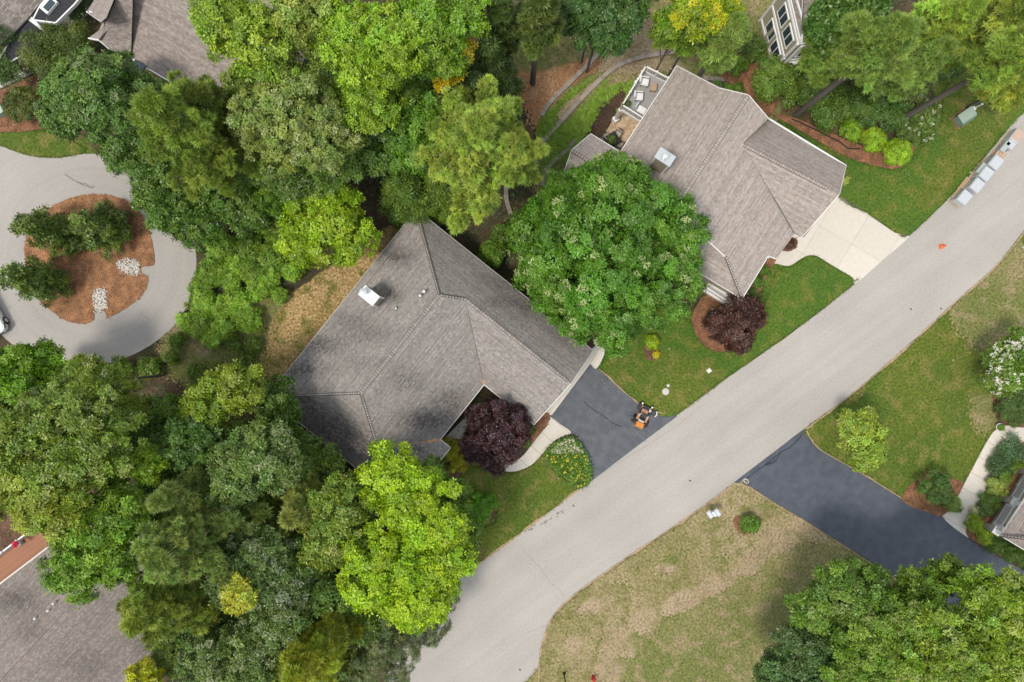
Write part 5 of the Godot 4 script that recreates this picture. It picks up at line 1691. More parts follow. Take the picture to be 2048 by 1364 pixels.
	for e in [
		["bright green tree at the loop's lower edge by the parked car", [[25, 745, 62, 8.5], [85, 730, 45, 7.5]], {"col": Color(0.105, 0.225, 0.014), "dens": 60.0}],
		["wide olive crown with pale speckled leaves below the turning loop", [[150, 830, 85, 13.0], [70, 880, 85, 13.5], [210, 880, 75, 12.5], [130, 930, 80, 13.0]], {"col": Color(0.110, 0.180, 0.026), "tip": Color(0.33, 0.39, 0.11), "tips": 0.25, "lump": 0.17, "fill": 0.85, "dens": 64.0, "limbs": 12}],
		["pale yellow-green crown at the edge below the wide olive one", [[50, 985, 75, 13.5], [120, 1015, 60, 13.0]], {"col": Color(0.200, 0.270, 0.045), "lump": 0.18, "dens": 64.0}],
		["yellow-tipped olive tree at the loop's lower bend", [[220, 775, 56, 9.0], [170, 745, 36, 8.5]], {"col": Color(0.130, 0.200, 0.028), "tip": cream, "tips": 0.14, "lump": 0.2, "dens": 64.0}],
		["dark green tree in the hollow below the thicket", [[330, 850, 56, 6.0], [390, 835, 42, 5.5], [290, 870, 44, 6.5]], {"col": Color(0.066, 0.130, 0.024), "dens": 58.0}],
		["yellow-green tree with open middle beside the stained roof", [[425, 805, 56, 9.0], [480, 775, 50, 8.8], [395, 830, 36, 8.6]], {"col": Color(0.135, 0.205, 0.022), "dens": 60.0}],
		["deep green tree pressed against the stained roof's eave", [[555, 800, 46, 6.0], [560, 860, 46, 6.0]], {"col": Color(0.062, 0.125, 0.024), "dens": 60.0}],
		["green tree with grey-green sheen below the yellow-green one", [[390, 880, 56, 9.5], [340, 900, 40, 9.0]], {"col": Color(0.062, 0.130, 0.036), "dens": 60.0}],
		["small lime-green crown poking from the lower wood", [[295, 930, 36, 10.0], [220, 945, 34, 10.0]], {"col": Color(0.150, 0.265, 0.016), "dens": 64.0}],
		["bright green tree spreading over the red-brown deck's end", [[185, 1060, 72, 11.5], [240, 1030, 55, 11.5], [160, 1130, 66, 10.5], [230, 1110, 60, 10.5]], {"col": Color(0.100, 0.200, 0.016), "dens": 64.0, "lump": 0.22}],
		["green tree with pale leaf undersides beside the dark roof corner", [[505, 920, 78, 10.5], [560, 930, 52, 10.0], [470, 970, 52, 10.0]], {"col": Color(0.085, 0.145, 0.045), "tip": Color(0.27, 0.32, 0.14), "tips": 0.2, "dens": 62.0}],
		["dark tree with silvery leaves in the lower wood", [[520, 1100, 62, 10.0], [480, 1160, 60, 10.0], [560, 1170, 62, 9.5]], {"col": Color(0.070, 0.120, 0.044), "tip": Color(0.25, 0.31, 0.18), "tips": 0.22, "dens": 60.0}],
		["speckled yellow-green tree beside the lime one", [[680, 1015, 66, 9.8], [660, 1080, 60, 9.5], [720, 1080, 40, 9.0]], {"col": Color(0.105, 0.170, 0.026), "tip": Color(0.33, 0.36, 0.08), "tips": 0.14, "dens": 62.0}],
		["dark green tree behind the speckled one", [[610, 1120, 52, 8.5], [640, 1170, 50, 8.0]], {"col": Color(0.066, 0.128, 0.028), "dens": 58.0}],
		["small yellow crown among the silvery trees", [[478, 1190, 34, 11.5], [470, 1165, 20, 11.5]], {"col": Color(0.31, 0.35, 0.05), "dens": 64.0}],
		["pale green flowering crown in the lower wood", [[560, 1240, 58, 9.5], [500, 1280, 56, 9.0], [420, 1320, 60, 8.5], [490, 1350, 50, 8.0]], {"col": Color(0.085, 0.140, 0.045), "tip": Color(0.34, 0.39, 0.20), "tips": 0.24, "dens": 62.0}],
		["deep green tree under the lime one by the road", [[900, 1000, 44, 6.5], [905, 1070, 48, 6.5], [850, 950, 40, 6.0]], {"col": Color(0.075, 0.155, 0.018), "dens": 62.0}],
		["grey-green small-leaved tree overhanging the road", [[840, 1200, 60, 6.5], [790, 1280, 70, 6.5], [860, 1250, 40, 5.8], [880, 1200, 36, 5.6], [760, 1340, 60, 6.0]], {"col": Color(0.075, 0.108, 0.050), "tip": Color(0.20, 0.23, 0.13), "tips": 0.15, "spray": "tiny", "dens": 110.0, "fill": 0.85, "leaf": 1.25}],
		["small bright yellow tree at the long roof's lower end", [[290, 1352, 34, 7.5]], {"col": Color(0.32, 0.34, 0.012), "dens": 64.0}],
		["dark understorey tree below the lime crown", [[700, 1190, 50, 6.5], [730, 1250, 46, 6.0]], {"col": Color(0.064, 0.125, 0.022), "dens": 58.0}],
		["shaded green tree at the stained roof's lower wall", [[640, 930, 46, 5.0], [600, 900, 40, 5.0]], {"col": Color(0.066, 0.125, 0.026), "dens": 58.0}],
	]: broadleaf(bt, e[0], low, e[1], e[2])
	# leafy understorey between the tall crowns
	var under := "understorey trees between the taller crowns"
	for e in [["leafy green understorey tree filling a gap in the upper wood", [[300, 240, 42], [340, 290, 40], [430, 310, 45], [560, 430, 36], [660, 320, 42], [700, 265, 44], [775, 290, 46], [860, 190, 48], [935, 190, 44], [960, 140, 40], [850, 335, 36], [650, 170, 40], [555, 150, 42], [490, 180, 42], [900, 330, 30], [620, 400, 30]]],
		["leafy green understorey tree filling a gap in the lower wood", [[30, 830, 58], [265, 830, 44], [260, 900, 44], [350, 950, 42], [430, 930, 44], [440, 1020, 48], [420, 1110, 42], [300, 1000, 44], [560, 1030, 48], [625, 955, 38], [640, 1240, 42], [590, 1190, 42], [450, 1240, 46], [352, 1300, 46], [385, 1265, 40], [700, 1130, 42], [740, 1200, 40], [480, 880, 40], [560, 1330, 40], [100, 760, 40], [690, 1340, 44]]],
		["leafy green understorey tree under the tall pines", [[1650, 120, 36], [1760, 120, 42], [1810, 110, 40], [1885, 120, 38], [1900, 70, 42], [1990, 60, 46], [1720, 90, 40]]]]:
		for q in e[1]:
			var k := rng.randf_range(0.75, 1.35)
			var h := rng.randf_range(4.2, 6.2)
			broadleaf(bt, e[0], under, [[q[0], q[1], q[2], h], [q[0] + rng.randf_range(-20, 20), q[1] + rng.randf_range(-20, 20), q[2] * 0.7, h * 0.8]], {"col": Color(0.070 * k * rng.randf_range(0.8, 1.3), 0.135 * k, 0.028), "dens": 58.0})
	# lower right grove
	var grove := "trees of the lower right grove"
	for e in [
		["pale-tipped green tree beside the dark driveway's edge", [[1690, 1185, 66, 7.5], [1630, 1220, 52, 7.0], [1740, 1170, 40, 7.0]], {"base": [1700, 1180], "col": Color(0.085, 0.165, 0.026), "tip": Color(0.25, 0.33, 0.10), "tips": 0.28, "dens": 62.0}],
		["blue-green dark tree at the dry lot's edge", [[1610, 1320, 78, 6.5], [1560, 1350, 48, 5.8], [1660, 1290, 50, 6.8]], {"base": [1590, 1290], "col": Color(0.052, 0.105, 0.042), "dens": 62.0}],
		["olive-green crown in the middle of the grove", [[1740, 1290, 74, 9.0], [1700, 1350, 55, 8.5], [1790, 1240, 50, 9.0]], {"base": [1690, 1240], "col": Color(0.090, 0.170, 0.022), "tip": Color(0.25, 0.33, 0.07), "tips": 0.25, "dens": 62.0}],
		["green tree reaching over the dark driveway", [[1850, 1175, 48, 8.0], [1900, 1140, 28, 8.0], [1820, 1190, 40, 7.5]], {"base": [1790, 1200], "col": Color(0.085, 0.155, 0.020), "dens": 60.0, "fill": 0.9}],
		["yellow-green crown at the lower edge of the grove", [[1870, 1270, 72, 10.0], [1830, 1340, 60, 9.5], [1920, 1320, 60, 9.5]], {"base": [1810, 1280], "col": Color(0.120, 0.205, 0.026), "tip": Color(0.33, 0.40, 0.10), "tips": 0.3, "dens": 62.0}],
		["light green crown between the grove and the far driveway", [[1960, 1180, 46, 10.0], [1990, 1240, 52, 10.0]], {"base": [1880, 1270], "col": Color(0.120, 0.215, 0.024), "dens": 60.0, "fill": 0.75}],
		["yellow-green tree at the grove's far corner", [[2025, 1190, 46, 11.0], [2020, 1290, 66, 10.5], [1985, 1350, 56, 9.5]], {"base": [1930, 1290], "col": Color(0.140, 0.225, 0.026), "tip": Color(0.35, 0.42, 0.10), "tips": 0.25, "dens": 62.0}],
	]: broadleaf(bt, e[0], grove, e[1], e[2])
	# single garden trees
	broadleaf("plum_tree", "round dark purple tree in front of the stained roof", "", [[990, 862, 62, 3.6], [965, 890, 40, 3.2], [1020, 850, 42, 3.2], [985, 920, 26, 2.6]], {"col": Color(0.034, 0.014, 0.024), "tip": Color(0.075, 0.034, 0.050), "tips": 0.3, "dens": 80.0, "lump": 0.2, "leaf": 0.85})
	broadleaf("plum_tree", "purple-brown tree in the curved mulch bed by the lawn", "", [[1468, 645, 46, 2.8], [1440, 655, 30, 2.5], [1495, 630, 32, 2.5], [1475, 680, 26, 2.2]], {"col": Color(0.048, 0.020, 0.024), "tip": Color(0.125, 0.062, 0.048), "tips": 0.35, "dens": 84.0, "lump": 0.2, "leaf": 0.8})
	broadleaf("flowering_tree", "small tree thick with white blossom by the garden walk", "", [[2020, 728, 48, 3.6], [1995, 760, 28, 3.0], [2040, 690, 30, 3.4]], {"col": Color(0.090, 0.170, 0.020), "dens": 70.0, "flowers": 36.0, "flower_col": Color(0.80, 0.80, 0.70)})
	broadleaf("young_tree", "thin young tree with open yellow-green twigs on the lawn", "", [[1722, 872, 42, 3.2], [1700, 850, 26, 3.0], [1745, 900, 26, 3.0], [1725, 920, 22, 2.4], [1735, 835, 16, 3.2]], {"col": Color(0.185, 0.275, 0.050), "dens": 56.0, "fill": 0.8, "lump": 0.2, "pale": 1, "limbs": 14})
	# shrubs
	var sh := func(label: String, group: String, px: float, py: float, r: float, h: float, col: Color, more := {}) -> void:
		var o := {"col": col, "trunk": false, "cat": "shrub", "dens": 120.0, "spray": "tiny", "low": -0.1, "lump": 0.3, "crown_name": "foliage", "tall": h / maxf(r / 24.0, 0.1)}
		o.merge(more, true)
		broadleaf("shrub", label, group, [[px, py, r, h * 0.5]], o)
	var thick := "shrubs of the thicket beside the turning loop"
	var thick_label := "light green leafy shrub in the thicket beside the turning loop"
	for s in [[425, 545, 34], [490, 495, 38], [470, 605, 34], [405, 605, 30], [545, 515, 30], [520, 575, 28], [440, 490, 30], [400, 650, 26], [500, 640, 26], [555, 465, 28], [375, 645, 20], [450, 655, 26], [535, 450, 26], [585, 540, 20], [460, 560, 26], [500, 540, 28], [440, 620, 22], [400, 575, 20], [545, 555, 20], [470, 530, 24], [425, 680, 20], [560, 590, 16]]:
		sh.call(thick_label, thick, s[0], s[1], s[2], 1.35, Color(0.135, 0.250, 0.036) * rng.randf_range(0.7, 1.3), {"spray": "fine", "dens": 84.0, "tall": 0.8, "lump": 0.26})
	for s in [[345, 712, 20], [300, 735, 24], [440, 745, 20], [490, 725, 20], [355, 680, 16], [250, 740, 18], [510, 690, 16], [395, 745, 20], [470, 690, 14]]:
		sh.call("low weedy dark green shrub on the bank below the thicket", "weedy shrubs on the bank", s[0], s[1], s[2], 1.1, Color(0.085, 0.150, 0.026), {"spray": "fine", "dens": 80.0})
	for s in [
		["dark juniper mound nearest the flat black porch roof", 100, 110, 50, 3.4, Color(0.050, 0.078, 0.020), "frond"],
		["dark juniper mound beside the stepped gables", 150, 92, 42, 3.4, Color(0.055, 0.085, 0.020), "frond"],
		["round leafy bush in the red mulch beside the green box", 48, 212, 40, 2.4, Color(0.062, 0.092, 0.024), "tiny"],
		["narrow dark evergreen bush by the gravel strip", 158, 28, 16, 2.2, Color(0.034, 0.070, 0.024), "frond"],
		["narrow dark evergreen bush by the white gutter", 172, 8, 14, 2.2, Color(0.034, 0.070, 0.024), "frond"],
		["olive pine branchy bush over the corner house's white wall", 20, 145, 26, 4.0, Color(0.055, 0.110, 0.026), "frond"],
		["dark ragged bush over the corner house's shingles", 12, 80, 30, 4.5, Color(0.040, 0.075, 0.030), "frond"],
		["small brown-green bush on the pale gravel", 6, 152, 7, 0.6, Color(0.10, 0.08, 0.03), "tiny"],
		["large rounded bush at the tan house's corner", 1550, 165, 50, 3.0, Color(0.080, 0.150, 0.026), "fine"],
		["green bush below the tan house's bay", 1618, 175, 44, 2.8, Color(0.062, 0.122, 0.026), "fine"],
		["dense green bush in the border behind the bare trunk", 1660, 215, 46, 2.6, Color(0.066, 0.130, 0.024), "fine"],
		["dark green bush in the middle of the shrub border", 1730, 205, 48, 2.8, Color(0.050, 0.105, 0.024), "fine"],
		["bright green bush under the pines in the border", 1745, 170, 36, 2.6, Color(0.085, 0.175, 0.020), "fine"],
		["grey-green bush at the border's far end under the pines", 1815, 165, 44, 2.8, Color(0.078, 0.125, 0.050), "fine"],
		["dark bush between the two long bare trunks", 1790, 230, 36, 2.2, Color(0.046, 0.095, 0.026), "fine"],
		["smooth clipped bush at the head of the mulch tongue", 1700, 261, 22, 1.6, Color(0.135, 0.260, 0.020), "tiny"],
		["smooth clipped bright bush in the middle of the mulch tongue", 1744, 280, 25, 1.9, Color(0.190, 0.330, 0.022), "tiny"],
		["smooth clipped bright bush at the tip of the mulch tongue", 1794, 304, 27, 1.9, Color(0.195, 0.340, 0.022), "tiny"],
		["rounded bush with white flower heads behind the deck house", 1476, 130, 21, 1.5, Color(0.105, 0.200, 0.026), "tiny"],
		["leafy bush beside the retaining wall's end", 1505, 95, 26, 1.8, Color(0.075, 0.135, 0.030), "fine"],
		["small round bush in the side bed nearest the wall", 1434, 172, 9, 0.7, Color(0.070, 0.140, 0.022), "tiny"],
		["small round bush in the middle of the side bed", 1455, 175, 9, 0.7, Color(0.070, 0.140, 0.022), "tiny"],
		["small round bush at the roof corner of the side bed", 1477, 177, 10, 0.7, Color(0.070, 0.140, 0.022), "tiny"],
		["large dark round bush in the mulch by the garden walk", 1872, 976, 36, 1.9, Color(0.046, 0.105, 0.022), "tiny"],
		["sprawling pale bush at the walk's foot beside the dark driveway", 1905, 1008, 17, 0.9, Color(0.115, 0.190, 0.045), "tiny"],
		["small leafy bush on the dry lot in a ring of red mulch", 1499, 1046, 19, 1.1, Color(0.090, 0.190, 0.026), "fine"],
		["small yellow bush in the front lawn's mulch spot", 1304, 684, 16, 1.0, Color(0.22, 0.32, 0.012), "tiny"],
		["tiny golden bush beside the small yellow one", 1311, 709, 6, 0.4, Color(0.42, 0.38, 0.02), "tiny"],
		["golden-green mounded bush at the stained roof's lower corner", 897, 898, 24, 1.1, Color(0.26, 0.27, 0.010), "tiny"],
		["golden-green low bush below the mounded one", 917, 922, 20, 0.9, Color(0.27, 0.28, 0.012), "tiny"],
		["small pale-lime bush in the dark mulch", 906, 938, 8, 0.5, Color(0.25, 0.32, 0.03), "tiny"],
		["dark green bush against the stained roof's lower wall", 872, 930, 28, 1.6, Color(0.058, 0.125, 0.020), "tiny"],
		["smooth green crescent-shaped ground juniper at the lawn edge", 968, 1010, 27, 0.8, Color(0.090, 0.240, 0.014), "tiny"],
		["smooth green ground juniper curling below the crescent one", 950, 1038, 26, 0.8, Color(0.086, 0.230, 0.014), "tiny"],
		["small green bush under the purple tree by the walk", 1062, 857, 9, 0.6, Color(0.080, 0.165, 0.020), "tiny"],
		["leafy bush at the purple tree's walk side", 1052, 885, 10, 0.6, Color(0.085, 0.170, 0.025), "tiny"],
		["dark clipped bush at the front wall nearest the entry", 1527, 541, 10, 0.8, Color(0.060, 0.125, 0.016), "tiny"],
		["dark clipped bush in the middle of the front wall", 1514, 563, 10, 0.8, Color(0.060, 0.125, 0.016), "tiny"],
		["dark clipped bush at the front wall's corner", 1502, 586, 10, 0.8, Color(0.052, 0.110, 0.016), "tiny"],
		["low green bush between the purple-brown tree and the stone pier", 1425, 640, 18, 0.9, Color(0.055, 0.105, 0.022), "tiny"],
		["dark red low bush in the entry's mulch spot", 1579, 487, 11, 0.6, Color(0.060, 0.026, 0.020), "tiny"],
		["blue-green spreading juniper at the walk's bend", 2018, 902, 27, 0.8, Color(0.062, 0.120, 0.075), "frond"],
		["blue-green spreading juniper lower along the walk", 1996, 932, 23, 0.7, Color(0.062, 0.118, 0.072), "frond"],
		["round green bush beside the porch's upper pier", 2026, 925, 17, 0.9, Color(0.085, 0.165, 0.018), "tiny"],
		["round green bush in front of the porch railing", 2008, 950, 17, 0.9, Color(0.085, 0.165, 0.018), "tiny"],
		["variegated cream-edged bush in the porch bed", 1992, 972, 21, 0.9, Color(0.20, 0.27, 0.085), "tiny"],
		["dark green bush in the porch bed beside the cream-edged one", 1978, 1000, 20, 0.9, Color(0.058, 0.120, 0.022), "tiny"],
		["dusky green bush in front of the lower stone pier", 1968, 1022, 18, 0.8, Color(0.066, 0.125, 0.040), "tiny"],
		["silver-leaved small plant at the walk's edge", 1950, 1023, 9, 0.5, Color(0.30, 0.36, 0.31), "tiny"],
		["silver-leaved small plant under the juniper", 1990, 946, 7, 0.5, Color(0.30, 0.36, 0.31), "tiny"],
		["bright lime bush at the walk's lower corner", 1948, 1045, 18, 0.9, Color(0.165, 0.265, 0.016), "tiny"],
		["bright lime bush beside the dark driveway's bend", 1970, 1073, 16, 0.9, Color(0.175, 0.280, 0.018), "tiny"],
		["dark clipped globe bush beside the dark driveway", 1993, 1088, 19, 1.1, Color(0.052, 0.115, 0.020), "tiny"],
		["dark clipped globe bush further along the dark driveway", 2024, 1106, 19, 1.1, Color(0.052, 0.115, 0.020), "tiny"],
		["dark clipped globe bush at the end of the driveway row", 2056, 1122, 19, 1.1, Color(0.052, 0.115, 0.020), "tiny"],
		["wide dark spreading yew behind the white-blossom tree", 2020, 818, 32, 1.0, Color(0.046, 0.088, 0.026), "tiny"],
		["dark spreading yew with reddish tips beside the wide one", 2045, 785, 26, 1.0, Color(0.050, 0.085, 0.028), "tiny"],
		["pale-leaved plant clump against the garage gable's corner", 1688, 362, 8, 0.7, Color(0.20, 0.28, 0.09), "tiny"],
		["leafy bush growing beside the inner retaining wall", 985, 505, 26, 1.6, Color(0.095, 0.185, 0.022), "fine"],
		["small green bush in the shade behind the stained roof", 1000, 470, 20, 1.2, Color(0.075, 0.140, 0.026), "fine"],
		["pale twiggy bush beside the small wing's roof", 1118, 328, 10, 0.8, Color(0.20, 0.25, 0.12), "tiny"],
	]: sh.call(s[0], "", s[1], s[2], s[3], s[4], s[5], {"spray": s[6], "dens": 150.0 if s[6] == "tiny" else 95.0}.merged({"clipped": 1, "lump": 0.24} if (s[0] as String).find("clipped") >= 0 else {}))
	broadleaf("shrub", "tall bush covered in white flower heads under the bare trunk", "", [[1835, 255, 34, 1.4], [1850, 225, 26, 1.2], [1810, 260, 22, 1.1]], {"col": Color(0.085, 0.145, 0.040), "trunk": false, "cat": "shrub", "dens": 95.0, "spray": "fine", "low": -0.1, "crown_name": "foliage", "tall": 0.8, "flowers": 9.0, "flower_col": Color(0.62, 0.66, 0.50)})

# ---- things standing about
func objects() -> void:
	mower()
	pallets()
	# traffic cone
	var c := thing("traffic_cone", P(1882, 493), 0, "orange traffic cone standing on the road", "cone")
	var orange := mat(0.75, 0.13, 0.03, 0.5)
	mi(c, "cone_body", lathe([Vector2(0.17, 0.05), Vector2(0.04, 0.72), Vector2(0.0, 0.73)]), orange)
	mi(c, "cone_base", bevelled(Vector3(0.4, 0.05, 0.4), 0.015), orange, Transform3D(Basis(Vector3.UP, 0.3), Vector3(0, 0.04, 0)))
	mi(c, "cone_band", lathe([Vector2(0.142, 0.22), Vector2(0.112, 0.37)]), mat(0.78, 0.30, 0.18, 0.5))
	# ground boxes with sloped lids
	var gb := mat(0.155, 0.235, 0.185, 0.5)
	var t := thing("transformer_box", P(1922, 238), 0.60, "green metal transformer box with sloped lid on the upper lawn", "utility box")
	mi(t, "pad", bevelled(Vector3(1.5, 0.08, 1.2), 0.02), M.mulch, Transform3D(Basis.IDENTITY, Vector3(0, 0.07, 0)))
	mi(t, "cabinet", bevelled(Vector3(1.35, 0.75, 0.85), 0.03), gb, Transform3D(Basis.IDENTITY, Vector3(0, 0.48, 0)))
	mi(t, "lid", bevelled(Vector3(1.42, 0.06, 0.80), 0.02), mat(0.27, 0.36, 0.29, 0.5), Transform3D(Basis(Vector3.RIGHT, 0.05), Vector3(0, 0.88, -0.1)))
	mi(t, "front_door", bevelled(Vector3(1.30, 0.5, 0.06), 0.015), gb, Transform3D(Basis(Vector3.RIGHT, -0.35), Vector3(0, 0.55, 0.46)))
	var w := thing("standpipe", P(1940, 221), 0, "white plastic box with a slim white post beside the transformer", "pipe")
	mi(w, "housing", bevelled(Vector3(0.34, 0.5, 0.34), 0.03), M.white, Transform3D(Basis(Vector3.UP, 0.5), Vector3(0, 0.25, 0)))
	rod(w, "pipe", Vector3(0.15, 0, -0.1), Vector3(0.15, 1.25, -0.1), 0.06, M.white)
	mi(w, "pipe_cap", lathe([Vector2(0.09, 1.2), Vector2(0.09, 1.3), Vector2(0.001, 1.34)]), M.white, Transform3D(Basis.IDENTITY, Vector3(0.15, 0, -0.1)))
	var g2 := thing("transformer_box", P(4, 224), 0.5, "pale green utility box in red mulch by the round bush", "utility box")
	mi(g2, "cabinet", bevelled(Vector3(0.9, 0.6, 0.9), 0.03), mat(0.26, 0.37, 0.30, 0.5), Transform3D(Basis.IDENTITY, Vector3(0, 0.35, 0)))
	mi(g2, "lid", bevelled(Vector3(0.97, 0.06, 0.97), 0.02), mat(0.36, 0.46, 0.40, 0.5), Transform3D(Basis.IDENTITY, Vector3(0, 0.68, 0)))
	# pale lids in the lawn
	for l in [[1331, 783, 0.30, "wide round concrete lid in the front lawn"], [1336, 771, 0.14, "small round concrete lid beside the wide one"]]:
		var o := thing("access_lid", P(l[0], l[1], 0.05), 0, l[3], "lid")
		mi(o, "rim", lathe([Vector2(l[2], 0.0), Vector2(l[2], 0.09), Vector2(l[2] * 0.86, 0.10)]), M.con[0])
		mi(o, "cover", lathe([Vector2(l[2] * 0.84, 0.07), Vector2(l[2] * 0.8, 0.10), Vector2(0.001, 0.12)]), mat(0.50, 0.48, 0.43, 0.9))
		mi(o, "lift_bolt", lathe([Vector2(0.04, 0.1), Vector2(0.04, 0.14), Vector2(0.001, 0.145)]), M.metal)
	var ub := thing("meter_box", P(1418, 741, 0.04), 0.6, "small white box lid in the lawn near the road", "utility box")
	mi(ub, "cover", bevelled(Vector3(0.32, 0.12, 0.3), 0.02), mat(0.62, 0.64, 0.55, 0.6), Transform3D(Basis.IDENTITY, Vector3(0, 0.08, 0)))
	mi(ub, "collar", bevelled(Vector3(0.38, 0.05, 0.36), 0.015), M.fascia, Transform3D(Basis.IDENTITY, Vector3(0, 0.03, 0)))
	# paired roadside letter boxes on one post
	var mb := thing("letter_box", P(1419, 1020), 0.62, "pair of pale grey letter boxes on a white post beside the dry lot", "letter box")
	bx(mb, "post", Vector3(0.12, 1.05, 0.12), Vector3(0, 0.52, 0), M.white)
	bx(mb, "arm", Vector3(0.9, 0.08, 0.12), Vector3(0, 1.05, 0), M.white)
	var pale := mat(0.50, 0.54, 0.60, 0.45)
	for s in [-1, 1]:
		mi(mb, "box_body", bevelled(Vector3(0.34, 0.28, 0.58), 0.06), pale, Transform3D(Basis.IDENTITY, Vector3(s * 0.30, 1.24, s * 0.12)))
		bx(mb, "door", Vector3(0.30, 0.24, 0.03), Vector3(s * 0.30, 1.24, s * 0.12 - 0.31), M.white)
	mi(mb, "paper_tube", bevelled(Vector3(0.2, 0.2, 0.45), 0.04), M.white, Transform3D(Basis.IDENTITY, Vector3(0, 1.27, 0.02)))
	var mb2 := thing("letter_box", P(2044, 494), -0.6, "dark letter box on a white bracket post by the road's far side", "letter box")
	bar(mb2, "post", Vector3(0, 0, 0), Vector3(0, 1.5, 0), 0.12, 0.12, M.white)
	bar(mb2, "arm", Vector3(-0.5, 1.05, 0), Vector3(0.35, 1.05, 0), 0.12, 0.1, M.white)
	bar(mb2, "brace", Vector3(-0.4, 1.0, 0), Vector3(0, 0.6, 0), 0.08, 0.08, M.white)
	mi(mb2, "box_body", bevelled(Vector3(0.55, 0.26, 0.24), 0.05), mat(0.06, 0.06, 0.12, 0.4), Transform3D(Basis.IDENTITY, Vector3(-0.2, 1.24, 0.02)))
	# hydrant and lamp post on the dry lot
	hydrant(P(1186, 1353), "red fire hydrant on the dry lot near the road bend")
	hydrant(P(292, 735), "dark red fire hydrant on the weedy bank of the turning loop")
	var lp := thing("lamp_post", P(1128, 1346), 0, "black slim lamp post on the dry lot by the hydrant", "lamp")
	rod(lp, "pole", Vector3(0, 0, 0), Vector3(0, 2.6, 0), 0.05, M.black)
	mi(lp, "base", lathe([Vector2(0.14, 0.0), Vector2(0.11, 0.2), Vector2(0.06, 0.3)]), M.black)
	mi(lp, "lantern", lathe([Vector2(0.05, 2.55), Vector2(0.16, 2.7), Vector2(0.2, 3.0), Vector2(0.05, 3.15), Vector2(0.001, 3.22)], 8), M.black)
	# black drain hose along the mulch bed
	var st := begin()
	var hp := line([[1582, 238], [1605, 248], [1640, 265], [1655, 273], [1680, 285], [1695, 297], [1718, 298]], false, 6)
	for i in hp.size() - 1:
		var d := (hp[i + 1] - hp[i]).normalized()
		for k in 6:
			var a0 := PI * k / 6.0
			var a1 := PI * (k + 1) / 6.0
			var q := func(p: Vector2, a: float) -> Vector3: return Vector3(p.x - d.y * cos(a) * 0.055, 0.075 + sin(a) * 0.055, p.y + d.x * cos(a) * 0.055)
			quad(st, q.call(hp[i], a0), q.call(hp[i], a1), q.call(hp[i + 1], a1), q.call(hp[i + 1], a0))
	tag(mi(self, "drain_hose", done(st), M.rubber), "black drain hose lying along the mulch bed", "hose")
	# urn with a plant by the walk
	var u := thing("planter", P(1993, 853), 0, "white bowl planter with a green plant at the walk's bend", "planter")
	mi(u, "bowl", lathe([Vector2(0.14, 0.0), Vector2(0.18, 0.08), Vector2(0.30, 0.38), Vector2(0.33, 0.42), Vector2(0.28, 0.42), Vector2(0.2, 0.3)]), M.white)
	tuft(u, "foliage", "tiny", 600.0, Vector3(0.06, 0.45, 0), 0.28, Color(0.11, 0.22, 0.02))
	# deck furniture
	var dy := 0.32
	var group := "white cushioned chairs on the grey deck"
	deck_chair(P(1287, 167, dy), -0.20, "white cushioned rocking chair near the grey deck's far railing", group)
	deck_chair(P(1276, 196, dy), -0.10, "white cushioned rocking chair in the middle of the grey deck", group)
	var tb := thing("side_table", P(1305, 178, dy), -0.1, "small square tan side table on the grey deck", "table")
	mi(tb, "table_top", bevelled(Vector3(0.52, 0.05, 0.62), 0.015), mat(0.40, 0.28, 0.19, 0.7), Transform3D(Basis.IDENTITY, Vector3(0, 0.46, 0)))
	for sx in [-1, 1]:
		for sz in [-1, 1]: bx(tb, "leg", Vector3(0.06, 0.45, 0.06), Vector3(sx * 0.2, 0.22, sz * 0.25), mat(0.3, 0.2, 0.13, 0.7))
	bx(tb, "shelf", Vector3(0.42, 0.03, 0.5), Vector3(0, 0.15, 0), mat(0.3, 0.2, 0.13, 0.7))
	var ot := thing("lounge_chair", P(1281, 222, dy), -0.53, "low white and grey lounge chair by the deck's lower railing", "chair")
	for sx in [-1, 1]:
		for sz in [-1, 1]: bx(ot, "leg", Vector3(0.06, 0.3, 0.06), Vector3(sx * 0.35, 0.15, sz * 0.24), M.white)
	mi(ot, "seat", bevelled(Vector3(0.8, 0.12, 0.58), 0.04), M.white, Transform3D(Basis.IDENTITY, Vector3(0, 0.36, 0)))
	mi(ot, "backrest", bevelled(Vector3(0.12, 0.55, 0.58), 0.04), mat(0.5, 0.54, 0.6, 0.8), Transform3D(Basis(Vector3.BACK, 0.3), Vector3(-0.42, 0.6, 0)))
	var dp := thing("potted_plant", P(1253, 210, dy), 0, "green plant in a pot in the corner of the grey deck", "plant")
	mi(dp, "pot", lathe([Vector2(0.11, 0.0), Vector2(0.17, 0.28), Vector2(0.14, 0.28), Vector2(0.12, 0.2)]), mat(0.25, 0.14, 0.09, 0.8))
	tuft(dp, "foliage", "tiny", 600.0, Vector3(0, 0.38, 0), 0.26, Color(0.07, 0.12, 0.03))
	# dining set on the patio
	var ty := G(1222, 285)
	var pt := thing("patio_table", ty + Vector3(0, 0.07, 0), 0.57, "black patio table with a leafy centrepiece on the tan patio", "table")
	mi(pt, "table_top", bevelled(Vector3(1.15, 0.05, 1.15), 0.02), M.black, Transform3D(Basis.IDENTITY, Vector3(0, 0.72, 0)))
	for sx in [-1, 1]:
		for sz in [-1, 1]: bx(pt, "leg", Vector3(0.06, 0.7, 0.06), Vector3(sx * 0.48, 0.35, sz * 0.48), M.black)
	var cp := thing("centrepiece", ty + Vector3(-0.15, 0.82, 0.1), 0, "leafy plant in a low bowl on the black patio table", "plant")
	mi(cp, "bowl", lathe([Vector2(0.10, 0.0), Vector2(0.18, 0.14), Vector2(0.15, 0.14)]), M.stone)
	tuft(cp, "foliage", "tiny", 600.0, Vector3(0, 0.25, 0), 0.36, Color(0.14, 0.19, 0.06))
	var k := 0
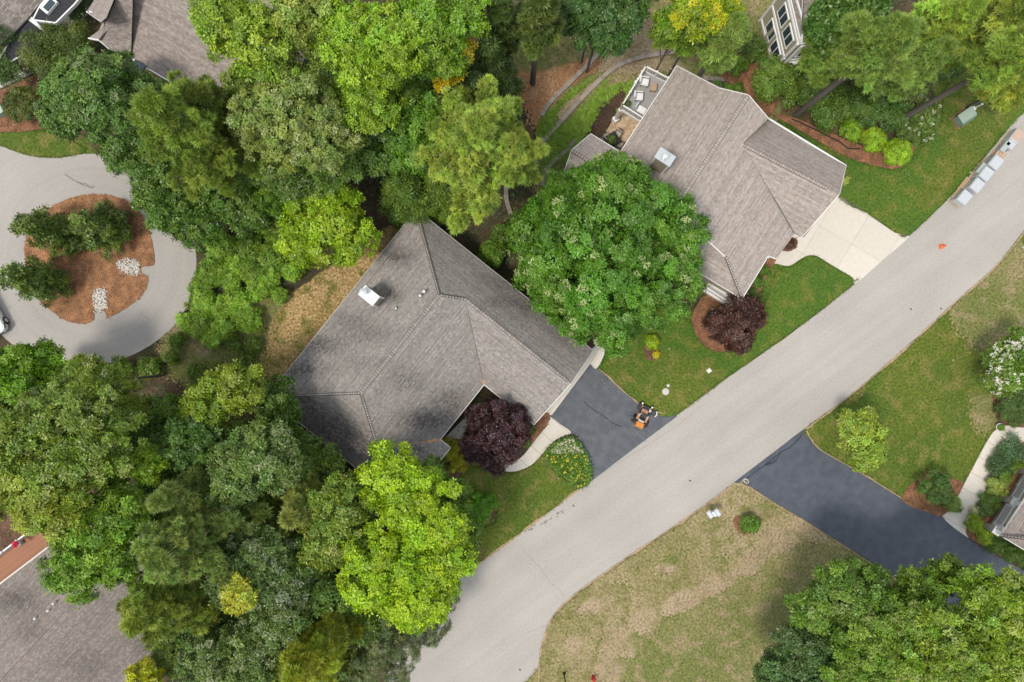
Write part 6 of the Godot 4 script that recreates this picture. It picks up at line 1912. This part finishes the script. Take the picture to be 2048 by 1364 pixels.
	for q in [[1234, 272, 2.6, "dark framed patio chair with tan seat facing the table's upper side"], [1211, 277, -0.9, "dark framed patio chair at the table's outer side"], [1237, 293, 1.2, "dark framed patio chair tucked by the pinkish roof's eave"]]:
		patio_chair(G(q[0], q[1]) + Vector3(0, 0.07, 0), q[2], q[3])
	# stools and flower pots on the brown deck
	var fp := P(42, 1085, 0.94)
	var pl := thing("flower_box", fp, 0.64, "pale square planter on the red-brown deck by the railing", "planter")
	mi(pl, "box", bevelled(Vector3(0.42, 0.4, 0.42), 0.03), mat(0.5, 0.53, 0.5, 0.7), Transform3D(Basis.IDENTITY, Vector3(0, 0.2, 0)))
	mi(pl, "soil", bevelled(Vector3(0.34, 0.02, 0.34), 0.005), mat(0.35, 0.36, 0.33, 0.9), Transform3D(Basis.IDENTITY, Vector3(0, 0.41, 0)))
	var ff := thing("flower_basket", P(33, 1088, 1.9), 0, "bright pink flowers in a basket on the white deck railing", "flowers")
	mi(ff, "basket", lathe([Vector2(0.1, -0.15), Vector2(0.18, 0.05), Vector2(0.15, 0.05)]), M.black)
	tuft(ff, "blossom", "flower", 2400.0, Vector3(0, 0.12, 0), 0.26, Color(0.62, 0.02, 0.14))
	car()
	# retaining walls behind the house with the deck, course on course of blocks
	for wl in [
		["outer curving retaining wall of grey-brown blocks below the wood-chip slope", [[1083, 232], [1100, 205], [1130, 175], [1165, 140], [1195, 110], [1212, 88]]],
		["long curving retaining wall of grey-brown blocks around the green strip", [[1068, 305], [1090, 278], [1120, 245], [1165, 195], [1205, 155], [1235, 132], [1275, 117], [1320, 108], [1370, 102]]],
		["short retaining wall of grey-brown blocks beside the small wing", [[1085, 372], [1087, 350], [1105, 325], [1135, 300], [1152, 275]]],
		["straight low block wall from the roof corner to the side bed", [[1405, 158], [1440, 160], [1480, 164]]],
		["dark curving block edge in the shade behind the big round tree", [[1012, 370], [1013, 400], [1022, 430]]],
	]:
		var a := line(wl[1], false, 10)
		var at := Vector3(a[0].x, terrain(a[0].x, a[0].y), a[0].y)
		var wn := thing("retaining_wall", at, 0, wl[0], "wall")
		var pos := 0.0
		var i := 0
		var prev := G(1024 + a[0].x * 24, 682 + a[0].y * 24)
		for q in range(1, a.size()):
			var nx := G(1024 + a[q].x * 24, 682 + a[q].y * 24)
			var d := nx - prev
			if d.length() < 0.36: continue
			var top := maxf(prev.y, nx.y) + 0.14
			var m := (prev + nx) * 0.5
			mi(wn, "block", box_mesh, M.block[rng.randi() % 3], Transform3D(Basis(Vector3.UP, atan2(d.x, d.z)) * Basis.from_scale(Vector3(0.36, 0.7, Vector2(d.x, d.z).length() - 0.006)), Vector3(m.x, top - 0.35, m.z) - at))
			prev = nx

func tuft(t: Node, called: String, kind: String, dens: float, at: Vector3, r: float, col: Color) -> void:
	var cr := new_crown(kind, dens)
	clump(cr, at, r, Vector3.UP, col, col, 0.0)
	grow(t, called, cr)

func hydrant(at: Vector3, label: String) -> void:
	var red := mat(0.42, 0.025, 0.02, 0.45)
	var h := thing("fire_hydrant", at, 0, label, "hydrant")
	mi(h, "barrel", lathe([Vector2(0.19, 0.0), Vector2(0.19, 0.05), Vector2(0.13, 0.08), Vector2(0.13, 0.55), Vector2(0.17, 0.58), Vector2(0.17, 0.62)]), red)
	mi(h, "bonnet", lathe([Vector2(0.17, 0.62), Vector2(0.14, 0.74), Vector2(0.05, 0.80), Vector2(0.05, 0.86), Vector2(0.001, 0.87)]), red)
	for a in [0.0, PI * 0.5, PI]:
		var d := Vector3(cos(a), 0, sin(a))
		rod(h, "nozzle", Vector3(0, 0.45, 0), Vector3(0, 0.45, 0) + d * 0.24, 0.07, red)

func deck_chair(at: Vector3, turn: float, label: String, group: String) -> void:
	var t := thing("deck_chair", at, turn, label, "chair", group)
	var frame := mat(0.30, 0.30, 0.28, 0.6)
	mi(t, "seat_cushion", bevelled(Vector3(0.56, 0.15, 0.56), 0.05), M.white, Transform3D(Basis.IDENTITY, Vector3(0.08, 0.40, 0)))
	mi(t, "back_cushion", bevelled(Vector3(0.14, 0.66, 0.56), 0.05), M.white, Transform3D(Basis(Vector3.BACK, 0.35), Vector3(-0.32, 0.66, 0)))
	for s in [-1, 1]:
		mi(t, "armrest", bevelled(Vector3(0.6, 0.05, 0.09), 0.02), M.white, Transform3D(Basis.IDENTITY, Vector3(0.02, 0.58, s * 0.34)))
		bx(t, "runner", Vector3(0.8, 0.05, 0.05), Vector3(0, 0.04, s * 0.3), frame)
		for x in [-0.24, 0.28]: bx(t, "leg", Vector3(0.05, 0.55, 0.05), Vector3(x, 0.3, s * 0.33), frame)

func patio_chair(at: Vector3, turn: float, label: String) -> void:
	var t := thing("patio_chair", at, turn, label, "chair", "chairs around the black patio table")
	mi(t, "seat_cushion", bevelled(Vector3(0.5, 0.09, 0.5), 0.03), mat(0.42, 0.38, 0.32, 0.9), Transform3D(Basis.IDENTITY, Vector3(0, 0.42, 0)))
	mi(t, "back_cushion", bevelled(Vector3(0.46, 0.5, 0.08), 0.03), mat(0.36, 0.33, 0.28, 0.9), Transform3D(Basis(Vector3.RIGHT, -0.28), Vector3(0, 0.68, 0.28)))
	bx(t, "back_frame", Vector3(0.56, 0.05, 0.05), Vector3(0, 0.94, 0.36), M.black)
	for s in [-1, 1]:
		bx(t, "armrest", Vector3(0.05, 0.04, 0.55), Vector3(s * 0.3, 0.62, 0.02), M.black)
		for z in [-0.22, 0.26]: bx(t, "leg", Vector3(0.045, 0.62, 0.045), Vector3(s * 0.29, 0.31, z), M.black)

func mower() -> void:
	var t := thing("riding_mower", P(1283, 832, 0.03), atan2(0.42, -0.91), "orange and black riding mower parked on the sealed drive", "mower")
	t.scale = Vector3.ONE * 1.04
	# front of the machine towards +z
	var o1 := mat(0.55, 0.19, 0.02, 0.45)
	var o2 := mat(0.42, 0.20, 0.10, 0.5)
	var dark := mat(0.025, 0.027, 0.03, 0.5)
	var wheel := lathe([Vector2(0.001, -0.14), Vector2(0.12, -0.14), Vector2(0.14, -0.11), Vector2(0.24, -0.14), Vector2(0.29, -0.09), Vector2(0.29, 0.09), Vector2(0.24, 0.14), Vector2(0.14, 0.11), Vector2(0.12, 0.14), Vector2(0.001, 0.14)], 18)
	for s in [-1, 1]:
		var wn := mi(t, "rear_wheel", wheel, M.rubber, Transform3D(Basis(Vector3.BACK, PI / 2), Vector3(s * 0.52, 0.29, -0.42)))
		mi(wn, "rim", lathe([Vector2(0.13, -0.15), Vector2(0.08, -0.16), Vector2(0.08, 0.16), Vector2(0.13, 0.15)]), M.metal)
		mi(t, "caster_wheel", wheel, M.rubber, Transform3D(Basis(Vector3.BACK, PI / 2).scaled(Vector3(0.5, 0.5, 0.5)), Vector3(s * 0.42, 0.145, 0.98)))
		bar(t, "caster_arm", Vector3(s * 0.42, 0.3, 0.98), Vector3(s * 0.22, 0.42, 0.5), 0.06, 0.06, o2)
		mi(t, "caster_cap", lathe([Vector2(0.07, 0.28), Vector2(0.07, 0.4), Vector2(0.001, 0.42)]), M.white, Transform3D(Basis.IDENTITY, Vector3(s * 0.42, 0, 0.98)))
		bar(t, "lap_bar", Vector3(s * 0.34, 0.6, -0.05), Vector3(s * 0.30, 0.95, 0.22), 0.04, 0.04, M.white)
		bar(t, "lap_bar_grip", Vector3(s * 0.30, 0.95, 0.22), Vector3(s * 0.06, 0.97, 0.28), 0.04, 0.04, dark)
		mi(t, "fender", bevelled(Vector3(0.22, 0.06, 0.5), 0.02), o2, Transform3D(Basis.IDENTITY, Vector3(s * 0.34, 0.56, -0.1)))
	mi(t, "chassis", bevelled(Vector3(0.62, 0.16, 1.4), 0.03), dark, Transform3D(Basis.IDENTITY, Vector3(0, 0.36, 0)))
	mi(t, "engine_cover", bevelled(Vector3(0.66, 0.34, 0.42), 0.05), o1, Transform3D(Basis.IDENTITY, Vector3(0, 0.66, -0.66)))
	mi(t, "engine", bevelled(Vector3(0.5, 0.24, 0.26), 0.04), M.metal, Transform3D(Basis.IDENTITY, Vector3(0, 0.6, -0.34)))
	mi(t, "bumper", bevelled(Vector3(0.86, 0.06, 0.06), 0.015), o2, Transform3D(Basis.IDENTITY, Vector3(0, 0.42, -0.92)))
	mi(t, "seat", bevelled(Vector3(0.46, 0.12, 0.44), 0.05), dark, Transform3D(Basis.IDENTITY, Vector3(0, 0.66, 0.06)))
	mi(t, "seat_back", bevelled(Vector3(0.46, 0.45, 0.12), 0.05), dark, Transform3D(Basis(Vector3.RIGHT, -0.2), Vector3(0, 0.88, -0.2)))
	mi(t, "foot_plate", bevelled(Vector3(0.56, 0.05, 0.36), 0.02), o2, Transform3D(Basis.IDENTITY, Vector3(0, 0.42, 0.42)))
	mi(t, "cutting_deck", bevelled(Vector3(1.22, 0.16, 0.52), 0.07), dark, Transform3D(Basis.IDENTITY, Vector3(0.03, 0.24, 0.66)))
	for x in [-0.36, 0.0, 0.36]: mi(t, "spindle_cover", lathe([Vector2(0.14, 0.31), Vector2(0.12, 0.38), Vector2(0.001, 0.39)]), M.metal if x < 0 else dark, Transform3D(Basis.IDENTITY, Vector3(x, 0, 0.66)))
	mi(t, "discharge_chute", bevelled(Vector3(0.3, 0.08, 0.4), 0.03), dark, Transform3D(Basis(Vector3.BACK, -0.3), Vector3(-0.74, 0.22, 0.62)))
	for k in 5:
		var a0 := -0.9 + k * 0.4
		var c := Vector3(-0.74, 0.36, 0.6)
		bar(t, "hose", c + Vector3(-cos(a0), 0, sin(a0)) * 0.24, c + Vector3(-cos(a0 + 0.42), 0, sin(a0 + 0.42)) * 0.24, 0.06, 0.06, M.white)

func pallets() -> void:
	var dir := Vector2(0.63, -0.78).normalized()
	var turn := atan2(dir.x, dir.y)
	var wrap := mat(0.46, 0.49, 0.53, 0.35)
	var wrap2 := mat(0.36, 0.40, 0.39, 0.4)
	var tan_load := mat(0.45, 0.33, 0.25, 0.8)
	var g := "shrink-wrapped pallets along the road edge"
	var lab := "white shrink-wrapped load on a wooden pallet in the row at the road edge"
	for e in [
		[1915, 399, 1.08, 0.92, 0.85, wrap, lab, g], [1938, 376, 1.05, 0.92, 0.95, wrap, lab, g], [1957, 353, 1.05, 0.92, 0.88, wrap, lab, g], [1975, 331, 1.05, 0.92, 0.95, wrap, lab, g],
		[1953, 340, 1.0, 0.45, 0.55, wrap2, "narrow pale wrapped bundle behind the white loads", ""], [1990, 313, 0.9, 0.7, 0.45, tan_load, "low open stack of brown pavers between the wrapped loads", ""],
		[2002, 315, 0.9, 0.4, 0.35, wrap2, "low grey-green wrapped bundle beside the brown pavers", ""], [1997, 298, 1.0, 0.45, 0.7, wrap2, "tall narrow grey-green bundle near the lawn side", ""], [2008, 293, 0.75, 0.75, 0.7, wrap, "small square white wrapped load near the tan-topped one", ""], [2019, 278, 1.1, 0.85, 0.85, wrap, "white wrapped load with tan boards showing on top", ""],
		[1928, 369, 1.1, 0.5, 0.12, null, "empty wooden pallet lying by the lawn edge", ""], [1913, 388, 1.0, 0.45, 0.10, null, "broken grey pallet at the row's lower end", ""]]:
		var t := thing("pallet_load", P(e[0], e[1], 0.02), turn, e[6], "pallet", e[7])
		for k in 5: mi(t, "pallet_board", bevelled(Vector3(e[3] / 5.0 - 0.03 + 0.02, 0.025, e[2] + 0.1), 0.004), M.wood, Transform3D(Basis.IDENTITY, Vector3((k - 2) * (e[3] + 0.05) / 5.0, 0.13, 0)))
		for k in 3: mi(t, "pallet_runner", bevelled(Vector3(e[3] + 0.08, 0.10, 0.09), 0.004), M.wood, Transform3D(Basis.IDENTITY, Vector3(0, 0.06, (k - 1) * e[2] * 0.46)))
		if e[5] == null: continue
		if e[5] == tan_load:
			for k in 3: mi(t, "paver_row", bevelled(Vector3(e[3] / 3.0 - 0.02, e[4], e[2]), 0.02), e[5], Transform3D(Basis.IDENTITY, Vector3((k - 1) * e[3] / 3.0, 0.15 + e[4] * 0.5, 0)))
			bar(t, "lath", Vector3(-e[3] * 0.62, 0.5, -0.5), Vector3(-e[3] * 0.62, 0.5, 0.5), 0.08, 0.1, M.wood)
			continue
		mi(t, "wrapped_load", bevelled(Vector3(e[3], e[4], e[2]), 0.07), e[5], Transform3D(Basis.IDENTITY, Vector3(0, 0.15 + e[4] * 0.5, 0)))
		mi(t, "top_sheet", bevelled(Vector3(e[3] * 0.86, 0.03, e[2] * 0.88), 0.012), e[5] if (e[6] as String).find("tan boards") < 0 else tan_load, Transform3D(Basis(Vector3.UP, rng.randf_range(-0.05, 0.05)), Vector3(0, 0.155 + e[4], 0)))
		for k in 2: mi(t, "wrap_fold", bevelled(Vector3(e[3] * 0.5, 0.02, 0.03), 0.006), e[5], Transform3D(Basis(Vector3.UP, rng.randf_range(-1, 1)), Vector3(rng.randf_range(-0.15, 0.15), 0.175 + e[4], rng.randf_range(-0.3, 0.3))))

func car() -> void:
	# a pale estate car, nose towards +z, most of it beyond the picture's edge
	var dir := Vector2(0.48, 0.88).normalized()
	var nose := P(8, 668)
	var at := nose - Vector3(dir.x, 0, dir.y) * 2.2
	var t := thing("parked_car", at, atan2(dir.x, dir.y), "silver-white car parked at the edge of the turning loop", "car")
	var paint_m := mat(0.62, 0.65, 0.67, 0.22, 0.1)
	paint_m.clearcoat_enabled = true
	paint_m.clearcoat = 0.8
	var dark := mat(0.015, 0.016, 0.018, 0.35)
	# cross sections from tail to nose: z, half width, sill height, shoulder height
	var sec := [[-2.2, 0.72, 0.45, 0.80], [-2.05, 0.86, 0.30, 0.95], [-1.2, 0.92, 0.25, 1.0], [0.5, 0.92, 0.25, 0.98], [1.3, 0.91, 0.25, 0.95], [1.85, 0.86, 0.28, 0.86], [2.1, 0.74, 0.32, 0.76], [2.24, 0.55, 0.38, 0.66]]
	var st := begin()
	var ring := func(s: Array) -> Array:
		var w: float = s[1]
		return [Vector3(-w * 0.94, s[2], s[0]), Vector3(-w, (s[2] + s[3]) * 0.5, s[0]), Vector3(-w * 0.95, s[3] - 0.06, s[0]), Vector3(-w * 0.80, s[3], s[0]), Vector3(0, s[3] + 0.05, s[0]), Vector3(w * 0.80, s[3], s[0]), Vector3(w * 0.95, s[3] - 0.06, s[0]), Vector3(w, (s[2] + s[3]) * 0.5, s[0]), Vector3(w * 0.94, s[2], s[0])]
	for i in sec.size() - 1:
		var a: Array = ring.call(sec[i])
		var b: Array = ring.call(sec[i + 1])
		for k in 8: quad(st, a[k], a[k + 1], b[k + 1], b[k])
	for e in [[0, true], [sec.size() - 1, false]]:
		var a: Array = ring.call(sec[e[0]])
		for k in 7: tri(st, a[0], a[k + 1], a[k + 2] if k < 7 else a[8])
	mi(t, "body", done(st), paint_m)
	var roof_st := begin()
	var b0 := [Vector3(-0.80, 0.98, -1.9), Vector3(0.80, 0.98, -1.9), Vector3(0.80, 1.0, 0.75), Vector3(-0.80, 1.0, 0.75)]
	var r0 := [Vector3(-0.62, 1.5, -1.5), Vector3(0.62, 1.5, -1.5), Vector3(0.62, 1.5, 0.0), Vector3(-0.62, 1.5, 0.0)]
	quad(roof_st, r0[0], r0[3], r0[2], r0[1])
	mi(t, "roof", done(roof_st), paint_m)
	for k in 4:
		var gs := begin()
		quad(gs, b0[k], b0[(k + 1) % 4], r0[(k + 1) % 4], r0[k])
		mi(t, ["rear_window", "side_window", "windscreen", "side_window"][k], done(gs), M.glass)
	var wheel := lathe([Vector2(0.001, -0.1), Vector2(0.2, -0.1), Vector2(0.33, -0.1), Vector2(0.33, 0.1), Vector2(0.2, 0.1), Vector2(0.001, 0.1)], 18)
	for s in [-1, 1]:
		for z in [-1.35, 1.4]:
			var wn := mi(t, "wheel", wheel, M.rubber, Transform3D(Basis(Vector3.BACK, PI / 2), Vector3(s * 0.84, 0.33, z)))
			mi(wn, "rim", lathe([Vector2(0.2, -0.11), Vector2(0.001, -0.115)]), M.metal)
		mi(t, "headlight", bevelled(Vector3(0.2, 0.1, 0.42), 0.03), mat(0.55, 0.6, 0.62, 0.1), Transform3D(Basis(Vector3.UP, s * -0.35), Vector3(s * 0.73, 0.76, 1.92)))
		bx(t, "headlight_rim", Vector3(0.05, 0.12, 0.5), Vector3(s * 0.87, 0.74, 1.88), dark, s * -0.35)
		mi(t, "mirror", bevelled(Vector3(0.2, 0.13, 0.1), 0.03), paint_m, Transform3D(Basis.IDENTITY, Vector3(s * 0.98, 1.02, 0.55)))
	mi(t, "grille", bevelled(Vector3(1.0, 0.16, 0.1), 0.03), dark, Transform3D(Basis.IDENTITY, Vector3(0, 0.58, 2.22)))
	mi(t, "bumper_strip", bevelled(Vector3(1.3, 0.1, 0.14), 0.03), dark, Transform3D(Basis.IDENTITY, Vector3(0, 0.42, 2.14)))

# ---- grass, ground cover, flowers, stones: what nobody could count
func small_growth() -> void:
	var lawn := PackedFloat32Array()
	var dry := PackedFloat32Array()
	var cover := PackedFloat32Array()
	var weeds := PackedFloat32Array()
	var paved := [line(DRIVE_A), line(DRIVE_C), line(WALK_A, true, 4), line(WALK_C, true, 4), line(BED_A)]
	for i in 150000:
		var x := rng.randf_range(-44, 44)
		var z := rng.randf_range(-30, 30)
		var id := zone_at(x, z)
		if id == 0:
			if rng.randf() < 0.2 and zone_at(x + 0.9, z) == 0 and zone_at(x - 0.9, z) == 0 and zone_at(x, z + 0.9) == 0 and zone_at(x, z - 0.9) == 0:
				var cw := Color(0.07, 0.12, 0.03) * rng.randf_range(0.6, 1.5)
				put_leaf(weeds, Vector3(x, terrain(x, z) + 0.05, z), (Vector3.UP + rand_dir() * 0.4).normalized(), rng.randf_range(0.7, 1.6), cw)
			continue
		var c := map_color(x, z) * rng.randf_range(0.88, 1.14)
		var p := Vector3(x, terrain(x, z) + (0.045 if id < 4 else 0.0), z)
		if id == 6:
			for k in 3: put_leaf(cover, p + Vector3(rng.randf_range(-0.2, 0.2), 0.08, rng.randf_range(-0.2, 0.2)), (Vector3.UP + rand_dir() * 0.5).normalized(), rng.randf_range(0.8, 1.5), Color(0.180, 0.310, 0.022) * rng.randf_range(0.6, 1.35))
		elif id == 1 or id == 2 or id == 8:
			put_leaf(lawn, p, (Vector3.UP + rand_dir() * 0.35).normalized(), rng.randf_range(0.6, 1.1), c)
		elif id == 3 or id == 4 or id == 10 or id == 7:
			put_leaf(dry, p, (Vector3.UP + rand_dir() * 0.5).normalized(), rng.randf_range(0.8, 1.7), c)
	# blades leaning over the edges of the lawns
	for node in get_children():
		if not node.name.begins_with("lawn"): continue
		var vs: PackedVector3Array = node.mesh.surface_get_arrays(0)[Mesh.ARRAY_VERTEX]
		for i in range(0, vs.size(), 3):
			var e0 := vs[i]
			var e1 := vs[i + 1]
			if absf(e0.y - e1.y) < 0.02 or absf(e0.x) > 46 or absf(e0.z) > 32: continue
			for k in 3:
				var q := e0 + Vector3(rng.randf_range(-0.12, 0.12), -0.01, rng.randf_range(-0.12, 0.12))
				var c := map_color(q.x, q.z) * rng.randf_range(0.8, 1.25)
				put_leaf(lawn, q, (Vector3.UP * 0.7 + rand_dir() * 0.7).normalized(), rng.randf_range(0.7, 1.3), c)
	var stuff := func(called: String, mesh: Mesh, buf: PackedFloat32Array, label: String, cat: String) -> void:
		var o := scatter_leaves(self, called, mesh, buf)
		o.set_meta("kind", "stuff")
		tag(o, label, cat)
	stuff.call("grass", spray.blade, lawn, "short mown green grass of the front lawns", "grass")
	stuff.call("dry_grass", spray.blade, dry, "straw-coloured dry grass on the lot and behind the stained roof", "grass")
	stuff.call("ground_cover", spray.weed, cover, "bright green ground cover between the retaining walls", "ground cover")
	var clover := PackedFloat32Array()
	for i in 9000:
		var x := rng.randf_range(-44, 44)
		var z := rng.randf_range(-30, 30)
		var id := zone_at(x, z)
		if id in [1, 2, 3, 10] and rng.randf() < 0.10: put_leaf(clover, Vector3(x, 0.075, z), Vector3.UP, rng.randf_range(0.3, 0.9), [Color(0.6, 0.58, 0.45), Color(0.34, 0.27, 0.14), Color(0.30, 0.34, 0.05)][rng.randi() % 3])
	stuff.call("clover_flowers", spray.flower, clover, "pale clover heads and dry leaf bits dotted over the lawns", "clover")
	stuff.call("undergrowth", spray.weed, weeds, "scattered low green weeds on the woodland floor", "undergrowth")
	# the flower bed by the sealed drive
	var bed := line(BED_A)
	var leaves := PackedFloat32Array()
	var yellow := PackedFloat32Array()
	var pale := PackedFloat32Array()
	var n := 0
	while n < 1500:
		var p := Vector2(rng.randf_range(2.4, 6.6), rng.randf_range(7.6, 12.6))
		if not Geometry2D.is_point_in_polygon(p, bed): continue
		var inner := true
		for k in 6:
			if not Geometry2D.is_point_in_polygon(p + Vector2.from_angle(k * TAU / 6) * 0.30, bed): inner = false
		if not inner: continue
		n += 1
		var h := rng.randf_range(0.15, 0.42)
		put_leaf(leaves, Vector3(p.x, h, p.y), (Vector3.UP + rand_dir() * 0.6).normalized(), rng.randf_range(0.9, 1.6), Color(0.085, 0.190, 0.016) * rng.randf_range(0.6, 1.4))
		var upper := p.y < 9.25
		if upper and rng.randf() < 0.9: put_leaf(pale, Vector3(p.x, h + 0.2, p.y), (Vector3.UP + rand_dir() * 0.4).normalized(), rng.randf_range(0.9, 1.6), Color(0.62, 0.60, 0.42) * rng.randf_range(0.7, 1.1))
		elif not upper and rng.randf() < 0.17: put_leaf(yellow, Vector3(p.x, h + 0.22, p.y), (Vector3.UP + rand_dir() * 0.3).normalized(), rng.randf_range(0.8, 1.2), Color(0.85, 0.66, 0.05) * rng.randf_range(0.8, 1.15))
	stuff.call("perennial_leaves", spray.fine, leaves, "green leaves of the flower bed by the sealed drive", "plants")
	stuff.call("yellow_flowers", spray.flower, yellow, "many small yellow flowers in the bed by the sealed drive", "flowers")
	stuff.call("pale_flowers", spray.flower, pale, "pale cream flowers at the bed's upper end", "flowers")
	# white stones at the two drains of the mulch island
	var rock := SphereMesh.new()
	rock.radius = 0.5
	rock.height = 0.8
	rock.radial_segments = 7
	rock.rings = 4
	for e in [[[[238, 522], [258, 518], [278, 524], [279, 548], [256, 547], [240, 542]], "white stones of the drain bed facing the wood"], [[[188, 582], [212, 578], [214, 620], [193, 622]], "white stones of the drain bed at the island's lower rim"]]:
		var poly := sharp(e[0])
		var buf := PackedFloat32Array()
		var lo := poly[0]
		var hi := poly[0]
		for q in poly:
			lo = Vector2(minf(lo.x, q.x - 0.2), minf(lo.y, q.y - 0.2)); hi = Vector2(maxf(hi.x, q.x + 0.2), maxf(hi.y, q.y + 0.2))
		for i in 900:
			var p := Vector2(rng.randf_range(lo.x, hi.x), rng.randf_range(lo.y, hi.y))
			if Geometry2D.is_point_in_polygon(p + Vector2(rng.randf_range(-0.2, 0.2), rng.randf_range(-0.2, 0.2)), poly): put_leaf(buf, Vector3(p.x, rng.randf_range(0.05, 0.13), p.y), rand_dir(), rng.randf_range(0.07, 0.16), Color(1, 1, 1) * rng.randf_range(0.6, 1.2))
		var o := scatter_leaves(self, "drain_stones", rock, buf)
		o.material_override = M.rock
		o.set_meta("kind", "stuff")
		tag(o, e[1], "stones")
	# pale gravel beside the corner house
	var gr := PackedFloat32Array()
	for e in [[[[-20, 180], [-20, 120], [30, 100], [60, 120], [85, 140], [40, 158], [0, 178]], 2600], [[[115, 45], [150, 5], [185, -20], [175, 30], [140, 60]], 1600]]:
		var poly := sharp(e[0])
		structure("gravel_bed", sheet(poly, 0.05), M.patio if false else mat(0.50, 0.46, 0.40, 0.95))
		for i in e[1]:
			var a := poly[rng.randi() % poly.size()].lerp(poly[rng.randi() % poly.size()], rng.randf()).lerp(poly[rng.randi() % poly.size()], rng.randf())
			if Geometry2D.is_point_in_polygon(a, poly): put_leaf(gr, Vector3(a.x, 0.06, a.y), rand_dir(), rng.randf_range(0.04, 0.1), Color(1, 1, 1) * rng.randf_range(0.5, 1.2))
	var go := scatter_leaves(self, "gravel", rock, gr)
	go.material_override = M.rock
	go.set_meta("kind", "stuff")
	tag(go, "pale gravel beside the corner house", "gravel")

func _ready() -> void:
	rng.seed = 20240611
	var cam := Camera3D.new()
	cam.name = "camera"
	cam.position = Vector3(0, EYE, 0)
	cam.rotation_degrees = Vector3(-90, 0, 0)
	cam.fov = rad_to_deg(2.0 * atan(682.0 / F))
	cam.near = 0.5
	cam.far = 900.0
	add_child(cam)
	cam.current = true
	var env := Environment.new()
	env.background_mode = Environment.BG_SKY
	var sky := ProceduralSkyMaterial.new()
	sky.sky_top_color = Color(0.86, 0.88, 0.91)
	sky.sky_horizon_color = Color(0.88, 0.89, 0.90)
	sky.sky_curve = 0.2
	sky.ground_bottom_color = Color(0.2, 0.2, 0.18)
	sky.ground_horizon_color = Color(0.6, 0.62, 0.62)
	sky.sun_angle_max = 1.0
	env.sky = Sky.new()
	env.sky.sky_material = sky
	env.tonemap_mode = Environment.TONE_MAPPER_LINEAR
	env.tonemap_exposure = 1.95
	env.background_energy_multiplier = 0.68
	env.sdfgi_enabled = true
	env.ssao_enabled = true
	env.ssil_enabled = true
	var we := WorldEnvironment.new()
	we.name = "world_environment"
	we.environment = env
	add_child(we)
	var sun := DirectionalLight3D.new()
	sun.name = "sun"
	sun.light_energy = 0.5
	sun.light_angular_distance = 14.0
	sun.light_color = Color(1.0, 0.96, 0.90)
	sun.shadow_enabled = true
	add_child(sun)
	sun.look_at_from_position(Vector3(-40, 100, 28), Vector3.ZERO, Vector3.FORWARD)
	var t0 := Time.get_ticks_msec()
	materials()
	sprays()
	print("materials ", Time.get_ticks_msec() - t0)
	ground()
	print("ground ", Time.get_ticks_msec() - t0)
	house_a()
	house_b()
	deck_b()
	other_houses()
	print("houses ", Time.get_ticks_msec() - t0)
	plants()
	print("plants ", Time.get_ticks_msec() - t0, " ", n_leaves)
	objects()
	small_growth()
	print("all ", Time.get_ticks_msec() - t0, " ", n_leaves)
